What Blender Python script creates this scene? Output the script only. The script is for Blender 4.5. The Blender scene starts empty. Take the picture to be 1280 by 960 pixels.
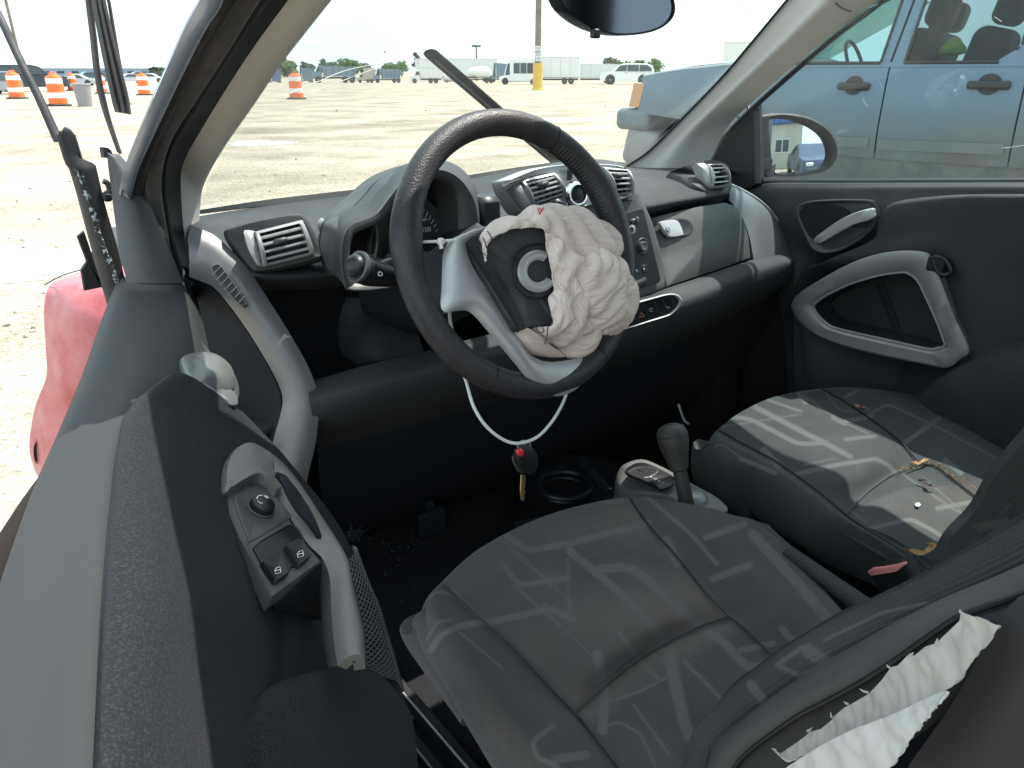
import bpy, bmesh, math, random
import numpy as np
from mathutils import Vector, Matrix

random.seed(7); np.random.seed(7)
SC = bpy.context.scene
COL = SC.collection
R_ = math.radians

# ------------------------------------------------------------------ camera
CAM = np.array([-.94, -.742, 1.254]); YAW = R_(38); PITCH = R_(22.34); FPX = 949.0
cd = bpy.data.cameras.new('camera'); cam = bpy.data.objects.new('camera', cd); COL.objects.link(cam)
cam.location = CAM; cam.rotation_euler = (math.pi/2 - PITCH, 0, -YAW)
cd.sensor_width = 36.0; cd.lens = FPX/1280*36.0; cd.clip_start = .02; cd.clip_end = 5000
SC.camera = cam

# ------------------------------------------------------------------ sky, sun, exposure
SUN_DIR = np.array([.44, -.02, .89]); SUN_DIR = SUN_DIR/np.linalg.norm(SUN_DIR)
sun_el = math.asin(SUN_DIR[2]); sun_az = math.atan2(SUN_DIR[0], SUN_DIR[1])
w = bpy.data.worlds.new('World'); SC.world = w; w.use_nodes = True
nt = w.node_tree; N = nt.nodes; L = nt.links; N.clear()
o = N.new('ShaderNodeOutputWorld'); bg = N.new('ShaderNodeBackground'); bg.inputs[1].default_value = .15
sky = N.new('ShaderNodeTexSky'); sky.sky_type = 'NISHITA'; sky.sun_disc = False
sky.sun_elevation = sun_el; sky.sun_rotation = sun_az; sky.air_density = 1.0; sky.dust_density = 2.5; sky.ozone_density = 1.0
tc = N.new('ShaderNodeTexCoord'); mp = N.new('ShaderNodeMapping'); mp.inputs['Scale'].default_value = (1, 1, 3.2)
cn = N.new('ShaderNodeTexNoise'); cn.inputs['Scale'].default_value = 2.2; cn.inputs['Detail'].default_value = 7; cn.inputs['Roughness'].default_value = .6
cr_ = N.new('ShaderNodeValToRGB'); cr_.color_ramp.elements[0].position = .28; cr_.color_ramp.elements[1].position = .56
cr_.color_ramp.elements[0].color = (.45, .45, .45, 1); cr_.color_ramp.elements[1].color = (1, 1, 1, 1)
mx = N.new('ShaderNodeMix'); mx.data_type = 'RGBA'; mx.inputs[7].default_value = (5.5, 6.8, 7.5, 1)
L.new(tc.outputs['Generated'], mp.inputs[0]); L.new(mp.outputs[0], cn.inputs[0]); L.new(cn.outputs[0], cr_.inputs[0])
L.new(cr_.outputs[0], mx.inputs[0]); L.new(sky.outputs[0], mx.inputs[6]); L.new(mx.outputs[2], bg.inputs[0]); L.new(bg.outputs[0], o.inputs[0])

sl = bpy.data.lights.new('sun', 'SUN'); sl.energy = 4.1; sl.angle = R_(.5); sl.color = (1, .95, .87)
so = bpy.data.objects.new('sun', sl); COL.objects.link(so)
so.rotation_euler = Vector(-SUN_DIR).to_track_quat('-Z', 'Y').to_euler(); so.location = (3, 1, 8)
SC.view_settings.view_transform = 'Standard'; SC.view_settings.look = 'None'
SC.view_settings.exposure = .95; SC.view_settings.gamma = 1; SC.view_settings.use_curve_mapping = False
SC.render.engine = 'CYCLES'
SC.cycles.max_bounces = 8; SC.cycles.diffuse_bounces = 4; SC.cycles.transparent_max_bounces = 16
SC.cycles.use_denoising = True; SC.cycles.caustics_reflective = False; SC.cycles.caustics_refractive = False
SC.cycles.sample_clamp_indirect = 6

# ------------------------------------------------------------------ photogrammetry helper: a point of a plane seen along a sight line
FW = np.array([math.sin(YAW)*math.cos(PITCH), math.cos(YAW)*math.cos(PITCH), -math.sin(PITCH)])
RT = np.array([math.cos(YAW), -math.sin(YAW), 0.]); UP = np.cross(RT, FW)
def P(u, v, k, a):
    r = FW + RT*((u-640)/FPX) + UP*((480-v)/FPX)
    if k == 'd': s = a
    elif k in 'xyz': s = (a - CAM['xyz'.index(k)])/r['xyz'.index(k)]
    else: s = np.dot(a[0]-CAM, a[1])/np.dot(r, a[1])
    return CAM + r*s
def pixels(V):
    q = V - CAM; d = q@FW
    return np.stack([640+FPX*(q@RT)/d, 480-FPX*(q@UP)/d], -1)
def GK(k, rows): return [[P(u, v, k, a) for (u, v, a) in r] for r in rows]
def LK(k, a, pts): return [P(p[0], p[1], k, p[2] if len(p) > 2 else a) for p in pts]
def crop(pts, sc, ox, oy): return [(ox+p[0]/sc, oy+p[1]/sc)+tuple(p[2:]) for p in pts]

# ------------------------------------------------------------------ curves and surfaces
def crv(pts, n, closed=False):
    p = np.asarray(pts, float); k = len(p)
    if k == 1: return np.repeat(p, n, 0)
    t = np.linspace(0, k, n, endpoint=False) if closed else np.linspace(0, k-1, n)
    i = np.floor(t).astype(int)
    if not closed: i = np.minimum(i, k-2)
    f = (t-i)[:, None]
    def g(j):
        if closed: return p[j % k]
        j2 = np.clip(j, 0, k-1); q = p[j2].copy()
        q[j < 0] = 2*p[0]-p[1]; q[j > k-1] = 2*p[-1]-p[-2]
        return q
    a, b, c, d = g(i-1), g(i), g(i+1), g(i+2)
    return b + .5*f*(c-a + f*(2*a-5*b+4*c-d + f*(3*(b-c)+d-a)))
def lin(pts, n, closed=False):
    p = np.asarray(pts, float)
    if closed: p = np.vstack([p, p[:1]])
    s = np.r_[0, np.cumsum(np.linalg.norm(np.diff(p, axis=0), axis=1))]
    t = np.linspace(0, s[-1], n, endpoint=not closed)
    return np.stack([np.interp(t, s, p[:, j]) for j in range(p.shape[1])], 1)
def surf(grid, nu, nv):
    rows = [crv(r, nv) for r in grid]
    A = np.stack(rows)                      # k, nv, 3
    return np.stack([crv(A[:, j], nu) for j in range(nv)], 1)
def unit(v): return v/(np.linalg.norm(v, axis=-1, keepdims=True)+1e-12)
def gnormals(V, cu=False, cv=False):
    def df(A, ax, c):
        if c: return np.roll(A, -1, ax)-np.roll(A, 1, ax)
        return np.gradient(A, axis=ax)
    return unit(np.cross(df(V, 0, cu), df(V, 1, cv)))
def grid_faces(nu, nv, cu=False, cv=False, off=0):
    F = []
    for i in range(nu if cu else nu-1):
        for j in range(nv if cv else nv-1):
            a, b = i*nv+j, i*nv+(j+1) % nv
            c, d = ((i+1) % nu)*nv+(j+1) % nv, ((i+1) % nu)*nv+j
            F.append((off+a, off+b, off+c, off+d))
    return F
def shell(V, thick=.004, cu=False, cv=False, face=CAM):
    """a sheet given by a grid of points -> closed shell, its front towards 'face'"""
    nu, nv = V.shape[:2]; n = gnormals(V, cu, cv)
    s = np.sign(np.sum(n*(face-V))) or 1
    B = V - n*s*thick
    off = nu*nv
    f1 = grid_faces(nu, nv, cu, cv); f2 = grid_faces(nu, nv, cu, cv, off)
    if s > 0: f2 = [f[::-1] for f in f2]
    else: f1 = [f[::-1] for f in f1]
    rim = []
    def edge(ids, c):
        m = len(ids)
        for q in range(m if c else m-1):
            a, b = ids[q], ids[(q+1) % m]; rim.append((a, b, b+off, a+off))
    if not cu:
        edge([j for j in range(nv)], cv); edge([(nu-1)*nv+j for j in range(nv)][::-1], cv)
    if not cv:
        edge([i*nv for i in range(nu)][::-1], cu); edge([i*nv+nv-1 for i in range(nu)], cu)
    return np.vstack([V.reshape(-1, 3), B.reshape(-1, 3)]), f1+f2+rim
def patch(grid, nu=24, nv=24, thick=.004): return shell(surf(grid, nu, nv), thick)
def strip(Lp, Rp, h=.006, n=40, m=9, thick=.005, face=CAM, sm=crv, flat=.0):
    """a ribbon between two edges, bulging h towards 'face'"""
    a, b = sm(Lp, n), sm(Rp, n); t = np.linspace(0, 1, m)
    V = a[:, None]*(1-t)[None, :, None] + b[:, None]*t[None, :, None]
    nn = gnormals(V); s = np.sign(np.sum(nn*(face-V))) or 1
    prof = (1-np.abs(2*t-1)**(2.2+flat))
    V = V + nn*s*h*prof[None, :, None]
    return shell(V, thick, face=face)
def newell(p):
    p = np.asarray(p); q = np.roll(p, -1, 0); return unit(np.sum(np.cross(p, q), 0))
def ring(outer, inner, prof, n=64, sm=crv, nrm=None, closed_prof=True):
    """lofted closed ring between two outlines; prof = [(t, h)...]"""
    a = sm(outer, n, True); b = sm(inner, n, True)
    if nrm is None:
        nrm = newell(a)
        if np.dot(nrm, CAM-a.mean(0)) < 0: nrm = -nrm
    V = np.stack([a*(1-t)+b*t+nrm*h for t, h in prof], 1)
    F = grid_faces(n, len(prof), True, closed_prof)
    return V.reshape(-1, 3), F
def dome(outline, prof=((1, -.008), (1, 0), (.93, .003), (.6, .004), (0, .0045)), n=48, sm=crv, nrm=None):
    a = sm(outline, n, True); c = a.mean(0)
    if nrm is None:
        nrm = newell(a)
        if np.dot(nrm, CAM-c) < 0: nrm = -nrm
    V = np.stack([c+(a-c)*s+nrm*h for s, h in prof if s > 0], 0)
    k = len(V); F = grid_faces(k, n, False, True)
    V = V.reshape(-1, 3); last = (k-1)*n
    if prof[-1][0] == 0:
        V = np.vstack([V, c+nrm*prof[-1][1]]); F += [(last+j, last+(j+1) % n, len(V)-1) for j in range(n)]
    else: F.append(tuple(range(last, last+n)))
    F.append(tuple(range(n))[::-1])
    return V, F
def plate(outline, thick=.004, bev=.0015, n=None, sm=lin, nrm=None):
    if n is None: a = np.asarray(outline, float)
    else: a = sm(outline, n, True)
    c = a.mean(0)
    if nrm is None:
        nrm = newell(a)
        if np.dot(nrm, CAM-c) < 0: nrm = -nrm
    m = len(a)
    e1 = unit(np.roll(a, -1, 0)-a); e0 = unit(a-np.roll(a, 1, 0))
    tn = unit(e1+e0); inw = np.cross(nrm, tn)
    if np.sum(inw*(c-a)) < 0: inw = -inw
    V = np.vstack([a-nrm*thick, a-nrm*bev, a+inw*bev])
    F = [tuple(range(2*m, 3*m)), tuple(range(m))[::-1]]
    for k in (0, 1):
        F += [(k*m+j, k*m+(j+1) % m, (k+1)*m+(j+1) % m, (k+1)*m+j) for j in range(m)]
    return V, F
def tube(path, r, n=8, closed=False, N=None, flat=None, sm=crv):
    p = sm(path, N, closed) if N else np.asarray(path, float)
    m = len(p); rr = np.full(m, r) if np.isscalar(r) else np.interp(np.linspace(0, 1, m), np.linspace(0, 1, len(r)), r)
    T = unit(np.roll(p, -1, 0)-np.roll(p, 1, 0)) if closed else unit(np.gradient(p, axis=0))
    ref = np.array([0, 0, 1.]) if abs(T[0][2]) < .9 else np.array([1., 0, 0])
    V = []; u = unit(np.cross(T[0], ref))
    for i in range(m):
        u = unit(u-T[i]*np.dot(u, T[i])); w_ = np.cross(T[i], u)
        for j in range(n):
            a = 2*math.pi*j/n; fx = flat or (1, 1)
            V.append(p[i]+rr[i]*(u*math.cos(a)*fx[0]+w_*math.sin(a)*fx[1]))
    F = grid_faces(m, n, closed, True)
    if not closed: F += [tuple(range(n))[::-1], tuple(range((m-1)*n, m*n))]
    return np.array(V), F
def lathe(o, ax, prof, n=24):
    o = np.asarray(o, float); ax = unit(np.asarray(ax, float))
    u = unit(np.cross(ax, [0, 0, 1.] if abs(ax[2]) < .9 else [1., 0, 0])); v = np.cross(ax, u)
    V = [o+ax*h+r*(u*math.cos(2*math.pi*j/n)+v*math.sin(2*math.pi*j/n)) for r, h in prof for j in range(n)]
    F = grid_faces(len(prof), n, False, True) + [tuple(range(n))[::-1], tuple(range((len(prof)-1)*n, len(prof)*n))]
    return np.array(V), F
def box(c, s, ax=None, bev=.003):
    """rounded box; ax = three axes"""
    A = np.eye(3) if ax is None else np.asarray(ax, float)
    h = np.asarray(s, float)/2; b = min(bev, h.min()*.9)
    V = []; 
    for sx in (-1, 1):
        for sy in (-1, 1):
            for sz in (-1, 1):
                V += [(sx*h[0], sy*(h[1]-b), sz*(h[2]-b)), (sx*(h[0]-b), sy*h[1], sz*(h[2]-b)), (sx*(h[0]-b), sy*(h[1]-b), sz*h[2])]
    bm = bmesh.new(); vs = [bm.verts.new(v) for v in V]
    bmesh.ops.convex_hull(bm, input=vs); bm.verts.index_update()
    VV = np.array([v.co[:] for v in bm.verts]); FF = [tuple(v.index for v in f.verts) for f in bm.faces]; bm.free()
    return np.asarray(c)+VV@A, FF
def rbox(c, s, ax=None, bev=.05, seg=4):
    A = np.eye(3) if ax is None else np.asarray(ax, float); h = np.asarray(s, float)/2; b = min(bev, h.min()*.98)
    def ticks(k): return np.r_[np.linspace(-h[k], -(h[k]-b), seg+1), np.linspace(h[k]-b, h[k], seg+1)]
    V = []; F = []
    for k in range(3):
        i, j = (k+1) % 3, (k+2) % 3; ti, tj = ticks(i), ticks(j)
        for sg in (-1, 1):
            off = len(V)
            for a in ti:
                for d in tj:
                    p = np.zeros(3); p[k] = sg*h[k]; p[i] = a; p[j] = d
                    q = np.clip(p, -(h-b), h-b); V.append(q+b*unit(p-q))
            F += grid_faces(len(ti), len(tj), False, False, off)
    bm = bmesh.new(); vs = [bm.verts.new(v) for v in V]
    for f in F: bm.faces.new([vs[x] for x in f])
    bmesh.ops.remove_doubles(bm, verts=bm.verts, dist=1e-5); bm.verts.index_update()
    VV = np.array([v.co[:] for v in bm.verts]); FF = [tuple(v.index for v in f.verts) for f in bm.faces]; bm.free()
    return np.asarray(c)+VV@A, FF
def merge(*gs):
    V = []; F = []; k = 0
    for v, f in gs:
        V.append(np.asarray(v)); F += [tuple(i+k for i in q) for q in f]; k += len(v)
    return np.vstack(V), F
def fbm(p, sc, oct=4, seed=0):
    """cheap smooth value noise in 3-D for vertex displacement"""
    rng = np.random.RandomState(seed); out = np.zeros(len(p)); amp = 1.
    for o_ in range(oct):
        for _ in range(5):
            d = unit(rng.normal(size=3)); ph = rng.rand()*6.28
            out += amp*.45*np.sin(p@d*sc*(.6+.8*rng.rand())+ph+1.3*np.sin(p@unit(rng.normal(size=3))*sc*.7+ph*2))
        sc *= 2.1; amp *= .5
    return out

def obj(name, g, mat, parent=None, label=None, cat=None, group=None, kind=None, smooth=True, angle=42, loc=None):
    V, F = g
    me = bpy.data.meshes.new(name); me.from_pydata(np.asarray(V).tolist(), [], [tuple(int(i) for i in f) for f in F]); me.update()
    bm = bmesh.new(); bm.from_mesh(me); bmesh.ops.recalc_face_normals(bm, faces=bm.faces); bm.to_mesh(me); bm.free()
    if smooth:
        me.shade_smooth()
        try: me.set_sharp_from_angle(angle=R_(angle))
        except Exception: pass
    if mat: me.materials.append(mat)
    ob = bpy.data.objects.new(name, me); COL.objects.link(ob)
    if parent: ob.parent = parent
    if loc is not None: ob.location = loc
    tag(ob, label, cat, group, kind)
    return ob
def tag(ob, label=None, cat=None, group=None, kind=None):
    if label: ob['label'] = label
    if cat: ob['category'] = cat
    if group: ob['group'] = group
    if kind: ob['kind'] = kind
def thing(name, label, cat, loc=(0, 0, 0), rz=0, group=None):
    e = bpy.data.objects.new(name, None); COL.objects.link(e); e.location = loc; e.rotation_euler = (0, 0, rz); e.empty_display_size = .1
    tag(e, label, cat, group); return e
def dup(root, loc, rz=0, label=None, group=None, scale=None, mats=None):
    r = root.copy(); COL.objects.link(r); r.location = loc; r.rotation_euler = (0, 0, rz)
    if scale: r.scale = scale
    if label: r['label'] = label
    if group: r['group'] = group
    for ch in list(root.children):
        c = ch.copy(); COL.objects.link(c); c.parent = r
        for g_ in list(ch.children):
            d = g_.copy(); COL.objects.link(d); d.parent = c
    return r
def text(name, s, size, o_, xa, ya, mat, parent, ext=.0002):
    """flat printed lettering as a thin mesh on a surface"""
    cu = bpy.data.curves.new(name, 'FONT'); cu.body = s; cu.size = size; cu.extrude = ext; cu.align_x = 'CENTER'; cu.align_y = 'CENTER'; cu.resolution_u = 2
    t = bpy.data.objects.new(name, cu); COL.objects.link(t)
    dg = bpy.context.evaluated_depsgraph_get(); me = bpy.data.meshes.new_from_object(t.evaluated_get(dg))
    bpy.data.objects.remove(t); bpy.data.curves.remove(cu)
    xa = unit(np.asarray(xa, float)); ya = np.asarray(ya, float); ya = unit(ya-xa*np.dot(xa, ya)); za = np.cross(xa, ya)
    M = Matrix((Vector(xa), Vector(ya), Vector(za))).transposed().to_4x4(); M.translation = Vector(o_)
    me.transform(M); me.materials.clear(); me.materials.append(mat); me.name = name
    ob = bpy.data.objects.new(name, me); COL.objects.link(ob); ob.parent = parent
    return ob

# ------------------------------------------------------------------ materials
def mk(name, col, rough=.5, metal=0., col2=None, vs=6., vc=(.35, .65), bump=0., bs=200., btype='noise', dust=0., dcol=(.36, .33, .28), ds=4., spec=.5, coat=0., sheen=0., emit=None, bdist=.001, trans=0.):
    m = bpy.data.materials.new(name); m.use_nodes = True
    n = m.node_tree.nodes; l = m.node_tree.links; b = n['Principled BSDF']
    b.inputs['Roughness'].default_value = rough; b.inputs['Metallic'].default_value = metal
    b.inputs['Specular IOR Level'].default_value = spec; b.inputs['Coat Weight'].default_value = coat; b.inputs['Sheen Weight'].default_value = sheen
    t = n.new('ShaderNodeTexCoord'); src = None
    def rgb(c): 
        q = n.new('ShaderNodeRGB'); q.outputs[0].default_value = (*c, 1); return q.outputs[0]
    c = rgb(col)
    def noise(scale, det=4, ro=.55):
        q = n.new('ShaderNodeTexNoise'); q.inputs['Scale'].default_value = scale; q.inputs['Detail'].default_value = det; q.inputs['Roughness'].default_value = ro
        l.new(t.outputs['Object'], q.inputs['Vector']); return q
    def ramp(s, a, z):
        q = n.new('ShaderNodeMapRange'); q.inputs[1].default_value = a; q.inputs[2].default_value = z; l.new(s, q.inputs[0]); return q.outputs[0]
    def mixc(f, a, z):
        q = n.new('ShaderNodeMix'); q.data_type = 'RGBA'; l.new(f, q.inputs[0]); l.new(a, q.inputs[6]); l.new(z, q.inputs[7]); return q.outputs[2]
    if col2: c = mixc(ramp(noise(vs).outputs[0], *vc), c, rgb(col2))
    if dust:
        f = ramp(noise(ds, 6, .65).outputs[0], .38, .8)
        q = n.new('ShaderNodeMath'); q.operation = 'MULTIPLY'; q.inputs[1].default_value = dust; l.new(f, q.inputs[0])
        c = mixc(q.outputs[0], c, rgb(dcol))
        f2 = ramp(noise(ds*3, 5, .6).outputs[0], .3, .7)
        q2 = n.new('ShaderNodeMapRange'); q2.inputs[3].default_value = max(.05, rough-.08); q2.inputs[4].default_value = min(1, rough+.12); l.new(f2, q2.inputs[0]); l.new(q2.outputs[0], b.inputs['Roughness'])
    l.new(c, b.inputs['Base Color'])
    if bump:
        if btype == 'voro':
            q = n.new('ShaderNodeTexVoronoi'); q.inputs['Scale'].default_value = bs; l.new(t.outputs['Object'], q.inputs['Vector']); h = q.outputs['Distance']
        elif btype == 'wave':
            q = n.new('ShaderNodeTexWave'); q.inputs['Scale'].default_value = bs; q.inputs['Distortion'].default_value = .4; l.new(t.outputs['Object'], q.inputs['Vector']); h = q.outputs['Fac']
        else: h = noise(bs, 3).outputs[0]
        bp = n.new('ShaderNodeBump'); bp.inputs['Strength'].default_value = bump; bp.inputs['Distance'].default_value = bdist
        l.new(h, bp.inputs['Height']); l.new(bp.outputs[0], b.inputs['Normal'])
    if emit: b.inputs['Emission Color'].default_value = (*emit, 1); b.inputs['Emission Strength'].default_value = 1
    return m
def glass(name, tint=(.9, .95, .93), dust=.03, ior=1.45, rough=0.):
    m = bpy.data.materials.new(name); m.use_nodes = True; n = m.node_tree.nodes; l = m.node_tree.links; n.clear()
    o_ = n.new('ShaderNodeOutputMaterial'); tr = n.new('ShaderNodeBsdfTransparent'); tr.inputs[0].default_value = (*tint, 1)
    gl = n.new('ShaderNodeBsdfGlossy'); gl.inputs['Roughness'].default_value = rough; lw = n.new('ShaderNodeLayerWeight'); lw.inputs[0].default_value = .5
    pw = n.new('ShaderNodeMath'); pw.operation = 'POWER'; pw.inputs[1].default_value = 5; l.new(lw.outputs['Facing'], pw.inputs[0])
    fr = n.new('ShaderNodeMapRange'); fr.inputs[3].default_value = .022; fr.inputs[4].default_value = .6; l.new(pw.outputs[0], fr.inputs[0])
    m1 = n.new('ShaderNodeMixShader'); l.new(fr.outputs[0], m1.inputs[0]); l.new(tr.outputs[0], m1.inputs[1]); l.new(gl.outputs[0], m1.inputs[2])
    out = m1.outputs[0]
    if dust:
        df = n.new('ShaderNodeBsdfDiffuse'); df.inputs[0].default_value = (.75, .73, .68, 1)
        tl = n.new('ShaderNodeBsdfTranslucent'); tl.inputs[0].default_value = (.75, .73, .68, 1)
        ad = n.new('ShaderNodeMixShader'); l.new(df.outputs[0], ad.inputs[1]); l.new(tl.outputs[0], ad.inputs[2])
        t = n.new('ShaderNodeTexCoord'); q = n.new('ShaderNodeTexNoise'); q.inputs['Scale'].default_value = 5; q.inputs['Detail'].default_value = 8; l.new(t.outputs['Object'], q.inputs['Vector'])
        mr = n.new('ShaderNodeMapRange'); mr.inputs[1].default_value = .3; mr.inputs[2].default_value = .8; mr.inputs[3].default_value = dust*.5; mr.inputs[4].default_value = dust*1.8
        l.new(q.outputs[0], mr.inputs[0]); m2 = n.new('ShaderNodeMixShader'); l.new(mr.outputs[0], m2.inputs[0]); l.new(out, m2.inputs[1]); l.new(ad.outputs[0], m2.inputs[2]); out = m2.outputs[0]
    l.new(out, o_.inputs[0]); return m

M = {}
M['dash'] = mk('dash_grain_plastic', (.027, .031, .036), .6, spec=.35, bump=.8, bs=520, btype='voro', bdist=.0014, dust=.06)
M['dash_soft'] = mk('dash_smooth_plastic', (.025, .029, .034), .58, spec=.4, bump=.1, bs=900, dust=.1)
M['dark'] = mk('dark_plastic', (.011, .0125, .0165), .5, bump=.15, bs=600, dust=.04)
M['black'] = mk('black_plastic', (.008, .009, .011), .45)
M['recess'] = mk('deep_recess_plastic', (.017, .019, .024), .8, spec=.15)
M['grey'] = mk('mid_grey_plastic', (.062, .068, .07), .48, bump=.12, bs=900, dust=.16)
M['sill'] = mk('door_top_grey_plastic', (.030, .032, .033), .68, spec=.3, bump=.25, bs=1100, bdist=.0008)
M['darkgrey'] = mk('charcoal_plastic', (.05, .052, .055), .5, bump=.1, bs=1200, dust=.08)
M['silver'] = mk('silver_painted_plastic', (.43, .43, .44), .4, .4, dust=.18, ds=9)
M['arch'] = mk('silver_grey_trim', (.17, .175, .185), .4, .35, dust=.15, bump=.06, bs=1500)
M['ringgrey'] = mk('titanium_grey_trim', (.25, .25, .26), .42, .25, dust=.1, bump=.06, bs=1500)
M['bright'] = mk('bright_silver', (.46, .47, .475), .38, .3, dust=.12)
M['chrome'] = mk('chrome', (.75, .76, .78), .15, 1.)
M['taupe'] = mk('warm_grey_plastic', (.145, .137, .125), .5, .15, dust=.12, bump=.1, bs=1300)
M['beige'] = mk('grey_beige_headliner_plastic', (.70, .67, .62), .6, bump=.12, bs=900, dust=.15, dcol=(.2, .18, .15))
M['seal'] = mk('rubber_seal', (.014, .0135, .016), .6, dust=.07, ds=14)
M['seal2'] = mk('brown_grey_rubber', (.062, .056, .056), .6, dust=.22, ds=14)
M['body'] = mk('silver_blue_body_paint', (.26, .31, .39), .32, .35, coat=.5, dust=.06)
M['red'] = mk('faded_red_plastic_paint', (.40, .05, .06), .45, col2=(.46, .10, .115), vs=14, coat=.15, bump=.15, bs=60, dust=.45, dcol=(.72, .42, .42), ds=11)
M['felt'] = mk('speckled_charcoal_felt', (.0125, .0138, .0172), .9, col2=(.036, .0375, .042), vs=640, vc=(.48, .74), bump=.45, bs=560, bdist=.001, sheen=.02, spec=.2)
M['leather'] = mk('wheel_leather', (.021, .021, .026), .46, bump=.5, bs=480, btype='voro', bdist=.0009, dust=.3, dcol=(.11, .08, .06), ds=9)
M['carpet'] = mk('black_carpet', (.024, .024, .027), .95, bump=.5, bs=500, bdist=.001, spec=.05)
M['cloth'] = mk('airbag_cloth', (.82, .70, .63), .85, col2=(.74, .61, .54), vs=11, bump=.6, bs=120, btype='noise', bdist=.0016, dust=.16, dcol=(.52, .36, .28), ds=12)
M['paper'] = mk('torn_white_cloth', (.42, .39, .35), .8, col2=(.34, .31, .28), vs=14, bump=.3, bs=700, bdist=.0006)
M['cord'] = mk('white_nylon_cord', (.72, .72, .7), .5)
M['brass'] = mk('key_brass', (.5, .38, .2), .35, .9)
M['redlamp'] = mk('red_button', (.75, .02, .04), .35, coat=.5)
M['salmon'] = mk('faded_red_button', (.62, .22, .2), .5, dust=.3)
M['white'] = mk('white_print', (.75, .75, .75), .5)
M['dial'] = mk('dial_face', (.055, .065, .062), .35)
M['thread'] = mk('red_stitch', (.55, .06, .06), .7)
M['tyre'] = mk('tyre_rubber', (.02, .02, .02), .8, dust=.3)
M['glass'] = glass('windscreen_glass', (.96, .975, .955), .020)
M['sideglass'] = glass('side_window_glass', (.88, .94, .94), .012)
M['roofglass'] = glass('tinted_roof_glass', (.16, .15, .136), .0)
M['fabric'] = None
# ================================================================== THE CAR
car = thing('car', 'wrecked red two seater with its door open and a burst airbag on its steering wheel', 'car')
def part(name, g, mat, parent=None, label=None, kind=None, **k): return obj(name, g, M[mat] if isinstance(mat, str) else mat, parent or car, label, kind=kind, **k)

# ---------------------------------------------------------------- roof, pillars, shell
roof = part('roof', merge(
    tube([(-.60, -.02, 1.345), (-.575, -.30, 1.46), (-.56, -.75, 1.52), (-.56, -1.25, 1.49)], .035, 10, N=30, flat=(1.2, .8)),
    tube([(.63, .10, 1.42), (.60, -.12, 1.50), (.57, -.6, 1.55), (.57, -1.25, 1.50)], .035, 10, N=30, flat=(1.2, .8)),
    tube([(-.575, -.14, 1.43), (-.3, -.04, 1.50), (0, 0, 1.52), (.3, 0, 1.52), (.61, -.06, 1.49)], .03, 10, N=30, flat=(1.6, .7)),
    tube([(-.57, -1.25, 1.49), (0, -1.25, 1.54), (.57, -1.25, 1.49)], .04, 10, N=12)), 'dark')
part('glass_roof_panel', patch([[(-.57, -.14, 1.44), (-.3, -.04, 1.51), (0, 0, 1.53), (.3, 0, 1.53), (.61, -.06, 1.5)],
    [(-.57, -.7, 1.53), (-.3, -.7, 1.57), (0, -.7, 1.58), (.3, -.7, 1.57), (.58, -.7, 1.55)],
    [(-.57, -1.25, 1.49), (-.3, -1.25, 1.53), (0, -1.25, 1.54), (.3, -1.25, 1.53), (.57, -1.25, 1.50)]], 12, 12, .004), 'roofglass', roof)
# left pillar: body strip, seals, beige trim
e0 = LK('x', -.735, [(258, -45), (252, -5), (230, 37), (192, 123), (160, 197), (150, 232)])
e1 = LK('x', -.718, [(285, -45), (272, -5), (245, 40), (200, 133), (169, 208), (158, 250)])
e2 = LK('x', -.700, [(320, -45), (297, -5), (267, 50), (218, 130), (187, 195), (180, 245)])
e3 = LK('x', -.672, [(345, -45), (318, -5), (283, 50), (233, 133), (200, 190), (196, 250), (212, 320), (240, 385)])
e4 = LK('x', -.628, [(392, -45), (364, -5), (320, 55), (290, 100), (253, 160), (231, 200), (226, 228), (230, 290), (238, 335)])
e5 = LK('x', -.575, [(445, -45), (411, -5), (350, 76), (318, 127), (277, 187), (253, 233), (246, 267), (242, 300), (241, 330)])
pil = part('windscreen_pillar', strip(e0, e1, .010, 50, thick=.012), 'body', label='silver blue painted strip along the left windscreen pillar')
part('rubber_seal', strip(e1, e2, .008, 50), 'seal', pil)
part('rubber_seal', strip(e2, e3[:7], .010, 50), 'seal2', pil)
part('rubber_seal', strip(e3, e4, -.006, 50), 'dark', pil)
part('rubber_seal', tube((np.array(crv(e3, 50))*.72+np.array(crv(e4, 50))*.28), .004, 8), 'seal', pil)
part('pillar_trim', strip(e4, e5, .014, 50), 'beige', pil)
# right pillar trim
q0 = LK('x', .575, [(1030, -50), (985, 0), (945, 48), (905, 95), (850, 152), (812, 189), (784, 207), (765, 224)])
q1 = LK('x', .655, [(1150, -45), (1099, -1), (1065, 24), (1031, 50), (947, 122), (910, 158), (886, 205), (872, 236)])
qm = [a*.45+b*.55 for a, b in zip(q0, q1)]
for p in qm: p += np.array([-.03, -.02, .012])
rp = part('windscreen_pillar', patch(list(map(list, zip(q0, [.7*a+.3*b+.3*(c-(a+b)/2)*2 for a, b, c in zip(q0, q1, qm)], qm, [.25*a+.75*b+.28*(c-(a+b)/2)*2 for a, b, c in zip(q0, q1, qm)], q1))), 60, 24), 'beige', label='grey beige trim of the right windscreen pillar')
part('trim_joint', tube(LK('x', .60, [(1042, -3), (1046, 5), (1054, 11), (1064, 14)]), .0016, 6, N=12), 'seal2', rp)
part('rubber_seal', tube(LK('x', .668, [(1150, -44), (1104, 0), (1070, 26), (1036, 52), (952, 125), (914, 162)]), .0065, 8, N=40), 'seal', rp)
part('rubber_seal', tube(LK('x', .570, [(1010, -28), (984, 0), (944, 48), (904, 95), (849, 152), (811, 189), (783, 208)]), .0028, 8, N=40), 'black', rp)
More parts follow.
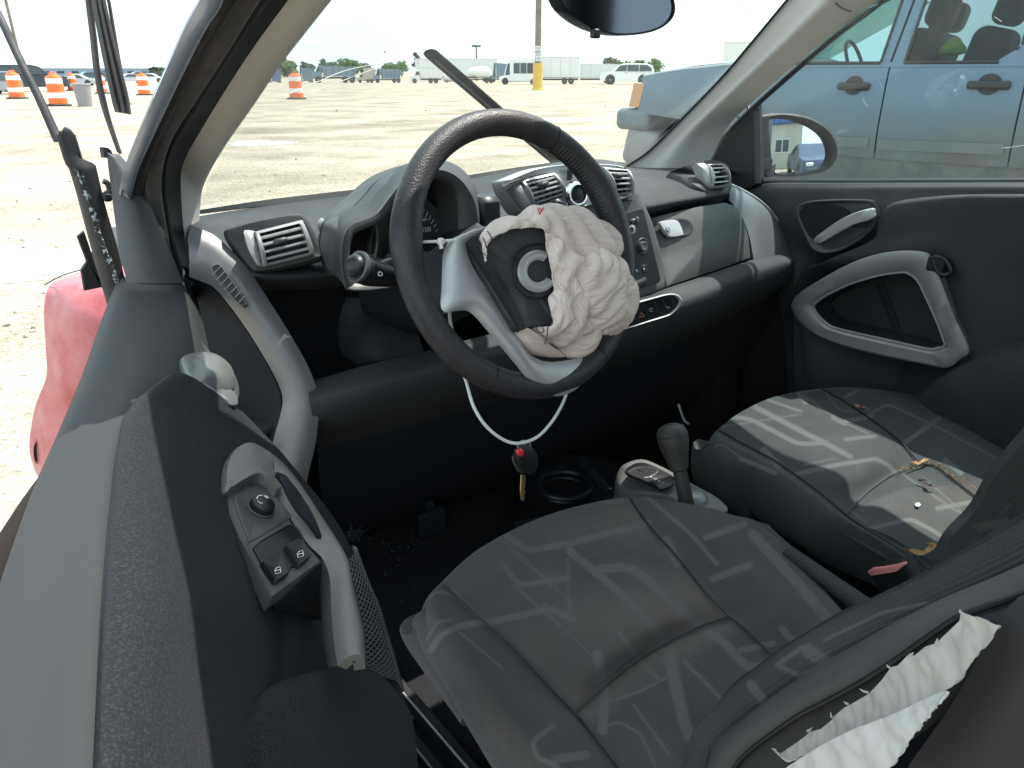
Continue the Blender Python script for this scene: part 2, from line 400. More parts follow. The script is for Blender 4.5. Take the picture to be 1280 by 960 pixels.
# windscreen
ws = [[P(246, 262, 'y', .56), P(340, 248, 'y', .64), P(445, 236, 'y', .70), P(560, 222, 'y', .75), P(650, 208, 'y', .77), P(720, 200, 'y', .77), P(786, 203, 'y', .735)]]
ws.append([P(318, 127, 'x', -.585)+[0, .01, 0], P(400, 118, 'y', .33), P(480, 108, 'y', .44), P(580, 98, 'y', .52), P(690, 92, 'y', .57), P(790, 90, 'y', .57), P(905, 94, 'x', .585)])
ws.append([P(411, -5, 'x', -.585)+[0, .01, 0], P(480, -10, 'y', .12), P(560, -16, 'y', .22), P(650, -20, 'y', .29), P(760, -20, 'y', .33), P(870, -14, 'y', .33), P(990, -4, 'x', .585)])
ws.append([P(445, -45, 'x', -.585), P(520, -60, 'y', .06), P(600, -70, 'y', .14), P(700, -76, 'y', .2), P(810, -76, 'y', .24), P(920, -65, 'y', .23), P(1030, -50, 'x', .585)])
wsg = part('windscreen', patch(ws, 30, 40, .005), 'glass', label='dusty windscreen')
part('frit_band', strip([p+np.array([0, -.006, .0]) for p in ws[0]], LK('y', .6, [(246, 268, .55), (340, 256, .625), (445, 244, .685), (560, 230, .735), (650, 215, .755), (720, 207, .755), (786, 210, .72)]), .0, 40, 3, .003), 'black', wsg)
part('scratch', merge(tube(LK('y', .44, [(362, 117, .3), (400, 101, .34), (440, 86, .38), (505, 75, .44)]), .0007, 5, N=20), tube(LK('y', .42, [(383, 118, .31), (420, 104, .36), (470, 85, .42)]), .0006, 5, N=20)), 'cord', wsg)
wv = surf(ws, 30, 40); sp_ = []
for k in range(60):
    i_, j_ = random.randint(3, 25), random.randint(2, 37); p = wv[i_, j_]+np.array([0, -.004, 0]); s_ = random.choice((.0005, .0006, .0008, .0012))
    sp_.append(box(p, (s_*2.2, s_, s_*1.6), np.linalg.qr(np.random.normal(size=(3, 3)))[0], s_*.3))
part('dirt_specks', merge(*sp_), 'seal2', wsg, kind='stuff')
# wiper outside the glass
wt, wb = P(541, 69, 'y', .70), P(703, 209, 'y', .93)
wd = unit(wb-wt)
wiper = part('wiper', tube([wt, wt+wd*.02, wt*.5+wb*.5, wb], [.017, .019, .020, .018], 8, N=12, flat=(1, .5)), mk('wiper_rubber', (.004, .005, .005), .9, spec=.08), label='black wiper blade')
part('wiper_arm', tube([wt*.72+wb*.28+[0, .012, .0], wt*.45+wb*.55+[0, .02, .012], wb+[.01, .02, .0]], .006, 8, N=10), 'dark', wiper)
part('rubber_edge', tube([wt+[0, -.008, -.008], wb+[0, -.008, -.008]], .0028, 6, N=6), 'grey', wiper)
part('clip', box(wt*.5+wb*.5+[.012, .0, .012], (.03, .014, .016), [wd, np.cross(wd, [0, 0, 1.]), np.cross(wd, np.cross(wd, [0, 0, 1.]))]), 'dark', wiper)
# inside mirror
mo = LK('y', .10, [(690, -40), (697, 0), (712, 20), (738, 36), (768, 44), (800, 43), (825, 36), (839, 24), (843, 9), (837, -10), (815, -34), (750, -50)])
mir = part('rear_view_mirror', dome(mo, ((.7, -.04), (1, -.018), (1, 0), (.975, .004), (.95, .002), (0, .002))), 'black')
part('mirror_glass', dome([p*1 for p in (np.array(mo)-np.mean(mo, 0))*.93+np.mean(mo, 0)+np.array([-.004, -.004, 0])], ((1, -.001), (1, 0), (0, .0))), mk('dark_mirror', (.10, .11, .13), .08, 1.), mir)
part('dimming_tab', box(P(744, 42, 'y', .095), (.012, .012, .012), None, .002), 'black', mir)
part('mirror_arm', tube([P(770, 0, 'y', .13), P(780, -60, 'y', .2), P(790, -90, 'y', .26)], .012, 10, N=8), 'black', mir)

# ---------------------------------------------------------------- shell: floor, bulkhead, sides (dark inside)
def pbox(name, c, s, mat, **k): return part(name, box(c, s, None, .01), mat, **k)
pbox('floor', (0, -.2, .27), (1.30, 2.4, .06), 'carpet')
pbox('bulkhead', (0, 1.0, .56), (1.36, .06, .70), 'carpet')
pbox('body_side', (.80, .05, .55), (.04, 1.6, .66), 'red')
pbox('side_lining', (.755, -.1, .58), (.03, 2.2, .76), 'carpet')
pbox('side_lining', (.66, .68, .62), (.10, .62, .70), 'carpet')
pbox('side_lining', (-.655, .72, .55), (.05, .52, .5), 'carpet')
pbox('side_lining', (-.70, .34, .56), (.04, .30, .44), 'carpet')
pbox('cowl', (0, .86, .93), (1.30, .34, .05), 'black')
part('bonnet', patch([[(x_, y_, z_-.10*(x_/.7)**2) for x_ in (-.66, -.35, 0, .35, .66)] for y_, z_ in ((.98, .93), (1.15, .86), (1.28, .74), (1.36, .55))], 16, 16, .01), 'red')
pbox('rear_bulkhead', (0, -1.28, .80), (1.36, .06, 1.05), 'carpet')
part('door_pillar', box((-.66, -.98, .92), (.10, .16, 1.20), None, .02), 'dark')
part('door_pillar', box((.66, -.78, .92), (.10, .16, 1.20), None, .02), 'dark')
part('sill_plate', box((-.70, -.10, .34), (.26, 1.3, .12), None, .02), 'dark')
# red front wing seen beyond the door
wing = part('front_wing', patch(GK('y', [
    [(80, 346, 1.0), (108, 337, .95), (150, 330, .88), (175, 330, .8)],
    [(62, 357, .72), (100, 349, .66), (150, 347, .58), (180, 350, .55)],
    [(55, 385, .69), (95, 385, .58), (150, 390, .53), (175, 395, .5)],
    [(57, 435, .68), (95, 440, .58), (140, 440, .53), (165, 440, .5)],
    [(58, 470, .70), (90, 480, .6), (125, 490, .56), (150, 490, .54)],
    [(45, 505, .76), (75, 515, .66), (112, 525, .60), (140, 525, .56)],
    [(38, 540, .79), (65, 555, .68), (100, 570, .62), (130, 575, .58)],
    [(37, 565, .80), (60, 585, .70), (85, 600, .66), (120, 610, .62)],
    [(44, 590, .80), (62, 620, .72), (80, 640, .68), (110, 650, .64)]]), 50, 24, .006), 'red', label='faded red front wing with a hole')
hole = LK('y', .755, [(46, 548), (51, 556), (52, 566), (49, 577), (44, 580), (41, 570), (41, 556)])
part('hole_edge', ring(hole, (np.array(hole)-np.mean(hole, 0))*.7+np.mean(hole, 0), [(0, 0), (.5, .004), (1, 0), (1, -.004), (0, -.004)], 24), 'red', wing)
part('hole', dome((np.array(hole)-np.mean(hole, 0))*.8+np.mean(hole, 0), ((1, -.004), (1, .001), (0, .001))), 'black', wing)
part('loose_wire', tube(LK('y', .6, [(56, 356, .73), (72, 347, .68), (88, 341, .62), (103, 337, .58)]), .0012, 6, N=16), 'black', wing)
part('wire_loop', tube(LK('y', .5, [(146, 385), (139, 391), (136, 400), (138, 410)]), .003, 6, N=10), mk('yellow_cable', (.55, .36, .08), .5), wing)
# ================================================================== driver's door (open, left)
door = part('door', patch(GK('z', [
    [(150, 340, .99), (157, 352, 1.0), (180, 352, 1.0), (205, 352, .995), (229, 352, .985), (244, 362, .95)],
    [(125, 405, .985), (134, 405, 1.0), (165, 408, 1.002), (205, 412, .998), (240, 416, .98), (262, 440, .95)],
    [(104, 465, .985), (114, 465, 1.0), (145, 470, 1.002), (185, 476, .998), (230, 486, .975), (270, 500, .94)],
    [(72, 542, .985), (81, 542, 1.0), (120, 548, 1.002), (150, 550, .999), (185, 552, .975), (230, 560, .93)],
    [(40, 615, .985), (50, 615, 1.0), (95, 625, 1.002), (138, 632, .999), (170, 635, .975), (220, 640, .93)],
    [(-8, 752, .985), (0, 752, 1.0), (66, 765, 1.002), (128, 775, .999), (162, 778, .975), (215, 780, .93)],
    [(-55, 900, .985), (-44, 900, 1.0), (40, 915, 1.002), (120, 930, .999), (155, 930, .975), (210, 935, .93)],
    [(-110, 1100, .985), (-95, 1100, 1.0), (10, 1100, 1.002), (112, 1100, .999), (150, 1100, .975), (200, 1100, .93)]]), 90, 40, .01), 'sill', label='open door with a grey top and broken mirror mount')
part('door_skin', patch(GK('z', [
    [(82, 545, .975), (74, 556, .96), (66, 572, .93)],
    [(50, 617, .985), (36, 625, .97), (18, 638, .93)],
    [(0, 754, .985), (-30, 760, .97), (-60, 765, .93)],
    [(-44, 902, .985), (-90, 905, .97), (-130, 910, .93)]]), 20, 8, .004), mk('dark_door_edge', (.016, .008, .007), .75, spec=.1), door)
card_grid = GK('z', [
    [(203, 473, .999), (218, 466, 1.0), (238, 470, .992), (266, 488, .972), (292, 508, .945), (304, 515, .92)],
    [(160, 510, 1.002), (180, 502, 1.006), (216, 508, .99), (262, 525, .96), (310, 533, .92), (328, 540, .89)],
    [(147, 556, 1.0), (162, 554, 1.008), (206, 556, .99), (262, 570, .95), (330, 576, .895), (366, 582, .86)],
    [(137, 634, 1.0), (153, 634, 1.008), (203, 640, .99), (272, 660, .93), (372, 664, .85), (428, 664, .79)],
    [(128, 728, 1.0), (145, 729, 1.008), (205, 735, .99), (287, 750, .92), (392, 752, .80), (458, 744, .72)],
    [(123, 812, 1.0), (140, 813, 1.008), (207, 820, .985), (292, 842, .905), (402, 838, .77), (482, 812, .67)],
    [(117, 955, 1.0), (136, 957, 1.008), (210, 965, .98), (300, 975, .895), (404, 935, .75), (506, 880, .63)],
    [(110, 1075, 1.0), (130, 1075, 1.008), (215, 1075, .975), (305, 1075, .885), (404, 1040, .74), (522, 985, .61)]])
part('door_card', shell(surf(card_grid, 120, 70), .006), 'felt', door, label='charcoal felt lining panel')
part('door_card_lower', patch(GK('z', [
    [(300, 905, .885), (322, 872, .875), (350, 852, .855), (400, 838, .825), (440, 832, .79), (474, 842, .74), (508, 880, .67)],
    [(302, 925, .89), (330, 892, .885), (356, 876, .87), (402, 868, .84), (440, 862, .80), (478, 872, .75), (516, 902, .67)],
    [(304, 990, .88), (335, 985, .885), (360, 980, .872), (404, 975, .84), (442, 965, .80), (484, 960, .745), (522, 955, .66)],
    [(304, 1080, .86), (335, 1080, .862), (360, 1080, .85), (404, 1080, .82), (442, 1080, .78), (486, 1075, .72), (526, 1060, .64)]]), 30, 40, .006), 'felt', door)
# inner release handle in its recess
part('handle_recess', dome(LK('z', .965, [(222, 402, .985), (234, 406, .98), (246, 422, .968), (262, 442, .955), (292, 470, .93), (296, 500, .93), (270, 500, .945), (240, 470, .965), (226, 440, .975)]), ((1, -.01), (1, .002), (.9, .003), (.78, -.002), (0, -.004))), 'darkgrey', door)
part('release_handle', dome(LK('z', .98, crop([(541, 362, .988), (560, 347, .988), (610, 341, .982), (652, 352, .976), (690, 385, .966), (705, 430, .956), (700, 452, .954), (672, 460, .958), (630, 455, .968), (590, 440, .978), (560, 410, .985)], 2.4, 0, 300)), ((.96, -.012), (1, -.004), (1, 0), (.94, .004), (.6, .008), (0, .0095))), mk('handle_grey', (.13, .135, .135), .4, .3, dust=.1), door)
part('handle_base', dome(LK('z', .94, crop([(640, 455, .965), (675, 452, .955), (700, 470, .95), (705, 498, .945), (680, 500, .95), (640, 475, .96), (590, 448, .975), (600, 440, .975)], 2.4, 0, 300)), ((1, -.008), (1, .004), (.8, .006), (0, .006))), 'arch', door)
# switch panel, grab rail
OUT = LK('z', .9, [(280, 614, .925), (280, 588, .93), (291, 565, .93), (308, 556, .925), (327, 563, .915), (348, 578, .905), (368, 601, .895), (398, 648, .88), (417, 682, .872), (433, 708, .868), (444, 748, .866), (454, 790, .864), (457, 836, .862)])
INN = LK('z', .9, [(282, 615, .925), (300, 604, .925), (320, 595, .92), (331, 598, .915), (338, 608, .91), (346, 621, .905), (362, 646, .898), (385, 680, .888), (403, 698, .882), (412, 722, .878), (414, 760, .874), (417, 800, .872), (422, 832, .87)])
cap_o = LK('z', .93, [(280, 615, .932), (279, 588, .937), (290, 565, .937), (308, 555, .932), (327, 562, .922), (348, 580, .911), (358, 598, .901), (346, 618, .91), (334, 602, .919), (320, 596, .925), (300, 605, .93)])
part('rail_cap', dome(cap_o, ((1, -.012), (1, 0), (.93, .004), (.6, .006), (0, .0065)), n=60), 'taupe', door)
OUT, INN = OUT[4:], INN[4:]
rail = part('grab_rail', strip(OUT, INN, .012, 90, 13, .008), 'taupe', door, label='worn silver grab rail with window switches')
part('grab_rail_side', strip([p for p in INN[4:]], LK('z', .86, [(394, 706, .86), (398, 735, .85), (402, 765, .85), (405, 800, .85), (411, 836, .85)]), .003, 30, 6), 'darkgrey', door)
part('rail_slot', strip(LK('z', .92, crop([(330, 215, .934), (380, 235, .930), (410, 270, .926), (470, 350, .914), (540, 470, .903), (590, 605, .886)], 4.365, 270, 540)), LK('z', .92, crop([(335, 230, .934), (352, 262, .930), (385, 320, .926), (445, 420, .914), (520, 510, .903), (588, 606, .886)], 4.365, 270, 540)), .0, 30, 5, .003), 'recess', door)
ppl = LK('z', .9, [(282, 616, .925), (300, 605, .925), (320, 596, .92), (332, 600, .915), (346, 622, .905), (362, 647, .898), (385, 681, .888), (402, 700, .882), (340, 745, .895), (325, 716, .905), (301, 670, .915), (287, 638, .922)])
pc = np.mean(ppl, 0); pn = newell(ppl); pn = pn if np.dot(pn, CAM-pc) > 0 else -pn
def PL(pts, h=0.): return [P(u, v, 'pl', (pc+pn*h, pn)) for u, v in pts]
c4 = lambda pts: crop(pts, 4.365, 270, 540)
pp = part('switch_plate', plate(np.array(PL([(281, 616), (300, 605), (320, 596), (332, 600), (346, 622), (362, 647), (385, 681), (403, 702), (340, 747), (325, 716), (301, 670), (287, 638)])), .014, .0022), mk('switch_plate_grey', (.06, .059, .06), .5, bump=.1, bs=1200, dust=.12), door)
part('mirror_knob_surround', dome(PL(c4([(95, 370), (130, 325), (230, 290), (285, 310), (395, 440), (400, 470), (190, 600), (170, 580)])), ((1, -.002), (1, .0006), (.9, .0012), (.8, .0002), (0, .0002))), 'darkgrey', door)
kc = PL([(325, 637)])[0]
part('mirror_knob', lathe(kc-pn*.002, pn, [(.0105, 0), (.0105, .008), (.0095, .0105), (.0085, .0112), (.0001, .0115)], 32), 'black', door)
part('mirror_knob_ring', lathe(kc-pn*.002, pn, [(.0118, 0), (.0118, .004), (.0108, .0045), (.0106, .004), (.0106, 0)], 32), 'grey', door)
xa = unit(PL([(340, 620)])[0]-PL([(320, 632)])[0]); ya = np.cross(pn, xa)
text('knob_mark', 'L', .0058, kc+pn*.0098+(-xa*.0058+ya*.001), xa, ya, M['white'], door)
text('knob_mark', 'R', .0058, kc+pn*.0098+(xa*.006+ya*.002), xa, ya, M['white'], door)
part('knob_mark', tube([kc+pn*.0098+xa*.0068*math.cos(a)+ya*.0068*math.sin(a) for a in np.linspace(.9, 2.3, 8)], .0005, 5), 'white', door)
part('switch_well', dome(PL(c4([(200, 635), (230, 605), (395, 508), (425, 508), (450, 530), (515, 670), (508, 692), (450, 737), (410, 735), (392, 775), (385, 790), (325, 825), (300, 812)]), .001), ((1, -.004), (1, .0008), (.975, .0012), (.955, .0003), (0, .0003)), sm=lin, n=60), 'black', door)
for q in ([(245, 715), (325, 668), (358, 685), (390, 770), (382, 787), (330, 820), (312, 815)], [(372, 630), (448, 583), (470, 592), (515, 672), (508, 690), (455, 733), (436, 728)]):
    sw = part('window_switch', dome(PL(c4(q), .003), ((1, -.005), (1, 0), (.93, .0022), (.7, .0014), (0, .0005)), sm=lin, n=40), 'black', door)
    cx, cy = np.mean(q, 0); cx += 2; cy += 5
    ic = lambda pts: PL(c4([(cx+a, cy+b) for a, b in pts]), .0052)
    part('window_icon', merge(tube(ic([(-16, 0), (-8, -14), (12, -22), (18, 0), (16, 10), (-12, 18), (-16, 0)]), .00035, 4), tube(ic([(-16, 2), (17, -6)]), .00035, 4)), 'white', door)
part('grab_cup', patch([LK('z', .88, [(340, 746, .89), (356, 736, .888), (378, 720, .884), (402, 703, .88)]),
    LK('z', .86, [(345, 765, .86), (362, 760, .855), (382, 752, .85), (402, 745, .85)]),
    LK('z', .80, [(352, 776, .80), (370, 778, .80), (388, 775, .80), (403, 775, .80)])], 16, 16, .004), 'dark', door)
# net pocket and frayed edge
nA = LK('z', .72, crop([(170, 250, .78), (205, 370, .765), (235, 500, .75), (258, 620, .735), (262, 740, .72), (290, 815, .70)], 4, 390, 640))
nB = LK('z', .66, crop([(205, 170, .755), (265, 330, .715), (330, 470, .685), (375, 620, .655), (420, 770, .63), (455, 900, .61)], 4, 390, 640))
part('pocket_back', strip([p-[.012, 0, .03] for p in nA], [p-[.0, 0, .03] for p in nB], .0, 20, 5), 'dark', door)
Sn = []
a, b = crv(nA, 46), crv(nB, 46)
t_ = np.linspace(0, 1, 17)
GN = a[:, None]*(1-t_)[None, :, None]+b[:, None]*t_[None, :, None]
bul = np.sin(np.pi*t_)*.012
GN = GN+np.array([.5, -.4, .4])*bul[None, :, None]
for i in range(45):
    for j in range(16):
        p = [GN[i, j], GN[i+1, j+1]] if (i+j) % 2 == 0 else [GN[i, j+1], GN[i+1, j]]
        Sn.append(tube(p, .00075, 4))
part('net_pocket', merge(*Sn), mk('net_thread', (.10, .095, .11), .7), door, kind='stuff')
part('net_edge', merge(tube(nB, .0022, 6, N=40), tube(nA, .0015, 6, N=40)), 'dark', door)
fr = []
fc = P(441, 668, 'z', .765)
for k in range(60):
    d = unit(np.random.normal(size=3)); s = fc+np.random.normal(size=3)*[.005, .004, .003]
    fr.append(tube([s, s+d*.0035, s+d*.006+np.random.normal(size=3)*.002], [.0007, .0005, .0002], 4))
part('frayed_threads', merge(*fr), mk('frayed_dark', (.012, .013, .018), .9, spec=.1), door, kind='stuff')
# mirror mount: inner corner cover and the torn bracket behind it
sa = LK('y', .3, crop([(360, 190, .365), (385, 187, .362), (385, 225, .358), (413, 450, .34), (440, 650, .315), (475, 785, .296)], 3.69, 30, 140))
sb = LK('y', .3, crop([(362, 188, .364), (440, 195, .355), (500, 262, .345), (592, 450, .325), (655, 600, .31), (735, 788, .29)], 3.69, 30, 140))
part('mirror_corner_cover', shell(np.stack([(lambda a, b: a*(1-t)+b*t+np.array([-.3, -.9, .15])*(.016*(1-abs(2*t-1)**2.4)))(lin(sa, 50), lin(sb, 50)) for t in np.linspace(0, 1, 15)], 1), .006), 'darkgrey', door, label='charcoal triangular cover where the mirror was')
br = part('mirror_bracket', strip(LK('y', .4, crop([(160, 112), (190, 205), (240, 370), (290, 560), (335, 725), (382, 885)], 3.69, 30, 140)), LK('y', .385, crop([(215, 85), (250, 208), (330, 240), (372, 420), (430, 620), (472, 800)], 3.69, 30, 140)), .012, 40, 11, .02, sm=lin), 'seal', door, label='torn black mirror bracket')
part('bracket_lip', tube(LK('y', .39, crop([(178, 85), (210, 110), (235, 205), (245, 260), (300, 440), (360, 640), (430, 830)], 3.69, 30, 140)), .006, 8, N=40), 'dark', br)
part('bracket_flap', plate(LK('y', .43, crop([(245, 575), (278, 548), (330, 700), (378, 840), (368, 808), (278, 826), (262, 730), (288, 690)], 3.69, 30, 140)), .006), 'black', br)
fl = crv(LK('y', .366, crop([(246, 262), (300, 405), (345, 560), (400, 705), (452, 836)], 3.69, 30, 140)), 120); fw_ = np.array([.0022+.0016*random.random() for _ in fl])
fa = [p+np.array([-w_, 0, 0])+np.random.normal(size=3)*.0007 for p, w_ in zip(fl, fw_)]; fb = [p+np.array([w_, 0, 0])+np.random.normal(size=3)*.0007 for p, w_ in zip(fl, fw_)]
part('foam_residue', strip(fa, fb, .0015, 120, 4, .002, sm=lin), mk('torn_foam', (.03, .03, .032), .8, col2=(.42, .45, .47), vs=240, vc=(.52, .6), bump=1., bs=300, bdist=.003), br)
part('torn_clip', merge(tube(LK('y', .38, crop([(365, 318), (385, 330), (395, 365), (370, 385), (388, 405)], 3.69, 30, 140)), .004, 6, N=16), box(P(134, 246, 'y', .38), (.012, .01, .012))), 'black', br)
part('window_guide', tube(LK('y', .40, [(-40, -50, .62), (-5, 12, .52), (25, 75, .46), (50, 125, .43), (73, 176, .405)]), [.004, .005, .005, .006], 8, N=30, flat=(1, .6)), 'seal', door, label='bent black window guide')
part('window_guide', strip(LK('y', .37, [(102, -60), (106, -4), (112, 45), (117, 90), (126, 132), (137, 165), (146, 190)]), LK('y', .37, [(112, -60), (115, -4), (121, 45), (126, 90), (134, 130), (143, 162), (153, 192)]), .003, 40, 5, .004), 'seal2', door, label='grey weatherstrip hanging beside the pillar')
wg = part('window_guide', strip(LK('y', .36, [(110, -60), (117, -4), (131, 70), (142, 122), (147, 140)]), LK('y', .36, [(122, -60), (129, -4), (146, 70), (158, 118), (162, 143)]), -.003, 40, 7, .004), 'seal2', door, label='loose channel shaped seal with its end in the air')
for off in (0., .5, 1.):
    part('seal_lip', tube([p*(1-off)+q*off for p, q in zip(LK('y', .357, [(110, -60), (117, -4), (131, 70), (142, 122), (147, 140)]), LK('y', .357, [(122, -60), (129, -4), (146, 70), (158, 118), (162, 143)]))], .0022, 6, N=30), 'seal2', door)
part('window_guide', tube(LK('y', .37, [(124, -60), (135, -4), (146, 60), (152, 92)]), .0022, 6, N=20), 'seal2', door, label='thin grey seal behind the channel shaped seal')
# ================================================================== dashboard
dash = part('dashboard', patch(GK('y', [
    [(236, 272, .56), (300, 262, .60), (350, 255, .63), (430, 245, .68), (520, 232, .72), (585, 224, .735), (650, 212, .75), (720, 207, .75), (770, 207, .73), (800, 208, .70), (850, 205, .66), (910, 203, .58)],
    [(238, 282, .46), (300, 290, .42), (350, 290, .42), (430, 278, .45), (520, 262, .46), (590, 250, .48), (650, 236, .50), (720, 226, .50), (770, 222, .47), (800, 220, .45), (850, 218, .43), (912, 215, .42)],
    [(246, 300, .36), (300, 322, .32), (350, 326, .32), (430, 310, .34), (520, 300, .36), (590, 285, .37), (650, 268, .37), (720, 255, .36), (770, 248, .33), (800, 242, .32), (850, 234, .33), (912, 228, .34)],
    [(250, 318, .32), (300, 340, .28), (350, 346, .265), (430, 340, .27), (520, 328, .29), (590, 305, .30), (650, 290, .30), (720, 275, .29), (770, 266, .275), (800, 262, .265), (850, 252, .275), (912, 242, .30)],
    [(262, 335, .36), (305, 358, .33), (350, 363, .32), (430, 358, .32), (520, 345, .33), (590, 325, .34), (650, 305, .34), (720, 290, .34), (770, 282, .33), (800, 275, .325), (850, 264, .33), (912, 252, .35)]]), 50, 90, .012), 'dash', label='charcoal dashboard with silver air vents')
D = lambda name, g, mat, **k: part(name, g, mat, dash, **k)
# open shelf behind, with divider
D('shelf_back', patch(GK('y', [
    [(200, 320, .50), (300, 350, .46), (420, 350, .46), (540, 330, .46), (700, 290, .46), (860, 260, .46)],
    [(220, 420, .46), (300, 430, .44), (420, 430, .44), (540, 410, .44), (700, 370, .44), (860, 320, .44)],
    [(260, 520, .36), (330, 505, .34), (440, 478, .33), (560, 450, .32), (700, 405, .30), (860, 350, .30)],
    [(280, 560, .28), (360, 525, .26), (450, 490, .24), (560, 460, .22), (700, 410, .22), (860, 352, .23)]]), 30, 40, .008), 'dark')
D('shelf_divider', patch(GK('y', [
    [(432, 372, .40), (470, 372, .36), (520, 372, .34)], [(424, 400, .36), (470, 400, .30), (520, 395, .28)],
    [(425, 436, .32), (470, 432, .27), (525, 425, .25)], [(445, 455, .27), (480, 450, .25), (530, 440, .24)]]), 20, 16, .006), 'dark')
# padded lower roll
roll = D('knee_bolster', patch(GK('y', [
    [(383, 478, .245), (460, 456, .22), (530, 439, .20), (620, 416, .20), (700, 400, .20), (780, 383, .20), (829, 362, .205), (880, 345, .21), (940, 325, .22), (984, 317, .235)],
    [(384, 484, .215), (460, 464, .185), (530, 447, .168), (620, 425, .165), (700, 408, .165), (780, 392, .165), (832, 369, .17), (880, 352, .178), (940, 331, .19), (989, 321, .21)],
    [(388, 505, .19), (460, 486, .158), (530, 470, .142), (620, 448, .138), (700, 430, .138), (780, 413, .138), (838, 388, .145), (885, 370, .152), (943, 346, .168), (993, 329, .195)],
    [(393, 535, .215), (460, 516, .19), (530, 502, .175), (620, 479, .17), (700, 460, .17), (780, 440, .17), (842, 411, .17), (890, 392, .175), (948, 364, .185), (991, 344, .21)],
    [(398, 562, .34), (460, 545, .32), (535, 528, .31), (620, 505, .31), (700, 485, .31), (780, 463, .30), (845, 430, .28), (893, 405, .27), (950, 376, .26), (988, 356, .26)]]), 40, 80, .012), 'dash')
D('lower_panel', patch(GK('y', [
    [(396, 545, .32), (535, 512, .29), (700, 470, .29), (845, 418, .26), (985, 345, .26)],
    [(405, 640, .44), (535, 600, .42), (700, 560, .42), (850, 500, .40), (1000, 410, .38)],
    [(420, 690, .62), (540, 650, .64), (700, 600, .68), (860, 545, .68), (1010, 470, .66)]]), 20, 40, .006), 'recess')
# silver end arch on the left
AL = LK('y', .3, [(236, 346, .30), (252, 352, .295), (270, 362, .288), (301, 401, .268), (328, 443, .252), (346, 476, .24), (353, 497, .232), (351, 516, .228), (343, 545, .228), (334, 580, .23), (325, 615, .235)])
AR = LK('y', .3, [(238, 281, .325), (255, 288, .315), (273, 298, .305), (306, 331, .28), (337, 377, .255), (364, 420, .232), (387, 462, .213), (398, 497, .2), (398, 524, .193), (394, 556, .195), (386, 590, .2), (380, 620, .21)])
arch = D('dash_end_trim', strip(AL, AR, .014, 80, 15, .02), 'arch', label='silver grey curved end of the dashboard')
D('dash_side', patch([[P(215, 330, 'y', .42), P(255, 350, 'y', .36), P(300, 402, 'y', .29), P(345, 478, 'y', .255), P(350, 520, 'y', .25), P(335, 560, 'y', .25)],
    [P(205, 360, 'y', .50), P(235, 400, 'y', .42), P(270, 450, 'y', .38), P(305, 510, 'y', .34), P(320, 545, 'y', .32), P(325, 580, 'y', .30)],
    [P(195, 400, 'y', .56), P(220, 440, 'y', .5), P(250, 490, 'y', .45), P(280, 550, 'y', .42), P(300, 590, 'y', .40), P(320, 610, 'y', .38)]], 20, 30, .005), 'recess')
so_ = LK('y', .29, [(273, 341, .292), (279, 337, .291), (285, 341, .287), (300, 362, .276), (314, 383, .266), (314, 389, .264), (309, 389, .265), (297, 377, .272), (283, 358, .284), (275, 347, .29)])
sn = np.array([-.45, -.75, .48])
so_ = [p+unit(sn)*.023 for p in so_]
D('end_slot', ring(so_, (np.array(so_)-np.mean(so_, 0))*.86+np.mean(so_, 0), [(0, .006), (.5, .0105), (1, .006), (1, .002), (0, .002)], 40, nrm=unit(sn)), 'arch')
D('end_slot_well', dome(np.array(so_)+unit(sn)*.009, ((.9, -.006), (.9, 0), (0, 0))), 'black')
for t in np.linspace(.1, .9, 7):
    c = np.array(P(276, 342, 'y', .29))*(1-t)+np.array(P(312, 387, 'y', .265))*t+unit(sn)*.0332
    d = unit(P(290, 340, 'y', .282)-P(278, 352, 'y', .288))
    D('slot_rib', tube([c-d*.0085, c+d*.0085], .0009, 5), 'arch')

def quad(c, s, t): # bilinear
    return (c[0]*(1-s)+c[1]*s)*(1-t)+(c[3]*(1-s)+c[2]*s)*t
def vent(corn, nsl, bez='silver', bulge=.012, tabat=(.42, .42), dark='black', slat='silver', cap=None):
    c = [np.array(q) for q in corn]; n = newell(c); n = n if np.dot(n, CAM-c[0]) > 0 else -n
    def S(s, t, h=0.): return quad(c, s, t)+n*(h+bulge*(1-(2*t-1)**2))
    D('vent_well', patch([[S(s, t, -.022) for s in (0, .33, .66, 1)] for t in (0, .5, 1)], 8, 8, .003), dark)
    k = np.linspace(0, 1, 9)
    def loop(m): return [S(m+(1-2*m)*s, m) for s in k]+[S(1-m, m+(1-2*m)*s) for s in k[1:]]+[S(1-m-(1-2*m)*s, 1-m) for s in k[1:]]+[S(m, 1-m-(1-2*m)*s) for s in k[1:-1]]
    D('vent_frame', ring(loop(-.02), loop(.075), [(0, -.024), (0, .0), (.3, .0025), (.8, .002), (1, -.002), (1, -.024)], 72, sm=lin, nrm=n), bez)
    for i in range(nsl):
        t = (i+1)/(nsl+1)
        D('vent_slat', tube([S(s, t, -.004) for s in np.linspace(.03, .97, 9)], .0031, 8, flat=(1.0, .75)), slat)
    s, t = tabat
    up = unit(c[0]-c[3]); sd = unit(c[1]-c[0])
    D('vent_tab', box(S(s, t, .0015), (np.linalg.norm(c[1]-c[0])*.30, .0075, .012), [sd, np.cross(n, sd), n], .0025), 'darkgrey')
    D('vent_vane', merge(*[box(S(s, .5, -.016), (.0012, np.linalg.norm(c[0]-c[3])*.9, .012), [sd, np.cross(n, sd), n], .0003) for s in (.2, .4, .6, .8)]), 'dark')
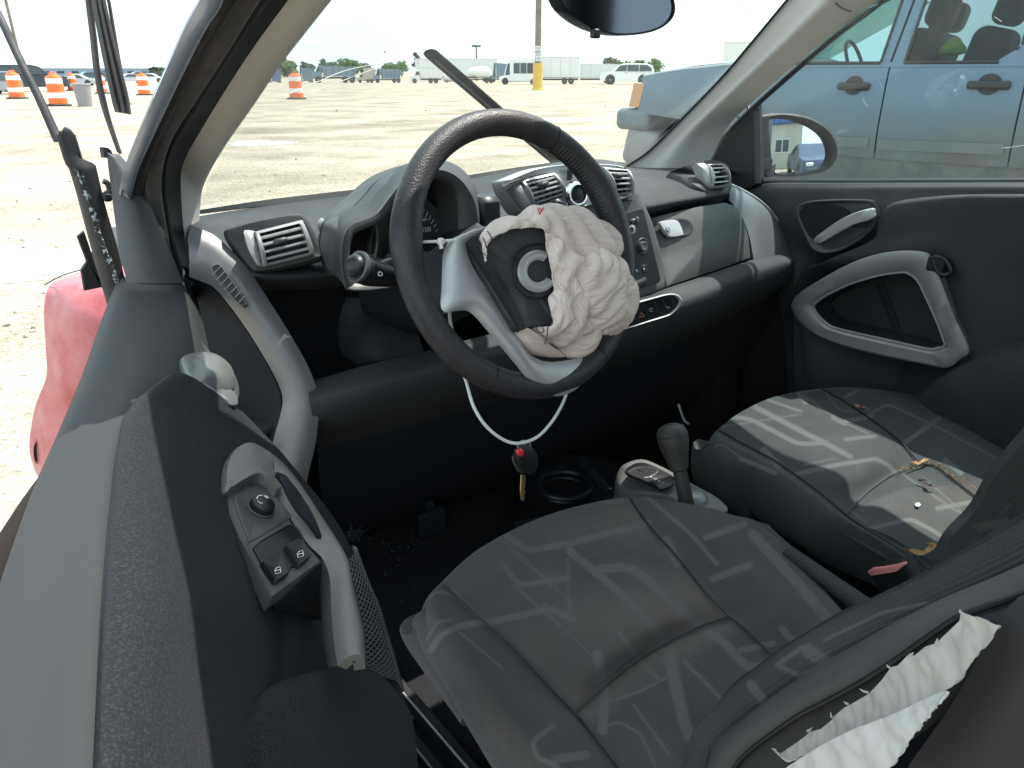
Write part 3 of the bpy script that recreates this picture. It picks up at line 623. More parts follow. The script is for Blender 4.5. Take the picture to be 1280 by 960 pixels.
# left vent in its pod
vp = LK('y', .27, crop([(135, 235, .30), (220, 180, .295), (450, 120, .28), (700, 82, .27), (770, 105, .265), (850, 250, .255), (912, 400, .247), (880, 440, .245), (640, 505, .255), (430, 545, .27), (345, 530, .275), (230, 390, .29)], 6.4, 260, 255))
D('vent_pod', dome(vp, ((1.08, -.05), (1.04, -.012), (1, .0), (.94, .007), (.8, .009), (0, .009)), n=60), 'dash_soft')
vn = newell(vp); vn = vn if np.dot(vn, CAM-vp[0]) > 0 else -vn
VO = lambda pts: [np.array(q)+vn*.012 for q in LK('y', .265, crop(pts, 6.4, 260, 255))]
vent(VO([(385, 232, .27), (748, 140, .258), (845, 405, .245), (452, 502, .262)]), 4, tabat=(.42, .40))
D('vent_cap', dome(VO([(292, 218, .28), (330, 222, .276), (365, 240, .272), (400, 330, .267), (440, 505, .262), (405, 500, .266), (345, 400, .272), (305, 300, .278)]), ((1, -.02), (1, 0), (.85, .006), (.5, .010), (0, .011)), sm=lin), 'bright')
D('dash_sensor', dome(LK('y', .30, crop([(920, 115), (925, 150), (922, 235), (905, 225), (890, 180), (900, 140)], 6.4, 260, 255)), ((1, -.006), (1, 0), (.8, .004), (0, .005))), 'bright')

# instrument hood
hf = LK('y', .13, [(432, 360, .125), (427, 325, .125), (430, 296, .125), (440, 281, .127), (469, 269, .13), (488, 246, .13), (506, 225, .13), (530, 213, .13), (558, 214, .13), (578, 227, .13), (591, 248, .13), (597, 275, .13), (597, 318, .128)])
hb = LK('y', .4, [(402, 345, .30), (396, 318, .34), (398, 296, .37), (408, 270, .42), (432, 247, .46), (462, 222, .46), (500, 207, .44), (535, 204, .44), (562, 206, .44), (583, 217, .43), (598, 240, .42), (604, 270, .38), (602, 310, .34)])
hm = [a*.6+b*.4+np.array([0, 0, .010]) for a, b in zip(hf, hb)]
D('instrument_hood', patch(list(map(list, zip(hf, [a*.87+b*.13+np.array([0, 0, .005]) for a, b in zip(hf, hb)], hm, hb))), 70, 20, .004), 'dash_soft')
hi = LK('y', .14, [(444, 351, .135), (436, 325, .135), (439, 299, .135), (446, 290, .137), (472, 278, .14), (494, 257, .142), (510, 238, .144), (532, 226, .144), (554, 226, .144), (566, 236, .144), (571, 254, .144), (573, 278, .144), (573, 312, .14)])
D('hood_bezel', strip(hf, hi, .005, 80, 7, .006), 'grey')
hj = [p+np.array([.006, .09, .0]) for p in hi]
D('hood_wall', strip(hi, hj, .0, 60, 6, .003, face=np.mean(hi, 0)), 'darkgrey')
dc = np.mean(hj, 0)
D('instrument_face', plate(crv([p+np.array([0, .004, 0]) for p in hj], 50), .006), 'recess')
D('bezel_bottom', strip([hf[0], P(447, 362, 'y', .12), P(470, 361, 'y', .12), P(520, 352, 'y', .12), P(597, 322, 'y', .125)], [hi[0], P(452, 352, 'y', .135), P(472, 350, 'y', .135), P(520, 342, 'y', .135), P(573, 314, 'y', .14)], .003, 30, 7, .005), 'grey')
D('inner_wall', patch(GK('y', [[(471, 277, .145), (473, 300, .15), (470, 323, .15)], [(480, 272, .165), (482, 298, .18), (478, 323, .18)], [(489, 262, .18), (487, 290, .20), (482, 323, .20)]]), 12, 12, .003), 'grey')
# dial
dl = [P(512+50*math.cos(a), 318-74*math.sin(a), 'y', .205) for a in np.linspace(0, math.pi, 24)]
D('speedometer', plate(np.array(dl), .01, .002), 'dial')
D('dial_rim', tube(dl, .003, 8), 'darkgrey')
dx, dz = np.array([1., 0, 0]), np.array([0, .35, .94])
dp = lambda u, v: P(u, v, 'y', .2035)
text('speedometer_number', '100', .0105, dp(532, 287)+[0, -.002, 0], dx, dz, M['white'], dash)
text('speedometer_number', 'mph', .006, dp(529, 274)+[0, -.002, 0], dx, dz, M['white'], dash)
text('speedometer_number', '60', .0105, dp(512, 262)+[0, -.002, 0], dx, dz, M['white'], dash)
tk = []
for a in np.linspace(.08, 1.5, 13):
    tk.append(tube([dp(512+f*42*math.cos(a), 318-f*62*math.sin(a))+[0, -.002, 0] for f in (.88, 1.0)], .0005, 4))
D('dial_ticks', merge(*tk), 'white')
D('dial_lit_part', plate(LK('y', .1995, [(488, 262), (497, 250), (500, 300), (471, 300)]), .004), mk('lit_dial_grey_green', (.09, .105, .095), .3))  # lit left part of the dial, its light put into a paler plate
# small pod right of the hood
D('clock_pod', box(P(603, 268, 'y', .22), (.044, .05, .058), None, .008), 'black')
# centre vents
D('centre_pod', patch(GK('y', [
    [(630, 226, .34), (645, 218, .36), (680, 207, .38), (720, 200, .38), (760, 200, .36), (782, 209, .33), (792, 230, .30), (793, 250, .28)],
    [(627, 230, .30), (642, 222, .31), (680, 212, .32), (720, 205, .32), (758, 204, .31), (778, 212, .29), (788, 232, .265), (790, 250, .255)],
    [(629, 234, .27), (644, 226, .275), (680, 217, .28), (720, 211, .28), (756, 211, .27), (772, 218, .262), (781, 234, .25), (784, 250, .245)]]), 14, 40, .006), 'dash_soft')
cf = LK('y', .28, crop([(60, 235, .295), (110, 205, .292), (300, 130, .285), (520, 95, .28), (760, 90, .272), (960, 110, .262), (1010, 190, .255), (1030, 330, .245), (880, 380, .25), (640, 420, .262), (400, 470, .275), (215, 482, .285), (130, 400, .29)], 6.095, 620, 190))
cn_ = newell(cf); cn_ = cn_ if np.dot(cn_, CAM-cf[0]) > 0 else -cn_
D('centre_surround', dome(cf, ((1.02, -.04), (1, 0), (.97, .003), (.95, .001), (0, .001)), n=70), 'bright')
CV = lambda pts: [np.array(q)+cn_*.006 for q in LK('y', .27, crop(pts, 6.095, 620, 190))]
vent(CV([(175, 218, .287), (430, 160, .28), (520, 345, .268), (270, 432, .278)]), 5, slat='bright', bez='bright', tabat=(.45, .28))
D('vent_cap', dome(CV([(80, 240, .294), (150, 225, .29), (200, 270, .287), (240, 330, .284), (265, 430, .279), (215, 465, .282), (150, 390, .287), (105, 310, .291)]), ((1, -.02), (1, 0), (.85, .006), (.5, .010), (0, .011)), sm=lin), 'bright')
vent(CV([(800, 120, .262), (985, 135, .256), (1015, 315, .246), (890, 335, .25)]), 4, slat='bright', bez='bright', tabat=(.35, .3))
kn = P(718, 243, 'y', .262)
D('centre_knob', lathe(kn, cn_, [(.024, 0), (.024, .008), (.019, .014), (.016, .014), (.016, .008), (.0001, .008)], 36), 'chrome')
D('centre_knob_core', lathe(kn+cn_*.006, cn_, [(.0155, 0), (.0155, .003), (.012, .005), (.0001, .0055)], 30), 'black')
D('vent_wheel', box(P(712, 218, 'y', .268), (.012, .006, .02), None, .002), 'dark')
D('toggle', box(P(698, 258, 'y', .235), (.026, .012, .022), [unit(np.array([1, 0, -.4])), np.array([0, 1., 0]), unit(np.array([.4, 0, 1]))], .004), 'black')
# centre stack and radio
D('centre_stack', patch(GK('y', [
    [(640, 300, .27), (700, 272, .272), (750, 250, .268), (780, 244, .263), (797, 243, .262), (806, 258, .27)],
    [(650, 350, .25), (705, 320, .25), (750, 300, .247), (790, 285, .243), (812, 275, .245), (818, 290, .26)],
    [(660, 400, .23), (710, 380, .228), (755, 360, .226), (800, 345, .222), (828, 335, .222), (834, 345, .24)],
    [(665, 420, .22), (712, 402, .216), (757, 385, .214), (798, 374, .21), (831, 362, .21), (838, 365, .225)],
    [(668, 428, .24), (714, 410, .24), (758, 393, .24), (800, 380, .24), (832, 368, .24), (840, 370, .25)]]), 30, 30, .008), 'grey')
rq = LK('y', .24, [(730, 284, .2415), (798, 264, .2375), (802, 266, .2365), (822, 348, .2115), (820, 352, .2105), (794, 360, .2095), (738, 378, .2115)])
rn = newell(rq); rn = rn if np.dot(rn, CAM-rq[0]) > 0 else -rn; ro = np.mean(rq, 0)
rq = [p+rn*.003 for p in rq]; M['radiogrey'] = mk('radio_grey', (.062, .068, .066), .5, bump=.08, bs=1200, dust=.12)
D('radio_gap', plate(np.array([ro+rn*.0015+(p-ro)*1.05 for p in rq]), .004, .0005), 'black')
D('radio', plate(np.array(rq), .006, .0015), 'radiogrey')
RP = lambda u, v, h=0.: P(u, v, 'pl', (ro+rn*(.0035+h), rn))
rx = unit(RP(815, 320)-RP(790, 327)); ry = np.cross(rn, rx); RA = [rx, ry, rn]
D('radio_rocker', box(RP(793, 276, .001), (.028, .011, .008), RA, .004), 'dark')
D('radio_rocker', box(RP(797, 275, .005), (.007, .012, .004), RA, .002), 'grey')
D('radio_button', lathe(RP(789, 287), rn, [(.009, 0), (.009, .003), (.006, .004), (.0001, .004)], 20), 'bright')
D('radio_button', lathe(RP(789, 287, .003), rn, [(.0052, 0), (.0052, .002), (.0001, .002)], 20), 'black')
text('radio_mark', '< >', .0065, RP(800, 284, .0003), rx, ry, M['white'], dash)
D('radio_knob', merge(lathe(RP(802, 308, -.001), rn, [(.0165, 0), (.0165, .003), (.0145, .0045), (.012, .004), (.0001, .004)], 30)), 'dark')
D('radio_knob_core', lathe(RP(802, 308, .003), rn, [(.0095, 0), (.009, .007), (.007, .008), (.006, .0075), (.0001, .0075)], 26), 'grey')
for u, v in ((796, 338), (805, 336), (785, 342)):
    D('radio_key', box(RP(u, v, .0005), (.0135, .016, .004), RA, .0018), 'dark')
    D('key_mark', box(RP(u, v, .0028), (.0025, .003, .0004), RA, .0001), 'white')
D('radio_ledge', strip(LK('y', .22, [(735, 372, .207), (793, 352, .205), (806, 346, .204)]), LK('y', .22, [(735, 380, .207), (793, 361, .205), (810, 353, .204)]), .003, 14, 5), 'grey')
# glove box
gb = LK('y', .28, [(812, 273, .283), (835, 267, .284), (870, 259, .286), (905, 253.5, .288), (918, 258, .287), (928, 273, .28), (935, 298, .262), (937, 323, .243), (900, 336.5, .226), (865, 348, .216), (832, 359, .207), (823, 320, .245)])
gn = newell(gb); gn = gn if np.dot(gn, CAM-gb[0]) > 0 else -gn
gc = np.mean(gb, 0)
gmat = mk('glove_box_plastic', (.060, .066, .064), .55, bump=.15, bs=1100, dust=.08)
D('glove_box_lid', dome([p+np.array([0, .0, 0]) for p in gb], ((1, -.01), (1, .001), (.985, .0035), (.8, .008), (.4, .012), (0, .0125)), sm=lin, n=90), gmat)
GP = lambda pts, h: [P(u, v, 'pl', (gc+gn*h, gn)) for u, v in pts]
c8 = lambda pts: crop(pts, 4.365, 740, 200)
D('latch_recess', dome(GP(c8([(455, 325), (500, 322), (535, 340), (550, 375), (535, 405), (500, 415), (460, 405), (440, 370)]), .0105), ((1, -.003), (1, .001), (.9, .0015), (.75, .0003), (0, .0003))), 'dark')
D('glove_box_latch', dome(GP(c8([(366, 340), (400, 330), (450, 327), (475, 345), (495, 395), (493, 412), (430, 421), (405, 405), (380, 370)]), .012), ((1, -.004), (1, 0), (.95, .002), (.6, .003), (0, .003))), 'bright')
lc = GP(c8([(415, 376)]), .0152)[0]
D('lock_barrel', lathe(lc, gn, [(.0062, 0), (.0062, .0015), (.005, .002), (.0001, .002)], 24), 'silver')
D('key_slot', box(lc+gn*.0022, (.0016, .006, .0006), [unit(np.cross(gn, [0, 0, 1.])), np.cross(unit(np.cross(gn, [0, 0, 1.])), gn), gn], .0002), 'black')
# right end arch
RL = LK('y', .3, [(905, 245, .335), (915, 254, .315), (928, 273, .295), (936, 293, .275), (941, 318, .252), (943, 333, .24)])
RR = LK('y', .3, [(906, 229, .36), (930, 240, .34), (955, 257, .315), (975, 281, .292), (989, 308, .268), (993, 331, .248)])
D('dash_end_trim', strip(RL, RR, .012, 60, 13, .02), 'arch')
D('trim_edge', tube(np.array(crv(RR, 40))+[-.004, -.004, .003], .003, 8), 'silver')
# right vent pod
pv = LK('y', .3, [(836, 217, .40), (848, 211, .38), (875, 202, .36), (900, 203, .35), (912, 212, .34), (914, 236, .31), (905, 244, .30), (888, 246, .295), (868, 236, .31), (850, 224, .36)])
D('vent_pod', dome(pv, ((1.03, -.05), (1.02, -.01), (1, 0), (.93, .006), (.7, .008), (0, .008)), n=50, sm=crv), 'dash_soft')
pn_ = newell(pv); pn_ = pn_ if np.dot(pn_, CAM-pv[0]) > 0 else -pn_
PV = lambda pts: [np.array(q)+pn_*.010 for q in LK('y', .31, crop(pts, 4.365, 740, 200))]
vent(PV([(612, 42, .325), (695, 40, .32), (735, 158, .30), (640, 172, .305)]), 4, tabat=(.6, .45))
D('vent_cap', dome(PV([(556, 38, .335), (600, 34, .33), (622, 60, .322), (640, 120, .312), (640, 178, .305), (610, 160, .312), (580, 105, .325)]), ((1, -.02), (1, 0), (.85, .005), (.5, .008), (0, .009)), sm=lin), 'bright')
# hazard switch strip
hz = LK('y', .15, crop([(150, 815, .125), (250, 783, .125), (340, 758, .127), (430, 735, .129), (480, 738, .13), (506, 765, .13), (495, 800, .13), (450, 845, .13), (390, 868, .128), (300, 895, .127), (190, 930, .126), (150, 940, .125)], 4.365, 740, 200))
hz = [p+np.array([0, .008, 0]) for p in hz]
hn = newell(hz); hn = hn if np.dot(hn, CAM-hz[0]) > 0 else -hn; hc = np.mean(hz, 0)
D('switch_strip', dome(hz, ((1, -.012), (1, 0), (.97, .002), (.9, .0005), (0, .0005)), n=60), 'black')
hzi = [hc+(p-hc)*.0+(p-hc)*np.array(.89) for p in hz]
D('switch_strip_edge', ring(hz, hzi, [(0, -.004), (0, .001), (.4, .003), (1, .0012), (1, -.004)], 60, nrm=hn), 'bright')
HP = lambda x, y, h=.0012: P(740+x/4.365, 200+y/4.365, 'pl', (hc+hn*h, hn))
for x0, y0 in ((300, 800), (352, 785), (395, 772), (440, 758)):
    D('switch_gap', tube([HP(x0-14, y0-12), HP(x0-2, y0+5), HP(x0+2, y0+40)], .0007, 5), 'grey')
D('warning_triangle', tube([HP(260, 858), HP(268, 832), HP(288, 852)], .0011, 5, closed=True), 'salmon')
D('switch_mark', tube([HP(322+9*math.cos(a), 818+9*math.sin(a)) for a in np.linspace(0, 5.5, 10)], .0005, 4), 'white')
D('switch_mark', tube([HP(415+9*math.cos(a), 798+9*math.sin(a)) for a in np.linspace(0, 3.4, 8)], .0005, 4), 'white')
text('switch_mark', '*', .008, HP(212, 850), unit(HP(260, 840)-HP(212, 853)), np.array([0, 0, 1.]), M['white'], dash)
# steering column shroud and stalk
D('column_shroud', lathe((-.335, .34, .905), (0, -.92, .39), [(.07, 0), (.068, .1), (.06, .2), (.055, .26), (.045, .28)], 28), 'recess')
st = car
stalk = part('indicator_stalk', tube(LK('y', .06, [(500, 348, .05), (480, 344, .045), (460, 340, .04), (446, 333, .038)]), [.011, .014, .0165, .0165], 20, N=16), 'black')
s0 = P(446, 333, 'y', .038); s1 = P(470, 341, 'y', .042); sx = unit(s0-s1)
part('stalk_ring', lathe(s0-sx*.006, sx, [(.0172, 0), (.0185, .002), (.0185, .006), (.016, .007), (.0145, .006), (.0001, .006)], 30), 'grey', stalk)
part('stalk_end', lathe(s0, sx, [(.0135, 0), (.0135, .004), (.011, .0085), (.006, .011), (.0001, .0115)], 28), 'black', stalk)
tv = unit(CAM-s1); tq = s1+tv*.0195; tx = unit(s1-s0); tx = unit(tx-tv*np.dot(tx, tv))
text('stalk_mark', '=D OD', .0075, tq-tx*.004, tx, np.cross(tv, tx), M['white'], stalk)
part('stalk_arm', tube(LK('y', .05, [(470, 335, .06), (488, 328, .055), (510, 322, .06)]), .006, 8, N=8), 'darkgrey', stalk)

# ================================================================== steering wheel
WC = np.array([-.3396, -.0008, 1.04]); tt = R_(22.3)
wn = np.array([0, -math.cos(tt), math.sin(tt)]); wx = np.array([1., 0, 0]); wy = np.cross(wn, wx)
if wy[2] < 0: wy = -wy
def WP(pts, h=0.): return [P(p[0], p[1], 'pl', (WC+wn*(p[2] if len(p) > 2 else h), wn)) for p in pts]
rimpath = []; rr = []
for a in np.linspace(0, 2*math.pi, 144, endpoint=False):
    th = .0165+.0022*math.exp(-((a-.35)/.22)**2)+.0022*math.exp(-((a-math.pi+.25)/.25)**2)
    rimpath.append(WC+.168*(wx*math.cos(a)+wy*math.sin(a))); rr.append(th)
V = []; nrim = 24
for i, p in enumerate(rimpath):
    u = unit(p-WC)
    for j in range(nrim):
        a = 2*math.pi*j/nrim; V.append(p+rr[i]*(u*math.cos(a)+wn*1.05*math.sin(a)))
wheel = part('steering_wheel', (np.array(V), grid_faces(144, nrim, True, True)), 'leather', label='worn black leather steering wheel with its airbag burst open')
W_ = lambda name, g, mat, **k: part(name, g, mat, wheel, **k)
for a in (1.02, 2.66, 4.1, 5.2):
    c = WC+.168*(wx*math.cos(a)+wy*math.sin(a)); u = unit(c-WC)
    W_('rim_seam', tube([c+.0167*(u*math.cos(b)+wn*1.05*math.sin(b)) for b in np.linspace(0, 2*math.pi, 24, endpoint=False)], .0008, 5, closed=True), 'black')
sts = []
for a in np.linspace(.25, .95, 22):
    c = WC+.168*(wx*math.cos(a)+wy*math.sin(a)); u = unit(c-WC)
    sts.append(tube([c+.0186*(u*math.cos(b)+wn*1.05*math.sin(b)) for b in np.linspace(2.2, 2.9, 4)], .0007, 4))
W_('rim_stitching', merge(*sts), 'grey', kind='stuff')
SA = WP([(607, 285, .022), (580, 292, .02), (561, 302, .016), (553, 322, .012), (551.5, 358, .012), (554, 389, .014), (585, 389, .018), (612, 417, .018), (643, 454, .016), (666, 481, .012), (692, 495, .008), (718, 488, .006), (737, 467, .004)])
SB = WP([(604, 291, .024), (591, 298, .024), (583, 305, .024), (584, 316, .024), (590, 332, .024), (599, 347, .024), (611, 365, .024), (630, 393, .024), (649, 422, .022), (663, 443, .018), (684, 452, .014), (710, 450, .01), (738, 443, .006)])
W_('spoke', strip(SA, SB, .007, 90, 15, .014), 'silver', label='brushed silver spoke')
W_('spoke_cover', patch([WP([(523, 302, .008), (520, 330, .008), (523, 365, .008), (533, 395, .006)]), WP([(534, 315, .011), (531, 338, .014), (532, 365, .014), (540, 394, .011)]), WP([(560, 300, .012), (557, 330, .012), (557, 360, .012), (560, 392, .012)])], 16, 20, .022), 'leather')
W_('spoke_cover', patch([WP([(690, 300, .006), (695, 340, .006), (700, 380, .006)]), WP([(730, 295, .012), (738, 330, .012), (745, 370, .01)]), WP([(765, 285, .006), (778, 320, .006), (785, 360, .006)])], 16, 20, .016), 'leather')
W_('hub', lathe(WC-wn*.07, wn, [(.04, 0), (.045, .03), (.05, .06), (.05, .075), (.02, .076)], 40), 'black')
hubo = WP([(583, 303, .026), (590, 297, .028), (606, 292, .036), (633, 284, .046), (668, 281, .05), (680, 289, .05), (686, 320, .05), (693.5, 360, .05), (684.5, 375, .05), (688, 392, .05), (692, 407, .048), (661, 410, .044), (646, 415, .036), (628, 392, .03), (606, 352, .028), (590, 322, .026)])
hubV = np.array(lin(hubo, 90, True))
W_('hub_cover', dome(hubV, ((1.0, -.03), (1, -.002), (.97, .002), (.7, .004), (0, .005)), sm=lin, n=90, nrm=wn), mk('hub_cover_plastic', (.022, .023, .027), .5, bump=.25, bs=900, dust=.08))
W_('hub_side', strip(WP([(581, 306, .020), (596, 334, .020), (618, 372, .02), (647, 417, .022)]), WP([(591, 298, .044), (608, 330, .046), (630, 368, .046), (650, 411, .046)]), .002, 30, 6, .008), 'dark')
ec = (672.5, 339.)
eo = [WP([(ec[0]+25.5*math.cos(a), ec[1]-26.5*math.sin(a))], .0565)[0] for a in np.linspace(1.05, 6.28-.62, 40)]
ei = [WP([(ec[0]+13.2*math.cos(a), ec[1]-13.8*math.sin(a))], .0565)[0] for a in np.linspace(1.05, 6.28-.62, 40)]
W_('emblem', strip(eo, ei, .0022, 60, 9, .006), 'silver', label='silver open ring emblem cut off by the tear')
W_('emblem_groove', tube([WP([(ec[0]+33*math.cos(a), ec[1]-34*math.sin(a))], .0535)[0] for a in np.linspace(1.3, 6.28-1.0, 40)], .0014, 6), 'black')
# burst airbag: sheets with slack cloth that is relaxed until it buckles into wrinkles
def crumple(V, slack, iters=160, lim=(-.004, .016), seed=1, bend=.10, pins=(1, 1, 1, 1), aniso=(1., 1.)):
    nu, nv = V.shape[:2]; rng = np.random.RandomState(seed); B = V.copy(); n = gnormals(V); s_ = np.sign(np.sum(n*(CAM-V))) or 1; n = n*s_
    X = V+n*(fbm(V.reshape(-1, 3), 60, 3, seed).reshape(nu, nv)*.0022+.0008*rng.normal(size=(nu, nv)))[..., None]
    W = np.ones((nu, nv)); X0 = V
    if pins[0]: W[0] = 0
    if pins[1]: W[-1] = 0
    if pins[2]: W[:, 0] = 0
    if pins[3]: W[:, -1] = 0
    X = X0+(X-X0)*W[..., None]; con = []
    for da, db, k, st in ((1, 0, 1., slack*aniso[0]), (0, 1, 1., slack*aniso[1]), (1, 1, .5, slack), (1, -1, .5, slack), (2, 0, bend, slack), (0, 2, bend, slack), (4, 0, bend*.7, slack*.99), (0, 4, bend*.7, slack*.99), (7, 0, bend*.4, slack*.985), (0, 7, bend*.4, slack*.985)):
        for p in range(2):
            I, J = np.meshgrid(np.arange(nu), np.arange(nv), indexing='ij')
            key = (I//max(1, da)) if da else (J//max(1, abs(db)))
            ok = (key % 2 == p) & (I+da < nu) & (J+db < nv) & (J+db >= 0)
            a = (I[ok]*nv+J[ok]); b = ((I[ok]+da)*nv+J[ok]+db)
            d0 = np.linalg.norm(B.reshape(-1, 3)[a]-B.reshape(-1, 3)[b], axis=1)*st
            con.append((a, b, d0, k))
    X = X.reshape(-1, 3); w_ = W.ravel(); Bf = B.reshape(-1, 3); nf = n.reshape(-1, 3); vel = np.zeros_like(X)
    for it in range(iters):
        prev = X.copy(); X = X+vel*.85
        for a, b, d0, k in con:
            d = X[b]-X[a]; L0 = np.linalg.norm(d, axis=1)+1e-9; ws_ = w_[a]+w_[b]+1e-9
            c = (k*(L0-d0)/L0/ws_)[:, None]*d; X[a] += c*w_[a][:, None]; X[b] -= c*w_[b][:, None]
        off = X-Bf; h = np.sum(off*nf, 1); tan = off-nf*h[:, None]
        X = Bf+nf*np.clip(h, *lim)[:, None]+tan*.97; vel = X-prev
    return X.reshape(nu, nv, 3)
def sheet(Lp, Rp, h, seed, n=84, m=44, slack=1.14, lim=(-.004, .016), pins=(1, 1, 1, 0), up=3, pw=.75, **k):
    a, b = crv(Lp, n), crv(Rp, n); t = np.linspace(0, 1, m)
    V = a[:, None]*(1-t)[None, :, None]+b[:, None]*t[None, :, None]
    V = V+wn*(h*np.sin(np.pi*t)**pw)[None, :, None]*(np.sin(np.pi*np.clip(np.linspace(.04, .96, n), 0, 1))**.35)[:, None, None]
    V = crumple(V, slack, seed=seed, lim=lim, pins=pins, **k)
    V = surf([list(r) for r in V], int(n*1.5), int(m*1.5))
    return shell(V, .0012)
cb = lambda pts: crop(pts, 4.364, 560, 250)
L1 = WP(cb([(158, 300, .03), (190, 190, .03), (290, 120, .025), (400, 88, .02), (468, 35, .02), (600, 46, .015), (690, 43, .01), (805, 98, .005), (900, 170, .0), (940, 255, .0), (925, 312, .01)]))
R1 = WP(cb([(206, 340, .05), (222, 235, .055), (325, 165, .06), (430, 152, .062), (505, 152, .062), (545, 195, .06), (600, 270, .06), (660, 345, .06), (745, 365, .06), (845, 330, .045), (915, 322, .02)]))
cl1 = sheet(L1, R1, .012, 3, 120, 40, 1.13, (-.003, .009), (1, 1, 1, 1), aniso=(.96, 1.08))
L3 = WP(cb([(528, 180, .062), (545, 300, .06), (578, 478, .06), (546, 542, .06), (575, 672, .06), (520, 692, .05), (438, 696, .03)]))
R3 = WP(cb([(640, 250, .06), (740, 370, .055), (760, 480, .05), (790, 580, .045), (820, 720, .02), (780, 825, .0), (645, 858, -.005)]))
cl3 = sheet(L3, R3, .013, 14, 100, 50, 1.14, (-.004, .011), (1, 1, 1, 1), aniso=(.97, 1.07))
L2 = WP(cb([(672, 330, .065), (700, 385, .065), (712, 480, .065), (738, 575, .06), (770, 640, .05), (768, 700, .035), (800, 738, .02)]))
R2 = WP(cb([(770, 302, .04), (868, 306, .02), (940, 372, .01), (985, 500, .0), (990, 590, .0), (938, 690, .0), (850, 742, .0)]))
cl2 = sheet(L2, R2, .024, 31, 76, 56, 1.12, (-.005, .011), (1, 1, 1, 1), pw=.6, aniso=(1.07, .99))
flap = sheet(WP(cb([(955, 470, .015), (975, 540, .01), (960, 612, .005)])), WP(cb([(1000, 440, .0), (1036, 530, -.005), (1034, 602, -.01)])), .004, 50, 24, 14, 1.1, (-.002, .006), (0, 0, 1, 0))
cl4 = dome(WP(cb([(375, 712, .03), (440, 700, .045), (520, 768, .045), (640, 850, .03), (560, 850, .02), (480, 828, .022), (415, 774, .026)])), ((.9, -.02), (1, -.004), (1, 0), (.8, .004), (0, .005)), nrm=wn)
bag = W_('airbag', merge(cl1, cl2, cl3, cl4, flap), 'cloth', label='dusty off white burst airbag cloth')
# seams and red stitches on the cloth
W_('airbag_stitch', merge(*[tube(WP(cb(p), .053), .0008, 5, N=12) for p in ([(488, 42), (496, 60), (502, 80)], [(522, 40), (510, 60), (502, 82)], [(500, 42), (512, 62), (518, 80)])]), 'thread')
W_('airbag_stitch', merge(tube(WP(cb([(478, 696, .075), (500, 725, .072), (522, 715, .075), (515, 694, .075)]), .07), .0009, 5, N=16), tube(WP(cb([(545, 690, .083), (540, 740, .078), (528, 785, .06)]), .07), .0009, 5, N=16)), mk('brown_stitch', (.2, .09, .07), .7))
W_('airbag_stitch', merge(*[tube(WP(cb(p)), .0007, 5, N=10) for p in ([(190, 205, .052), (205, 240, .062), (212, 262, .06)], [(215, 170, .048), (232, 195, .06), (240, 215, .062)], [(172, 255, .045), (190, 290, .056), (204, 300, .052)])]), 'black')
# white cord with the key
cord = obj('cord', merge(
    tube(WP([(578, 296, .012), (570, 299.5, .0225), (552, 301.5, .016), (524, 303, -.004), (508, 306, -.026)]), .0018, 8, N=24),
    tube(WP([(562, 388, -.012), (563, 402, -.014), (567, 421, -.018), (574, 450, -.026), (583, 478, -.028)])+LK('y', -.05, [(592, 508, -.045), (608, 533, -.06), (630, 550, -.07), (650, 554, -.075), (672, 546, -.07), (690, 527, -.06), (703, 505, -.045), (709, 488, -.035), (712, 474, -.03)]), .0021, 8, N=90),
    box(WP([(551, 302)], .021)[0], (.0085, .008, .008), None, .002), tube(WP([(551, 304, .022), (552, 311, .022)]), .0025, 6)), M['cord'], None,
    'white nylon cord looped round the steering wheel spoke, holding the key', 'cord')
key = thing('car_key', 'black car key with a small red button hanging from the white cord', 'key', tuple(P(655, 575, 'y', -.07)))
ko = np.array(key.location)
def kpart(name, g, mat): return part(name, (np.asarray(g[0])-ko, g[1]), mat, key)
ky = lambda pts, y=-.07: LK('y', y, pts)
kpart('key_fob', dome(ky([(648, 560), (660, 556), (669, 566), (671, 578), (667, 588), (660, 592), (652, 589), (645, 578), (644, 567)]), ((.8, -.008), (1, -.003), (1, .003), (.8, .006), (0, .007))), 'black')
kpart('fob_edge', dome(ky([(641, 570), (648, 563), (655, 572), (655, 588), (648, 590), (642, 580)], -.062), ((.8, -.004), (1, 0), (1, .003), (0, .004))), 'darkgrey')
kpart('fob_button', dome(ky([(651+4.2*math.cos(a), 566+4.8*math.sin(a)) for a in np.linspace(0, 6.28, 14, endpoint=False)], -.081), ((1, -.003), (1, 0), (.7, .0015), (0, .002))), 'redlamp')
kpart('key_ring', tube(ky([(655+8*math.cos(a), 557+6*math.sin(a)) for a in np.linspace(0, 6.28, 16, endpoint=False)], -.07), .0011, 6, closed=True), 'silver')
kpart('key_blade', plate(ky([(652, 594), (657, 594), (657, 607), (655.5, 611), (657, 615), (655.5, 619), (656, 624), (654, 627), (651.5, 625), (651, 610)], -.07), .002, .0004), 'brass')
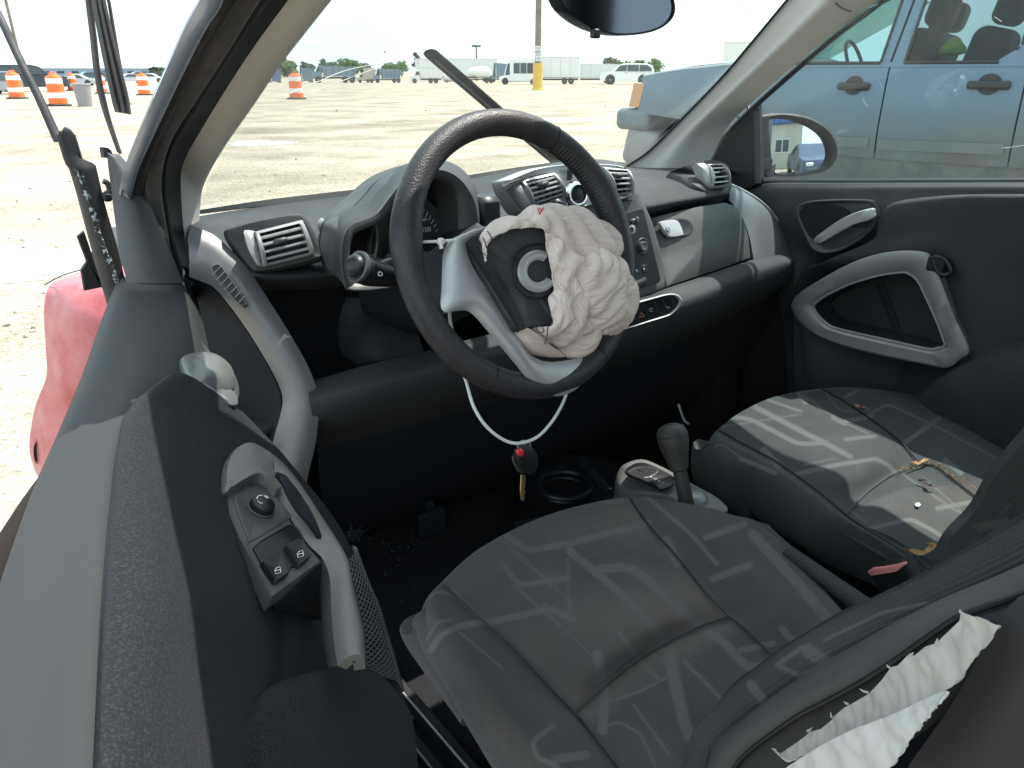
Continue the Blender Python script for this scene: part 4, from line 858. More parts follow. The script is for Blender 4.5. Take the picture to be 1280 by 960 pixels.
# ================================================================== passenger door
pd = part('door', patch(GK('x', [
    [(905, 246, .70), (925, 236, .69), (960, 228.5, .685), (1050, 228, .685), (1150, 227.5, .685), (1285, 227, .685), (1420, 228, .685)],
    [(910, 252, .685), (930, 241, .675), (962, 231.5, .672), (1050, 231, .672), (1150, 230.5, .672), (1285, 230, .672), (1420, 231, .672)],
    [(920, 268, .68), (940, 258, .668), (970, 246, .66), (1055, 243, .658), (1150, 240, .658), (1285, 239, .658), (1420, 240, .658)],
    [(950, 310, .685), (975, 300, .672), (1005, 290, .662), (1070, 285, .656), (1150, 275, .655), (1285, 270, .655), (1420, 270, .655)],
    [(975, 380, .69), (1000, 370, .675), (1040, 360, .73), (1100, 350, .74), (1170, 345, .70), (1285, 340, .655), (1420, 340, .655)],
    [(985, 480, .69), (1010, 470, .68), (1050, 470, .70), (1110, 470, .71), (1180, 470, .69), (1285, 470, .66), (1420, 470, .66)],
    [(990, 600, .69), (1020, 600, .68), (1060, 600, .675), (1120, 620, .67), (1190, 640, .67), (1285, 640, .67), (1420, 640, .67)]]), 70, 50, .01), 'dash_soft', label='closed far door with a silver pull handle and triangular pocket')
Q_ = lambda name, g, mat, **k: part(name, g, mat, pd, **k)
Q_('window_seal', strip(LK('x', .69, [(948, 224), (1050, 223.5), (1285, 222.5), (1420, 222)]), LK('x', .68, [(948, 229.5), (1050, 229), (1285, 228), (1420, 228)]), .002, 20, 5), 'black')
Q_('door_card', patch(GK('x', [
    [(1096, 268, .655), (1108, 256, .653), (1131, 249.5, .650), (1194, 243.5, .650), (1285, 242.5, .650), (1420, 243, .650)],
    [(1097, 274, .640), (1112, 262, .635), (1136, 256, .632), (1196, 249, .632), (1285, 248, .632), (1420, 249, .632)],
    [(1090, 300, .640), (1115, 295, .632), (1150, 288, .630), (1200, 282, .630), (1285, 280, .630), (1420, 280, .630)],
    [(1030, 327, .648), (1085, 325, .638), (1140, 322, .632), (1200, 318, .630), (1285, 316, .630), (1420, 316, .630)],
    [(998, 352, .660), (1050, 355, .72), (1120, 360, .72), (1200, 365, .636), (1285, 365, .636), (1420, 365, .636)],
    [(992, 430, .670), (1050, 430, .72), (1120, 440, .72), (1200, 450, .64), (1285, 455, .64), (1420, 455, .64)],
    [(998, 560, .675), (1050, 570, .66), (1120, 600, .655), (1200, 640, .65), (1285, 660, .65), (1420, 660, .65)]]), 60, 50, .008), 'dash')
Q_('lower_bulge', patch(GK('x', [
    [(1146, 494, .645), (1178, 466, .640), (1230, 440, .635), (1285, 426, .632), (1420, 410, .63)],
    [(1152, 502, .62), (1184, 478, .605), (1234, 454, .60), (1290, 440, .598), (1420, 428, .595)],
    [(1190, 540, .60), (1215, 520, .59), (1250, 500, .585), (1300, 485, .58), (1420, 480, .58)],
    [(1230, 620, .60), (1250, 600, .59), (1280, 580, .585), (1330, 570, .58), (1420, 570, .58)]]), 30, 40, .01), 'dash')
c2 = lambda pts: crop(pts, 2.56, 780, 180)
ho = LK('x', .652, c2([(552, 215), (575, 188), (640, 178), (780, 177), (812, 190), (822, 215), (815, 245), (780, 290), (710, 335), (645, 350), (605, 335), (580, 290)]))
Q_('handle_recess', dome(ho, ((1.0, -.004), (1, .004), (.96, .006), (.9, .004), (.8, -.004), (0, -.008)), n=60), 'darkgrey')
Q_('handle_bowl', dome(LK('x', .648, c2([(560, 225), (590, 198), (650, 192), (720, 215), (690, 250), (620, 300), (590, 290)])), ((1, -.003), (1, .0005), (0, .0008))), 'recess')
hh = LK('x', .645, c2([(608, 305, .650), (630, 285, .645), (690, 243, .632), (745, 218, .625), (790, 207, .622), (797, 222, .622), (795, 240, .624), (750, 252, .628), (700, 278, .634), (640, 312, .645), (618, 318, .65)]))
Q_('pull_handle', dome(hh, ((.97, -.012), (1, -.003), (1, 0), (.93, .004), (.6, .006), (0, .0065)), sm=crv, n=60), 'bright')
ro_ = LK('x', .63, c2([(540, 512), (560, 480), (620, 440), (720, 385), (800, 355), (870, 342), (930, 340), (975, 348), (992, 372), (1020, 440), (1062, 550), (1108, 655), (1075, 690), (1035, 714), (960, 702), (850, 680), (720, 648), (620, 610), (570, 570), (548, 540)]))
ri_ = LK('x', .63, c2([(612, 520), (622, 508), (660, 482), (730, 450), (800, 428), (850, 418), (900, 413), (928, 428), (945, 450), (968, 500), (1000, 572), (1025, 640), (1005, 648), (980, 652), (920, 640), (840, 622), (740, 600), (670, 582), (640, 560), (622, 540)]))
Q_('pocket_ring', ring(ro_, ri_, [(0, -.05), (0, .006), (.12, .010), (.72, .009), (.82, .005), (1, .002), (1, -.02)], 120, nrm=np.array([-1., 0, 0])), 'ringgrey')
Q_('pocket_lip', tube([p+np.array([-.0045, 0, 0])+(p-np.mean(ri_, 0))*.035 for p in lin(ri_, 90, True)], .0022, 6, closed=True), 'silver')
Q_('pocket_well', dome(ri_, ((1.06, -.05), (1.06, .002), (1.0, .001), (.97, -.02), (.92, -.05), (0, -.055)), nrm=np.array([-1., 0, 0]), n=80), 'dark')
Q_('pocket_step', strip(LK('x', .680, c2([(805, 450), (830, 520), (868, 610)])), LK('x', .676, c2([(828, 445), (858, 520), (890, 612)])), .001, 20, 4, .002), 'dark')
Q_('belt_guide', merge(tube(LK('x', .62, c2([(992, 362), (1025, 368), (1046, 400), (1040, 415), (1020, 418), (1000, 400)])), .005, 8, closed=True, N=30), box(P(1171, 330, 'x', .622), (.012, .035, .03))), 'black')
# corner cover and mirror outside
Q_('corner_cover', dome(LK('x', .668, [(948, 124), (951, 180), (951, 229), (932, 238), (905, 242), (880, 228), (884, 200), (902, 172), (925, 146)]), ((1, -.012), (1, 0), (.97, .004), (0, .005)), sm=lin, n=60), 'black')
Q_('corner_strip', strip(LK('x', .66, [(942, 140), (943.5, 229)]), LK('x', .66, [(950, 138), (951.5, 229)]), .003, 14, 5), 'darkgrey')
mc = P(1000, 184, 'x', .84)
mn = unit(np.array([-.440, -.892, .062]))
def MP(pts, h=0.): return [P(u, v, 'pl', (mc+mn*h, mn)) for u, v in pts]
mout = MP([(949, 150), (958, 144), (975, 141.5), (995, 143), (1016, 148.5), (1034, 160), (1044, 174), (1047, 188), (1044, 200), (1036, 211), (1020, 217.5), (995, 221), (970, 220.5), (952, 219), (949, 190)])
min_ = MP([(962.5, 150), (970, 148.5), (982, 149), (996, 153), (1012, 160), (1025, 170), (1033, 183), (1035.5, 195), (1033, 204), (1026, 210), (1014, 213.5), (995, 216.5), (976, 217), (968, 215), (964, 180)])
msh = Q_('side_mirror', ring(mout, min_, [(0, -.004), (0, .003), (.25, .008), (.8, .004), (1, -.004), (1, -.012)], 80, nrm=mn), 'seal')
part('mirror_housing', dome(mout, ((.97, -.024), (.995, -.012), (1, -.016), (.92, -.05), (.7, -.085), (0, -.095)), n=60, nrm=mn), 'red', pd)
part('mirror_shadow_gap', dome(min_, ((1.03, -.022), (1.03, -.012), (0, -.012)), n=60, nrm=mn), 'black', pd)
gl_o = np.array(lin(min_, 72, True)); gcen = gl_o.mean(0)
rows_ = []
for s_ in np.linspace(1, .001, 22):
    q = gcen+(gl_o-gcen)*s_*1.01; r2 = np.sum((q-gcen)**2, 1)
    rows_.append(q+mn[None]*(-.004-r2[:, None]/(2*1.15)))
Vg = np.stack(rows_, 0); 
gV, gF = Vg.reshape(-1, 3), grid_faces(22, 72, False, True)
mmat = bpy.data.materials.new('mirror_silvering'); mmat.use_nodes = True
b_ = mmat.node_tree.nodes['Principled BSDF']; b_.inputs['Metallic'].default_value = 1; b_.inputs['Roughness'].default_value = .01; b_.inputs['Base Color'].default_value = (.78, .82, .82, 1)
part('mirror_glass', (gV, gF), mmat, pd, angle=180)
part('mirror_foot', box(P(944, 205, 'x', .735), (.10, .05, .05), None, .015), 'seal', pd)
Q_('side_window', patch(GK('x', [
    [(946, 226, .685), (1100, 226, .685), (1285, 226, .685), (1420, 226, .685)],
    [(946, 125, .672), (1050, 45, .66), (1285, 60, .66), (1420, 80, .66)],
    [(1000, 85, .668), (1104, 0, .655), (1285, -40, .64), (1420, -40, .64)],
    [(1050, 48, .66), (1150, -40, .645), (1285, -130, .62), (1420, -140, .62)]]), 14, 20, .004), 'sideglass')
Q_('window_mark', merge(*[tube(LK('x', .672, p), .0006, 4, N=6) for p in ([(1078, 124), (1084, 133)], [(1100, 102), (1103, 112)], [(1176, 92), (1174, 97)], [(1253, 185), (1266, 184), (1290, 180)], [(1243, 21), (1252, 27)])]), 'cord')

# ================================================================== seats
def fabric_mat(name, base, base2, bandc):
    m = mk(name, base, .85, col2=base2, vs=7, bump=1., bs=760, bdist=.0014, dust=.18, dcol=(.115, .098, .085), ds=7, sheen=.1)
    n = m.node_tree.nodes; l = m.node_tree.links; b = n['Principled BSDF']
    c = b.inputs['Base Color'].links[0].from_socket
    a = n.new('ShaderNodeAttribute'); a.attribute_name = 'band'
    x = n.new('ShaderNodeMix'); x.data_type = 'RGBA'; x.inputs[7].default_value = (*bandc, 1)
    l.new(a.outputs['Fac'], x.inputs[0])
    d = n.new('ShaderNodeAttribute'); d.attribute_name = 'dirt'; y = n.new('ShaderNodeMix'); y.data_type = 'RGBA'; y.inputs[7].default_value = (.098, .080, .066, 1)
    l.new(d.outputs['Fac'], y.inputs[0]); l.new(c, y.inputs[6]); l.new(y.outputs[2], x.inputs[6]); l.new(x.outputs[2], b.inputs['Base Color']); return m
M['fab_d'] = fabric_mat('woven_seat_cloth', (.034, .034, .041), (.042, .041, .043), (.094, .090, .085))
M['fab_p'] = fabric_mat('woven_seat_cloth', (.033, .039, .040), (.042, .048, .047), (.105, .115, .105))
def bands(ob, lines, nfront):
    me = ob.data; V = np.array([v.co[:] for v in me.vertices]); px = pixels(V); val = np.zeros(len(V))
    for pts, wd in lines:
        p = np.array(pts, float)
        if len(p) > 2: p = crv(p, 8*len(p)) if False else p
        for a, b in zip(p[:-1], p[1:]):
            ab = b-a; t = np.clip(((px-a)@ab)/(ab@ab), 0, 1); d = np.linalg.norm(px-(a+t[:, None]*ab), axis=1)
            val = np.maximum(val, np.clip((wd/2+.9-d)/1.8, 0, 1))
    val[nfront:] = 0
    at = me.attributes.new('band', 'FLOAT', 'POINT'); at.data.foreach_set('value', val.astype(np.float32))
def dirt(ob, Vg, c0, c1, r0, r1, amt, seed):
    """dust trodden into the seat panel between two seams"""
    n = Vg.shape[0]; i, j = np.meshgrid(np.linspace(0, 1, n), np.linspace(0, 1, n), indexing='ij')
    sm = lambda a, b, x: np.clip((x-a)/(b-a), 0, 1)
    k = sm(c0-.008, c0+.008, j)*sm(c1+.008, c1-.008, j)*sm(r0-.03, r0+.03, i)*sm(r1+.03, r1-.03, i)
    nz = fbm(Vg.reshape(-1, 3), 9, 4, seed).reshape(n, n)
    f = np.clip(amt*(k*(.75+.30*nz)+.16*(1+nz)), 0, .9).ravel(); val = np.zeros(len(ob.data.vertices), np.float32); val[:n*n] = f
    at = ob.data.attributes.new('dirt', 'FLOAT', 'POINT'); at.data.foreach_set('value', val)
def under(row, d): return [p+np.array(d) for p in row]
def rnd(pts, k=5):
    """round the corners of a band line"""
    p = [np.array(q, float) for q in pts]; o_ = [p[0]]
    for i in range(1, len(p)-1):
        a, b, c = p[i-1], p[i], p[i+1]; r = min(9, np.linalg.norm(a-b)*.4, np.linalg.norm(c-b)*.4)
        s, e = b+unit(a-b)*r, b+unit(c-b)*r
        o_ += [(1-t)**2*s+2*t*(1-t)*b+t*t*e for t in np.linspace(0, 1, k)]
    return [tuple(q) for q in o_+[p[-1]]]
sd_rows = GK('z', [
    [(526, 785, .56), (527.5, 767, .585), (534, 750, .605), (551, 731, .61), (605, 684, .612), (690, 643, .612), (785, 622, .612), (850, 628, .615), (910, 642, .60), (952, 664, .565)],
    [(534, 815, .55), (541, 800, .585), (556, 782, .615), (588, 762, .612), (650, 715, .625), (730, 675, .625), (812, 657, .615), (880, 650, .625), (945, 668, .60), (986, 696, .56)],
    [(563, 860, .55), (573, 848, .585), (598, 827, .62), (640, 808, .612), (705, 762, .629), (775, 722, .629), (846, 695, .615), (918, 685, .63), (982, 706, .60), (1018, 732, .56)],
    [(588, 905, .55), (600, 893, .585), (633, 875, .625), (690, 860, .613), (748, 820, .634), (808, 780, .634), (884, 742, .617), (955, 722, .635), (1017, 746, .60), (1048, 768, .56)],
    [(603, 930, .55), (616, 918, .585), (653, 900, .627), (718, 889, .609), (765, 848, .603), (828, 805, .603), (912, 769, .610), (985, 752, .635), (1042, 770, .60), (1064, 788, .56)],
    [(622, 962, .55), (638, 948, .585), (678, 932, .627), (740, 915, .612), (790, 874, .618), (855, 830, .618), (935, 789, .612), (1005, 775, .632), (1060, 790, .59), (1078, 804, .55)],
    [(668, 1030, .55), (688, 1010, .585), (730, 990, .625), (785, 975, .608), (850, 930, .61), (920, 880, .61), (985, 838, .608), (1045, 820, .62), (1082, 822, .585), (1098, 834, .55)],
    [(718, 1100, .55), (740, 1080, .58), (780, 1060, .62), (850, 1040, .60), (920, 985, .60), (985, 925, .60), (1040, 880, .60), (1090, 860, .61), (1112, 852, .58), (1124, 862, .55)]])
def cushion(rows, n=350):
    r0 = [p+np.array([.01, -.12, -.065]) for p in rows[0]]; r01 = [p+np.array([.003, -.008, -.022]) for p in rows[0]]
    rows = [r0, r01]+rows
    full = [[r[0]+np.array([.12, -.01, -.06])]+r+[r[-1]+np.array([-.08, 0, -.10])] for r in rows]
    V = surf(full, n, n); return V
Vd = cushion(sd_rows)
seat = part('seat', shell(Vd, .02), 'fab_d', label='near seat, its cushion dusty dark grey with pale printed bands')
k3 = lambda pts: rnd(crop(pts, 2.207, 520, 600))
bands(seat, [(k3(p), w_*1.2/2.207) for p, w_ in [
    ([(235, 145), (310, 195), (420, 175), (560, 140), (640, 118)], 15), ([(245, 240), (285, 290), (420, 270)], 12), ([(425, 195), (560, 310), (640, 390), (690, 445)], 18),
    ([(510, 245), (590, 240), (640, 275), (740, 370), (850, 450), (915, 518), (990, 510)], 20), ([(205, 392), (370, 355), (430, 382)], 15), ([(500, 480), (520, 580), (515, 690)], 22),
    ([(690, 450), (715, 560), (738, 660), (752, 705)], 28), ([(560, 420), (610, 490), (670, 550)], 9), ([(740, 500), (840, 600), (870, 680)], 9), ([(530, 612), (620, 582), (690, 545)], 6),
    ([(380, 678), (320, 720), (332, 765), (390, 790)], 12), ([(690, 165), (722, 230)], 22), ([(635, 45), (760, 150), (830, 232)], 9), ([(820, 272), (920, 235)], 16), ([(800, 158), (905, 122)], 14),
    ([(40, 470), (70, 425), (130, 400), (210, 388)], 14), ([(930, 150), (1040, 270), (1155, 405)], 24), ([(895, 470), (985, 450)], 14), ([(385, 770), (470, 758)], 20), ([(510, 52), (540, 66), (590, 54)], 6),
    ([(270, 290), (420, 420), (520, 520)], 5), ([(230, 160), (420, 330)], 5), ([(100, 300), (200, 395)], 4), ([(30, 330), (60, 305), (110, 320), (140, 350)], 5), ([(30, 440), (60, 390), (100, 385)], 5), ([(120, 420), (240, 520)], 4), ([(600, 620), (700, 760)], 5),
    ([(500, 690), (560, 665), (620, 700), (660, 790)], 6), ([(1010, 410), (1060, 470)], 16), ([(420, 215), (420, 340)], 4), ([(350, 340), (430, 380), (420, 320)], 7)]], 350*350)
dirt(seat, Vd, 4.05/11, 7.0/11, 1.2/9, 6.8/9, 1.05, 5)
def seam_on(pts, z, parent, mat='dark', r=.0016): return part('seam', tube(LK('z', z, pts), r, 6, N=50), mat, parent)
seam_on([(553, 732, .613), (590, 764, .615), (641, 810, .615), (690, 862, .616), (718, 890, .612), (740, 917, .615), (787, 978, .611)], .61, seat)
seam_on([(787, 623, .615), (813, 658, .618), (847, 696, .618), (885, 743, .62), (912, 770, .613), (936, 790, .615), (985, 839, .611)], .61, seat)
seam_on([(718, 890, .612), (742, 868, .61), (765, 848, .607), (797, 823, .607), (828, 805, .607), (870, 785, .609), (912, 770, .613)], .61, seat, 'fab_d', .0018)
part('seat_base', box((-.28, -.26, .40), (.36, .40, .14), None, .03), 'black', seat)
for x0, x1 in ((-.54, -.54), (-.50, -.50)):
    part('seat_rail', box((x0, -.16, .335), (.018, .70, .03), None, .004), 'dark', seat)
part('rail_edge', tube([(-.549, .14, .352), (-.549, -.5, .352)], .0018, 6, N=8), 'silver', seat)
part('rail_edge', tube([(-.509, .14, .352), (-.509, -.5, .352)], .0018, 6, N=8), 'silver', seat)
# near backrest seen from its side
bU = LK('x', -.45, [(866, 985), (872, 945), (884, 913), (918, 869), (968, 831), (1001, 811), (1053, 782), (1103, 761), (1155, 736), (1214, 703), (1290, 655), (1400, 580)])
bL = LK('x', -.475, [(884, 985), (890, 950), (900, 925), (958, 880), (996, 852), (1034, 828), (1070, 810), (1103, 795), (1145, 779), (1188, 762), (1280, 722), (1400, 660)])
bM = LK('x', -.50, [(905, 985), (915, 962), (935, 938), (991, 897), (1030, 876), (1070, 854), (1105, 832), (1139, 808), (1170, 786), (1201, 768), (1285, 738), (1400, 690)])
bD = LK('x', -.505, [(920, 1050), (960, 1030), (1000, 1010), (1040, 990), (1080, 970), (1120, 940), (1160, 910), (1200, 880), (1230, 850), (1260, 820), (1320, 790), (1400, 740)])
def ribs(Lp, Rp, h, n, m, nr):
    a, b = crv(Lp, n), crv(Rp, n); t = np.linspace(0, 1, m); V = a[:, None]*(1-t)[None, :, None]+b[:, None]*t[None, :, None]
    nn = gnormals(V); s_ = np.sign(np.sum(nn*(CAM-V))) or 1
    return shell(V+nn*s_*((1-np.abs(2*t-1)**2.2)*h+.0007*np.cos(2*np.pi*nr*t))[None, :, None], .03)
back = part('seat_back', ribs(bU, bL, .016, 200, 113, 15), 'fab_d', seat, label='ribbed side bolster of the near backrest')
part('bolster_side', strip(bL, bM, .010, 80, 15, .03), 'darkgrey', seat)
part('piping', tube(np.array(crv(bL, 80))+[-.003, -.003, .003], .0022, 6), 'dark', seat)
part('backrest_side', strip(bM, bD, .004, 60, 15, .03), 'dark', seat)
part('piping', tube(np.array(crv(bM, 80))+[-.004, -.003, .004], .0018, 6), 'black', seat)
part('backrest_shell', patch(GK('x', [
    [(1080, 1100, -.53), (1120, 985, -.53), (1190, 880, -.53), (1256, 765, -.53), (1300, 735, -.53), (1420, 690, -.53)],
    [(1200, 1100, -.54), (1230, 985, -.54), (1270, 890, -.54), (1320, 800, -.54), (1380, 770, -.54), (1470, 720, -.54)],
    [(1330, 1100, -.53), (1350, 985, -.53), (1380, 900, -.53), (1420, 820, -.53), (1460, 790, -.53), (1520, 760, -.53)]]), 20, 20, .02), mk('brown_black_trim', (.022, .019, .02), .7, bump=.2, bs=500), seat)
# torn cloth (side airbag) hanging from the backrest
k5 = lambda pts: crop(pts, 3.05, 860, 700)
up_ = k5([(330, 722), (352, 738), (400, 706), (452, 668), (462, 655), (505, 645), (548, 610), (556, 596), (600, 560), (618, 552), (690, 510), (700, 498), (735, 462), (772, 412), (800, 402), (838, 362), (862, 366), (905, 330), (945, 318), (990, 275), (1035, 232), (1040, 198)])
lo_ = k5([(362, 752), (380, 765), (420, 752), (470, 735), (540, 700), (620, 660), (700, 620), (790, 585), (880, 545), (960, 508), (1005, 485), (1040, 450), (1075, 400), (1110, 350), (1150, 300), (1187, 252)])
def ragcloth(Lp, Rp, n, m, sm, seed):
    a, b = sm(Lp, n), sm(Rp, n); t = np.linspace(0, 1, m); V = a[:, None]*(1-t)[None, :, None]+b[:, None]*t[None, :, None]
    return shell(crumple(V, 1.022, 120, (-.002, .004), seed, .5, (1, 1, 1, 1)), .0012)
rag = part('torn_airbag', ragcloth(LK('x', -.545, up_), LK('x', -.555, lo_), 150, 22, lin, 71), 'paper', seat, label='torn off white side airbag cloth with ragged threads')
t1 = LK('x', -.568, k5([(370, 795), (430, 755), (520, 700), (620, 650), (720, 612), (820, 570), (910, 525), (985, 497)]))
t2 = LK('x', -.575, k5([(380, 900), (500, 890), (640, 880), (770, 790), (830, 710), (880, 640), (935, 570), (988, 500)]))
part('torn_airbag_fold', ragcloth(t1, t2, 80, 30, crv, 73), mk('clean_white_cloth', (.47, .455, .425), .75, bump=.2, bs=700), seat)
th = []
for x, y, dx_, dy_ in ((336, 725, -16, -8), (455, 652, 18, -14), (548, 600, -4, -20), (612, 550, -18, -12), (688, 506, -34, -16), (772, 412, -16, -14), (846, 362, 14, -10), (945, 318, 6, -20), (1040, 200, -4, -12)):
    p = LK('x', -.548, k5([(x, y), (x+dx_*.6, y+dy_*.4), (x+dx_, y+dy_)])); th.append(tube(p, [.0008, .0006, .0002], 5, N=8))
part('torn_threads', merge(*th), 'paper', seat, kind='stuff')
# ribbed cloth bands on the bolster
bands(back, [(k5(p), w_) for p, w_ in [([(440, 330), (340, 400), (420, 440), (530, 392)], 6), ([(460, 345), (520, 390)], 18), ([(240, 475), (290, 540)], 12), ([(520, 305), (740, 200), (900, 165), (990, 195)], 4)]], 200*113)

# passenger seat
ps_rows = GK('z', [crop(r, 3.05, 860, 460) for r in [
    [(80, 420, .50), (62, 312, .575), (88, 272, .60), (118, 234, .605), (215, 163, .607), (345, 106, .607), (510, 78, .607), (660, 75, .605), (850, 102, .60), (965, 152, .57)],
    [(170, 500, .48), (130, 385, .57), (150, 300, .605), (192, 276, .605), (300, 215, .615), (432, 155, .615), (580, 115, .607), (740, 105, .61), (940, 142, .60), (1035, 188, .56)],
    [(300, 600, .48), (260, 455, .57), (280, 365, .61), (332, 352, .605), (430, 300, .618), (560, 235, .618), (682, 182, .607), (850, 160, .612), (1042, 202, .60), (1115, 248, .56)],
    [(430, 680, .48), (400, 545, .57), (430, 458, .612), (500, 470, .606), (590, 418, .623), (690, 338, .623), (800, 270, .608), (950, 222, .615), (1132, 272, .60), (1185, 314, .56)],
    [(500, 730, .48), (490, 612, .57), (530, 535, .612), (600, 555, .601), (685, 470, .595), (785, 402, .595), (888, 360, .601), (1040, 287, .615), (1192, 322, .60), (1232, 354, .56)],
    [(580, 770, .48), (570, 652, .57), (600, 585, .61), (660, 597, .604), (750, 520, .609), (850, 436, .609), (946, 374, .604), (1080, 322, .612), (1222, 352, .595), (1255, 384, .56)],
    [(720, 830, .47), (710, 722, .56), (750, 680, .60), (820, 695, .602), (900, 620, .603), (990, 540, .603), (1060, 460, .60), (1150, 400, .605), (1262, 402, .59), (1305, 424, .56)],
    [(900, 900, .46), (880, 820, .55), (900, 790, .59), (950, 790, .60), (1020, 700, .60), (1100, 620, .60), (1160, 540, .60), (1230, 480, .60), (1330, 450, .59), (1385, 474, .56)]]])
pseat = part('seat', shell(cushion(ps_rows), .02), 'fab_p', label='far seat, sunlit grey green cushion with dry bits on it')
k4 = lambda pts: rnd(crop(pts, 3.05, 860, 460))
bands(pseat, [(k4(p), w_/3.05) for p, w_ in [
    ([(165, 185), (240, 195), (420, 290), (530, 285)], 17), ([(255, 148), (450, 250), (620, 337)], 20), ([(305, 122), (430, 165)], 9), ([(430, 98), (580, 200), (690, 252)], 6), ([(600, 203), (700, 184)], 16), ([(600, 272), (712, 260)], 14),
    ([(405, 407), (560, 370), (720, 345), (770, 375), (792, 402)], 16), ([(820, 405), (1000, 530), (1095, 582)], 7), ([(950, 535), (1145, 500)], 17), ([(695, 612), (850, 575), (940, 622), (1035, 695)], 15), ([(700, 172), (760, 135), (960, 230), (1185, 348)], 8),
    ([(830, 282), (960, 190)], 16), ([(420, 92), (450, 132)], 16), ([(552, 190), (600, 214)], 14), ([(290, 312), (345, 372)], 24), ([(100, 300), (130, 290), (200, 340)], 5), ([(200, 345), (330, 400)], 18), ([(420, 95), (510, 80)], 6),
    ([(620, 545), (680, 590)], 5), ([(900, 420), (1040, 540)], 5), ([(600, 110), (650, 85)], 12), ([(980, 350), (1040, 400)], 20), ([(100, 228), (250, 205), (420, 178)], 4), ([(520, 90), (580, 165), (690, 165)], 5), ([(440, 370), (560, 345)], 4)]], 350*350)
def seam4(pts, r=.0016, mat='dark'): return part('seam', tube(LK('z', .6, crop(pts, 3.05, 860, 460)), r, 6, N=50), mat, pseat)
seam4([(118, 236, .608), (192, 278, .608), (332, 354, .608), (500, 472, .609), (600, 557, .604), (660, 599, .607), (820, 697, .605), (950, 790, .603)])
seam4([(510, 80, .610), (580, 117, .610), (682, 184, .61), (800, 272, .611), (888, 362, .604), (946, 376, .607), (1060, 462, .603), (1160, 540, .603)])
seam4([(600, 557, .604), (640, 515, .601), (685, 471, .598), (735, 434, .597), (785, 403, .598), (888, 362, .604)], .0011, 'grey')
part('seat_base', box((.42, -.24, .40), (.34, .40, .14), None, .03), 'black', pseat)
part('seat_back', patch([LK('y', -.4, [(1150, 760, -.40), (1168, 723, -.405), (1188, 674, -.415), (1221, 637, -.42), (1247, 592, -.435), (1294, 535, -.46), (1340, 470, -.5)]),
    LK('y', -.4, [(1185, 785, -.39), (1200, 755, -.395), (1228, 712, -.41), (1258, 676, -.42), (1288, 638, -.44), (1345, 585, -.47), (1400, 520, -.51)]),
    LK('y', -.4, [(1240, 830, -.40), (1270, 790, -.41), (1300, 760, -.42), (1335, 730, -.44), (1370, 690, -.46), (1420, 640, -.49), (1480, 580, -.53)])], 60, 50, .012), 'fab_p', pseat, label='dark backrest of the far seat')
bb = [o for o in pseat.children if o.name.startswith('seat_back')][0]
bands(bb, [(crop(p, 3.05, 860, 460), w_/3.05) for p, w_ in [([(1110, 605), (1200, 590), (1300, 620)], 36), ([(1000, 790), (1200, 625)], 6), ([(1060, 690), (1280, 470)], 5)]], 60*50)

# ================================================================== console, lever, brake, buckle, pedals
tun = part('centre_console', patch([[p+np.array([0, .0, -.10]) for p in r] for r in GK('x', [
    [(640, 600, -.10), (690, 590, -.08), (760, 590, -.06), (840, 600, -.04), (940, 640, -.03), (1060, 720, -.03), (1140, 790, -.03)],
    [(650, 580, .0), (700, 570, .02), (770, 565, .03), (860, 580, .05), (960, 620, .06), (1080, 700, .06), (1160, 770, .06)],
    [(660, 520, .16), (720, 520, .17), (790, 530, .17), (880, 560, .17), (980, 610, .16), (1100, 690, .15), (1180, 760, .15)]])], 20, 30, .03), 'recess')
c3 = lambda pts: crop(pts, 4, 580, 460)
gsh = LK('z', .56, c3([(760, 548, .545), (785, 495, .56), (825, 470, .565), (865, 460, .567), (905, 463, .567), (960, 485, .565), (1040, 525, .562), (1130, 578, .56), (1290, 668, .556), (1310, 720, .55), (1200, 720, .55), (1080, 680, .552), (1000, 645, .554), (900, 632, .55), (820, 625, .54), (775, 600, .538)]))
gp_n = np.array([-.12, -.1, .98])
gate = part('gear_gate', dome(gsh, ((1.04, -.06), (1.02, -.012), (1, 0), (.93, .005), (.85, .006), (0, .006)), n=70, nrm=unit(gp_n)), mk('gate_grey', (.11, .11, .11), .45, dust=.2), tun)
GI = LK('z', .575, c3([(806, 512), (830, 490), (860, 476), (895, 474), (930, 483), (985, 508), (1042, 540), (1052, 562), (1040, 585), (985, 606), (960, 596), (900, 565), (835, 538), (812, 525)]))
part('gate_plate', dome(GI, ((1, -.004), (1, 0), (.97, .0012), (0, .0012)), n=60, nrm=unit(gp_n)), 'black', tun)
part('gate_slot', merge(*[tube(LK('z', .5765, c3(p)), .0016, 5, N=14) for p in ([(822, 520), (860, 500), (905, 497), (950, 505), (968, 520), (930, 545), (900, 550)], [(845, 515), (890, 528)], [(870, 503), (925, 524)])]), 'grey', tun)
gx = unit(P(812, 600, 'z', .577)-P(822, 607, 'z', .577)); 
for s_, u, v in (('R', 937, 545), ('N', 957, 555), ('D', 976, 566), ('+', 994, 575), ('-', 984, 588)):
    text('gate_mark', s_, .0062, P(580+u/4, 460+v/4, 'z', .5772), np.array([.6, -.8, 0]), np.array([.8, .6, 0]), M['white'], tun)
lb = P(858, 628, 'x', -.035); lt = P(841, 548, 'x', -.035)
la = unit(lt-lb); ln = np.linalg.norm(lt-lb)
